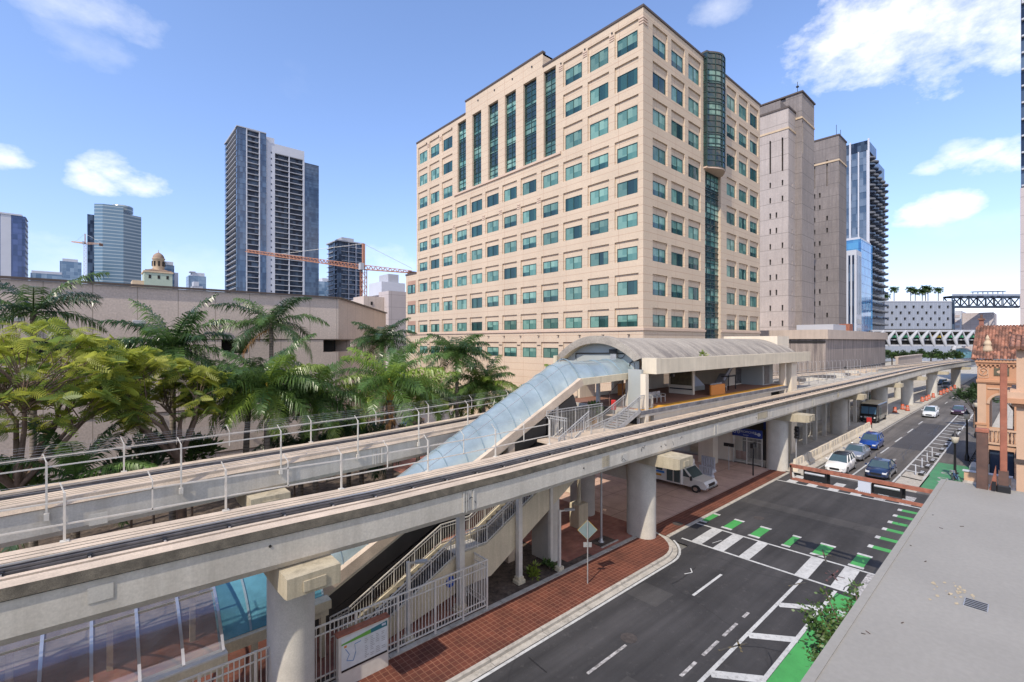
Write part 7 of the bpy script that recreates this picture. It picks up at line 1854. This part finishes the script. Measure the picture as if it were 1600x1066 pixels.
sb = thing('shuttle_bus', 'small white shuttle bus with a blue stripe parked on the pink driveway', 'bus', (39.4, 22, .06))
wpnt = car_paint('bus white', (0.70, 0.68, 0.64), 0)
a_ = MB(); a_.bbox(38.3, 40.6, 20.6, 26.2, .55, 2.95, wpnt, .1)
a_.extrude([(20.7, .5), (18.6, .5), (18.5, .95), (18.75, 1.25), (19.75, 1.4), (20.5, 2.3), (20.7, 2.6)], 'x', 38.45, 40.45, wpnt); part('body', a_, sb)
a_ = MB(); a_.add([(38.55, 19.72, 1.44), (40.35, 19.72, 1.44), (40.3, 20.42, 2.25), (38.6, 20.42, 2.25)], [(0, 1, 2, 3)], M['car_glass']); a_.add([(38.44, 19.95, 1.45), (38.44, 20.6, 1.45), (38.44, 20.6, 2.25), (38.44, 20.5, 2.2)], [(3, 2, 1, 0)], M['car_glass']); part('windscreen', a_, sb)
a_ = MB()
for k in range(4): a_.box(38.27, 38.31, 22.5 + k * .9, 23.2 + k * .9, 1.65, 2.5, M['car_glass'])
part('side_windows', a_, sb)
a_ = MB()
for y in (20.8, 21.5): a_.box(38.26, 38.31, y, y + .55, .7, 2.5, M['car_glass'])
part('door', a_, sb)
a_ = MB(); M['bus_blue'] = mat('bus stripe blue', (0.05, 0.20, 0.55), .4); a_.box(38.26, 38.3, 22.3, 26.1, 1.36, 1.58, M['bus_blue']); a_.box(38.26, 38.3, 22.6, 23.6, 1.0, 1.2, M['yellow']); a_.box(38.26, 38.3, 24, 25.4, .95, 1.2, M['map_line']); part('stripe', a_, sb)
for y in (19.4, 24.8):
    for x in (38.42, 40.48): a_ = MB(); a_.tube([(x - .12, y, .44), (x + .12, y, .44)], .38, M['rubber'], 18, True, False); a_.tube([(x - .13, y, .44), (x + .13, y, .44)], .2, M['chrome'], 12, True, False); part('wheel', a_, sb)
a_ = MB(); a_.bbox(38.5, 40.4, 18.38, 18.6, .5, .68, M['chrome'], .03); a_.box(38.9, 40.0, 18.5, 18.56, .75, 1.05, M['black']); part('bumper', a_, sb)
for x in (38.65, 40.25): a_ = MB(); a_.bbox(x - .15, x + .15, 18.46, 18.6, .78, 1.02, M['headlight'], .03); part('headlight', a_, sb)
a_ = MB(); a_.bbox(38.0, 38.2, 19.6, 19.75, 1.3, 1.75, M['black'], .03); a_.bar((38.2, 19.7, 1.5), (38.5, 19.9, 1.5), .04, .04, M['black']); part('mirror', a_, sb)
sb.scale = (1, 1, .82)
for n, (x, y, l) in enumerate(((45.7, 21.8, 'tall white slatted plastic barricade by the cream pillar'), (43.6, 21.0, 'shorter white slatted plastic barricade in front of the shuttle bus'))):
    t_ = thing('plastic_barricade', l, 'barricade', (x, y, .06)); hh = 1.5 - .4 * n
    a_ = MB(); a_.bbox(x - .3, x + .3, y - .7, y + .7, .06, .3, M['tower_white'], .05)
    for k in range(6): yy = y - .6 + k * .24; a_.bbox(x - .09, x + .09, yy - .08, yy + .08, .3, hh, M['tower_white'], .02)
    a_.box(x - .07, x + .07, y - .68, y + .68, hh - .12, hh, M['tower_white']); part('panel', a_, t_)
    a_ = MB(); a_.bbox(x - .5, x - .28, y - .3, y + .1, .06, .2, M['black'], .02); part('foot', a_, t_)
a_ = MB(); rail_run(a_, [(55.2, 17.5, .13), (58.5, 18.6, .13)], 2.1, M['conc_cream'], .14, 1.2); solo('side_gate', a_, 'beige picket gate panel beside the column behind the barriers', 'gate', (55.2, 17.5, .13))
sw = thing('ramp_stair', 'yellow sided stair rising behind the column next to the barriers', 'stair', (58, 19, 0))
a_ = MB(); a_.extrude([(54.6, .13), (58.2, .13), (58.2, 6.2), (57.4, 6.2)], 'y', 18.9, 19.15, M['conc_cream']); part('stringer', a_, sw)
a_ = MB()
for k in range(14): a_.box(54.8 + k * .2, 57.6, 19.15, 20.6, .13 + k * .4, .5 + k * .4, M['column'])
part('treads', a_, sw)
wl_ = thing('screen_wall', 'low grey concrete wall behind the columns along the far sidewalk', 'wall', (80, 23.5, 0))
a_ = MB(); a_.box(60, 100, 23.6, 23.9, .13, 2.3, M['column']); a_.box(60, 100, 23.5, 24.0, 2.3, 2.45, M['kerb'])
for k in range(10): a_.box(61 + k * 4, 61.3 + k * 4, 23.5, 23.6, .13, 2.3, M['column'])
part('wall', a_, wl_)
a_ = MB(); a_.box(112, 118, 21.5, 24, .13, 2.6, mat('dark green', (0.015, 0.05, 0.035), .6)); a_.box(112.0, 118.0, 21.4, 24.1, 2.6, 2.7, M['black']); a_.box(113.9, 114.1, 21.45, 21.5, .3, 2.4, M['black']); solo('dumpster', a_, 'dark green metal bin behind the columns under the guideway', 'bin', (115, 22.5, .13))
# ------------------------------------------------------------------ palms
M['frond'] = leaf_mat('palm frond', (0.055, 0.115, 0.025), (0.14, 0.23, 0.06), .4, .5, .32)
M['frond_y'] = leaf_mat('yellow green palm frond', (0.13, 0.23, 0.03), (0.28, 0.37, 0.07), .45, .5, .32)  # yellower, lighter frond tone, dealt out by frond order
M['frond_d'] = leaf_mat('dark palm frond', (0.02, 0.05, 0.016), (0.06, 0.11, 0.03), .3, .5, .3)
M['frond_dead'] = leaf_mat('dry palm frond', (0.34, 0.16, 0.04), (0.42, 0.25, 0.09), .3, .5)
M['trunk'] = mat('palm trunk', (0.20, 0.165, 0.13), 0.9, 0.3, 3, fine=.3, stain=.5, stain_col=(.09, .07, .055), joints=(60, .22, .03))
M['shaft'] = mat('palm crownshaft', (0.16, 0.22, 0.05), .6, .25, 2); M['shaft_y'] = mat('yellow crownshaft', (0.48, 0.30, 0.03), .6, .25, 2)
M['boot'] = mat('dry palm boots', (0.36, 0.18, 0.07), .95, .3, 4, fine=.4)
M['bark'] = mat('bark', (0.16, 0.11, 0.08), .95, .3, 3, fine=.3)
def frond(mb, base, az, el, L, droop, lw, m, n=34, q=rnd, plume=.5, wid=1.0):
    p = Vector(base); pts = [p.copy()]; seg = 12; d = None; a_az = az
    for k in range(seg):
        t = k / seg; e = el - droop * t ** 1.25
        d = Vector((math.cos(a_az) * math.cos(e), math.sin(a_az) * math.cos(e), math.sin(e))); p = p + d * (L / seg); pts.append(p.copy())
    mb.tube(pts[::2] + ([pts[-1]] if (len(pts) - 1) % 2 else []), [.045 - .038 * i / 6 for i in range(len(pts[::2]) + ((len(pts) - 1) % 2))], m, 4, False)
    for k in range(n):
        t = .08 + .92 * k / (n - 1); x = t * seg; i = min(int(x), seg - 1); c = pts[i].lerp(pts[i + 1], x - i); ax = (pts[i + 1] - pts[i]).normalized()
        side = ax.cross(Vector((0, 0, 1)))
        if side.length < .05: side = Vector((-math.sin(az), math.cos(az), 0))
        side.normalize(); upv = side.cross(ax)
        ll = lw * (math.sin(PI * (.12 + .82 * t)) ** .7) * q.uniform(.85, 1.1)
        for s_ in (-1, 1):
            roll = q.uniform(-plume, plume * .7)
            dr = (side * s_ * math.cos(roll) + upv * math.sin(roll) + ax * (.3 + .5 * t)).normalized()
            w = ax * (.03 + .014 * q.random()) * wid; mid = c + dr * ll * .55; tip = c + dr * ll + Vector((0, 0, -ll * q.uniform(.25, .7)))
            mb.add([c - w * .6, c + w * .6, mid + w, mid - w, tip], [(0, 1, 2, 3), (3, 2, 4)], m)
def palm(label, x, y, zc, L=3.2, nf=15, mats=('frond', 'frond', 'frond_y'), r=.17, shaft=1.3, shaft_m='shaft', up=.75, droopy=1.0, lw=.62, boots=False, dead=0, name='palm_tree', seed=0, lean=(0, 0), g='palms behind the rear guideway', nl=58, plume=.5):
    if name == 'palm_tree' and shaft: L *= 1.02; lw *= 1.35; nf += 8
    q = random.Random(seed + int(x * 10)); t_ = thing(name, label, 'palm', (x, y, .1), g)
    a_ = MB(); x1, y1 = x + lean[0], y + lean[1]
    a_.tube([(x, y, .1), (lerp(x, x1, .3), lerp(y, y1, .3), zc * .35), (lerp(x, x1, .7), lerp(y, y1, .7), zc * .7), (x1, y1, zc - shaft)], [r * 1.35, r * 1.05, r, r * .9], M['trunk'], 10); part('trunk', a_, t_)
    if shaft:
        a_ = MB(); a_.tube([(x1, y1, zc - shaft), (x1, y1, zc - shaft * .6), (x1, y1, zc - .1), (x1, y1, zc + .35)], [r * 1.0, r * 1.15, r * .75, r * .3], M[shaft_m], 10); part('crownshaft', a_, t_)
    a_ = MB()
    for k in range(nf):
        t = (k + .5) / nf; az = k * 2.39996 + q.uniform(-.25, .25); el = lerp(1.45, -.35, t ** .8) * up + q.uniform(-.1, .1); dr = (lerp(1.0, 1.3, t) * droopy) * q.uniform(.85, 1.15)
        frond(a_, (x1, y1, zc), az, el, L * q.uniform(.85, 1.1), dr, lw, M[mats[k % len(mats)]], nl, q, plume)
    part('crown', a_, t_)
    if boots:
        a_ = MB()
        for k in range(70):
            az = q.uniform(0, 2 * PI); z = q.uniform(zc - 4.6, zc - shaft); rr = r * 1.2
            p = Vector((x1 + rr * math.cos(az), y1 + rr * math.sin(az), z)); o_ = Vector((math.cos(az), math.sin(az), 0))
            s_ = Vector((-math.sin(az), math.cos(az), 0)) * .12
            a_.add([p + s_, p - s_, p + o_ * .28 - Vector((0, 0, .75)) * q.uniform(.6, 1.1)], [(0, 1, 2)], M['boot'])
        part('dry_boots', a_, t_)
    if dead:
        a_ = MB()
        for k in range(dead): frond(a_, (x1, y1, zc - .4), q.uniform(0, 2 * PI) if dead > 2 else 2.6 + k * .7, -.5, L * .8, .9, lw * .7, M['frond_dead'], 24, q)
        part('dead_fronds', a_, t_)
    return t_
def pal(label, u, v, y, **k): x, z = on_y(u, v, y); return palm(label, x, y, z, **k)
pal('tall wide palm rising above the feathery tree at the far left', 52, 488, 41, L=4.6, nf=13, mats=('frond', 'frond_d'), shaft=0, lw=.95, up=.85, seed=1)
pal('solitary tall palm standing against the courthouse wall above the others', 424, 505, 42, L=4.4, nf=15, mats=('frond_d', 'frond'), shaft=0, lw=.95, up=.85, dead=1, seed=2, nl=64)
pal('full palm with a bright yellow crownshaft in the middle of the row', 417, 606, 31.5, L=4.0, nf=16, shaft=1.5, shaft_m='shaft_y', up=.95, seed=3, lw=.72)
pal('dark leaning palm just left of the yellow shafted palm', 378, 605, 34, L=3.9, nf=14, mats=('frond_d', 'frond'), up=.8, lean=(.4, 0), seed=4, lw=.7)
pal('slim palm with a grey trunk right of the yellow shafted palm', 493, 621, 33, L=3.9, nf=16, mats=('frond', 'frond', 'frond_y'), up=.95, seed=5, lw=.72)
pal('biggest palm with orange dry boots hanging on its trunk', 609, 597, 31.5, L=4.3, nf=18, mats=('frond', 'frond_y', 'frond'), r=.26, up=.95, boots=True, shaft_m='shaft_y', seed=6, lw=.75, dead=1)
pal('pale palm right of the palm with orange boots', 653, 612, 34.5, L=3.5, nf=15, mats=('frond_y', 'frond', 'frond_y'), up=.9, seed=7)
pal('tall palm with a straight brown trunk in front of the office windows', 714, 552, 35, L=3.7, nf=14, mats=('frond', 'frond_d'), up=.75, seed=8, shaft=1.0, lw=.65)
pal('bushy palm beside the blue canopy in front of the office', 756, 600, 34, L=3.6, nf=16, mats=('frond', 'frond_y', 'frond'), up=.85, seed=9)
pal('low palm between the tall brown trunk and the canopy', 738, 625, 38, L=3.4, nf=14, mats=('frond_y', 'frond'), up=.85, seed=10)
pal('dense dark palm behind the yellow green tree', 270, 545, 37, L=4.2, nf=16, mats=('frond_d', 'frond'), up=1.0, seed=11, lw=.7)
pal('dark palm tuft rising behind the palm with orange boots', 597, 530, 43, L=3.6, nf=13, mats=('frond_d',), up=.8, seed=12)
pal('small green palm behind the slim grey trunked palm', 545, 665, 37, L=3.2, nf=13, mats=('frond_d', 'frond'), up=.8, seed=13)
pal('olive palm between the big booted palm and the tall one', 685, 620, 40, L=3.4, nf=14, mats=('frond', 'frond_y'), up=.85, seed=14)
pal('low spreading feather palm below the yellow green tree at the left', 118, 748, 30, L=4.0, nf=13, mats=('frond_d', 'frond_d', 'frond'), up=1.0, shaft=0, droopy=.9, lw=.75, seed=15, plume=.25)
pal('small palm crown behind the station gable', 880, 590, 36, L=2.6, nf=12, mats=('frond', 'frond_y'), up=.9, seed=16, g='palms behind the rear guideway')
pal('dark low palm under the slim grey trunked palm', 470, 700, 36, L=3.2, nf=12, mats=('frond_d',), up=.9, seed=17)
pal('dark low palm left of the orange booted trunk', 565, 705, 34, L=3.0, nf=12, mats=('frond_d',), up=.9, seed=18)
pal('half hidden palm behind the bushy palm by the canopy', 800, 630, 40, L=3.2, nf=13, mats=('frond', 'frond_d'), up=.85, seed=19)

# rooftop palms of the garage: far away, crown and trunk each
for n, (u, v, l) in enumerate(((1384, 463, 'leftmost short palm on the garage roof'), (1397, 452, 'tall bushy palm second from left on the garage roof'), (1423, 452, 'palm left of the middle pair on the garage roof'), (1430, 455, 'slightly shorter palm of the middle pair on the garage roof'), (1441, 456, 'short palm of the right cluster on the garage roof'), (1446, 450, 'tallest palm of the right cluster on the garage roof'), (1450, 452, 'right hand palm of the right cluster on the garage roof'), (1466, 453, 'single palm at the right end of the garage roof'))):
    Y = 306; k = (u - 800) / 733; x, y, z = SN * k * Y + CS * Y, -CS * k * Y + SN * Y, 13 + (533 - v) * Y / 733
    t_ = thing('palm_tree', l, 'palm', (x, y, 38), 'palms on the garage roof'); q = random.Random(n)
    a_ = MB(); a_.tube([(x, y, 37.9), (x, y, z)], [.3, .22], M['trunk'], 6); part('trunk', a_, t_)
    a_ = MB()
    for j in range(16): frond(a_, (x, y, z), j * 2.4, lerp(1.2, -.7, j / 16), 3.0, 1.2, 1.5, M['frond_d'], 9, q, .5, 6.0)
    part('crown', a_, t_)

# ------------------------------------------------------------------ feathery yellow-green trees at the left
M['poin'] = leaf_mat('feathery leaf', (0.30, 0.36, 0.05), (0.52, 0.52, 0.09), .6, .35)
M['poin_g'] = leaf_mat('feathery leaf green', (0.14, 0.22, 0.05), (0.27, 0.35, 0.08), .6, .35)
def feather(mb, p, d, L, m, q):
    d = d.normalized(); side = d.cross(Vector((0, 0, 1)));
    if side.length < .1: side = Vector((1, 0, 0))
    side.normalize(); side = side * math.cos(rl := q.uniform(-1.1, 1.1)) + side.cross(d) * math.sin(rl); n = 8
    for k in range(n):
        t = (k + 1) / n; c = p + d * (L * t) - Vector((0, 0, L * .35 * t * t)); ll = L * .38 * math.sin(PI * (.2 + .7 * t))
        for s_ in (-1, 1):
            e = c + (side * s_ + d * .5).normalized() * ll - Vector((0, 0, ll * .15)); w = d * (L * .05)
            mb.add([c - w, c + w, e + w * .6, e - w * .6], [(0, 1, 2, 3)], m)
def feathery_tree(label, x, y, trunk_top, tips, seed, per=10, name='feathery_tree'):
    q = random.Random(seed); t_ = thing(name, label, 'tree', (x, y, .1))
    tb_ = MB(); cr = MB(); tt = Vector(trunk_top)
    tb_.tube([(x, y, .1), (x + (tt.x - x) * .3, y, tt.z * .5), tt], [.32, .25, .22], M['bark'], 9)
    limbs = []
    for k in range(9):
        az = k * 2 * PI / 9 + q.uniform(-.3, .3); dist = q.uniform(.45, .75)
        e = Vector((lerp(tt.x, tips['c'][0] + tips['r'][0] * math.cos(az), dist), lerp(tt.y, tips['c'][1] + tips['r'][1] * math.sin(az), dist), tips['c'][2] - tips['r'][2] * q.uniform(.1, .7)))
        m_ = tt.lerp(e, .5) + Vector((q.gauss(0, .3), q.gauss(0, .3), .5)); tb_.tube([tt, m_, e], [.15, .10, .05], M['bark'], 6, False); limbs.append((m_, e))
    part('trunk', tb_, t_)
    bmx = MB()
    for k in range(tips['n']):
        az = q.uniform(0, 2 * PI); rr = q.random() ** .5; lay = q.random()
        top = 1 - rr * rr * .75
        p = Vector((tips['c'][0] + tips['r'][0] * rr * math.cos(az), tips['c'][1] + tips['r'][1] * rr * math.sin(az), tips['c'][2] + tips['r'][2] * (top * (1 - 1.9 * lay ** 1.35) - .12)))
        if mnoise.noise(p * .6) < -.1: continue
        l_ = min(limbs, key=lambda s: (s[1] - p).length); s0 = l_[0].lerp(l_[1], q.uniform(.3, 1))
        bmx.tube([s0, s0.lerp(p, .5) + Vector((0, 0, q.uniform(-.2, .25))), p], [.035, .022, .010], M['bark'], 4, False)
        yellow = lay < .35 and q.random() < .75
        for j in range(per):
            a2 = q.uniform(0, 2 * PI); d = Vector((math.cos(a2), math.sin(a2), q.uniform(-.5, .6)))
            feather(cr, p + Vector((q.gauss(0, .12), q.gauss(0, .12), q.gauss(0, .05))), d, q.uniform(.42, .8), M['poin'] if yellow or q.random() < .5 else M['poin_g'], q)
    part('branchlets', bmx, t_); part('crown', cr, t_)
    return t_
feathery_tree('wide umbrella of feathery yellow green foliage at the left edge', -3.0, 31.0, (-2.6, 31.2, 6.2), {'c': (-2.8, 31.5, 11.5), 'r': (6.0, 4.6, 2.9), 'n': 430}, 21)
feathery_tree('smaller feathery yellow green tree with a reddish trunk right of the big one', 3.6, 30.6, (3.5, 30.8, 6.6), {'c': (2.6, 31.0, 10.4), 'r': (3.2, 3.0, 2.0), 'n': 230}, 22)

def shrub(label, x, y, z, r, n, m, size=.22, name='shrub', flat=1.0, g=None):
    t_ = thing(name, label, 'shrub', (x, y, z), g); a_ = MB()
    for k in range(6): t = k * 1.05; a_.tube([(x, y, z), (x + r * .5 * math.cos(t), y + r * .5 * math.sin(t), z + r * .7 * flat)], [.03, .012], M['bark'], 5, False)
    part('stems', a_, t_); a_ = MB()
    for k in range(9): c_ = (x + rnd.gauss(0, r * .38), y + rnd.gauss(0, r * .38), z + r * .45 * flat + rnd.gauss(0, r * .25) * flat); leaf_tuft(a_, c_, r * .6, n // 9, m, size, flat)
    part('foliage', a_, t_); return t_
shrub('bright green low plant in the mulch bed near the pedestal post', 17.9, 18.3, .1, .55, 160, M['leaf_y'], .17)
shrub('green low plant at the foot of the wide grey pier', 19.3, 18.4, .1, .4, 90, M['leaf'], .17)
for n, (u, v, y, r, l) in enumerate(((205, 705, 33, 1.5, 'dark bush behind the rear railing under the feathery tree'), (300, 690, 35, 1.6, 'dark bush between two palms at the left'), (240, 690, 37, 1.7, 'dark bush against the courthouse base'), (460, 695, 38, 1.3, 'low bush behind the slim palm'), (700, 668, 41, 1.6, 'bush at the parking edge by the tall brown palm'), (20, 720, 34, 1.8, 'dark bush at the far left edge behind the railing'), (825, 640, 37, 1.8, 'bush tucked behind the upper canopy'))):
    x, z = on_y(u, v, y); t_ = shrub(l, x, y, max(.1, z - r), r, 420, M['leaf_d'] if n % 2 == 0 else M['leaf'], .3)
    a_ = MB(); a_.tube([(x, y, .1), (x, y, max(.2, z - r * .6))], .07, M['bark'], 6); part('trunk', a_, t_)

def tree(label, x, y, zt, r, m, g=None, hgt=None, name='street_tree', n=1500, size=.3):
    t_ = thing(name, label, 'tree', (x, y, .1), g); a_ = MB(); a_.tube([(x, y, .1), (x + .1, y, zt * .5), (x, y, zt - r * .4)], [.14, .11, .07], M['bark'], 8)
    for k in range(7): t = k * .9; a_.tube([(x, y, zt - r * .9), (x + r * .6 * math.cos(t), y + r * .6 * math.sin(t), zt + r * .1)], [.06, .02], M['bark'], 5, False)
    part('trunk', a_, t_); a_ = MB()
    for k in range(26):
        d = Vector((rnd.gauss(0, 1), rnd.gauss(0, 1), rnd.gauss(0, .8))).normalized() * r * rnd.uniform(.35, .95); c_ = (x + d.x, y + d.y, zt + d.z * .75); leaf_tuft(a_, c_, r * rnd.uniform(.25, .42), n // 26, m, size)
    part('crown', a_, t_); return t_
tree('small dark street tree beside the far black lamp post', 98, 6.2, 4.6, 2.4, M['leaf_d'])
tree('leafy tree seen through the arch of the peach building', 82, 1.8, 6.6, 2.2, M['leaf'], n=1200)
h_ = thing('hedge_trees', 'dark green clump of trees below the V strutted bridge', 'trees', (285, 34, 0))
for n in range(7):
    a_ = MB(); t = n / 6; x, y = lerp(262, 290, t), lerp(47, 24, t); r = rnd.uniform(2.6, 3.6)
    for k in range(16):
        d = Vector((rnd.gauss(0, 1), rnd.gauss(0, 1), rnd.gauss(0, .8))).normalized() * r * rnd.uniform(.3, .9); leaf_tuft(a_, (x + d.x, y + d.y, 6.2 + d.z * .7), r * .5, 55, M['leaf_d'] if (n + k) % 3 else M['leaf'], .6)
    a_.tube([(x, y, 0), (x, y, 6)], .25, M['bark'], 6); part('crown', a_, h_)
# plant growing from the wall below the roof ledge
wp = thing('wall_plant', 'leafy green plant growing from the wall just below the roof ledge', 'plant', (6.9, 1.2, 8.9))
a_ = MB(); q = random.Random(5); tips_ = []
for k in range(26):
    e = Vector((7.05 + q.gauss(0, .36), 1.5 + q.uniform(0, .55), 9.2 + q.uniform(-.4, .5))); mid_ = Vector((6.9, 1.25, 8.9)).lerp(e, .5) + Vector((0, .05, -.05)); a_.tube([(6.9, 1.2, 8.9), mid_, e], [.02, .012, .005], M['bark'], 5, False); tips_.append((mid_, e))
part('stems', a_, wp); a_ = MB()
M['ficus'] = leaf_mat('ficus leaf', (0.035, 0.085, 0.018), (0.13, 0.20, 0.05), .3, 3)
for m_, e in tips_:
    for j in range(105):
        t = q.random() ** .6; p = m_.lerp(e, t) + Vector((q.gauss(0, .045), q.gauss(0, .045), q.gauss(0, .045)))
        d = Vector((q.gauss(0, 1), q.gauss(0, 1) + .3, q.gauss(0, .8))).normalized() * q.uniform(.042, .075); s_ = d.cross(Vector((q.gauss(0, 1), q.gauss(0, 1), 1))).normalized() * .017
        a_.add([p, p + d * .5 + s_, p + d, p + d * .5 - s_], [(0, 1, 2, 3)], M['ficus'])
part('foliage', a_, wp)
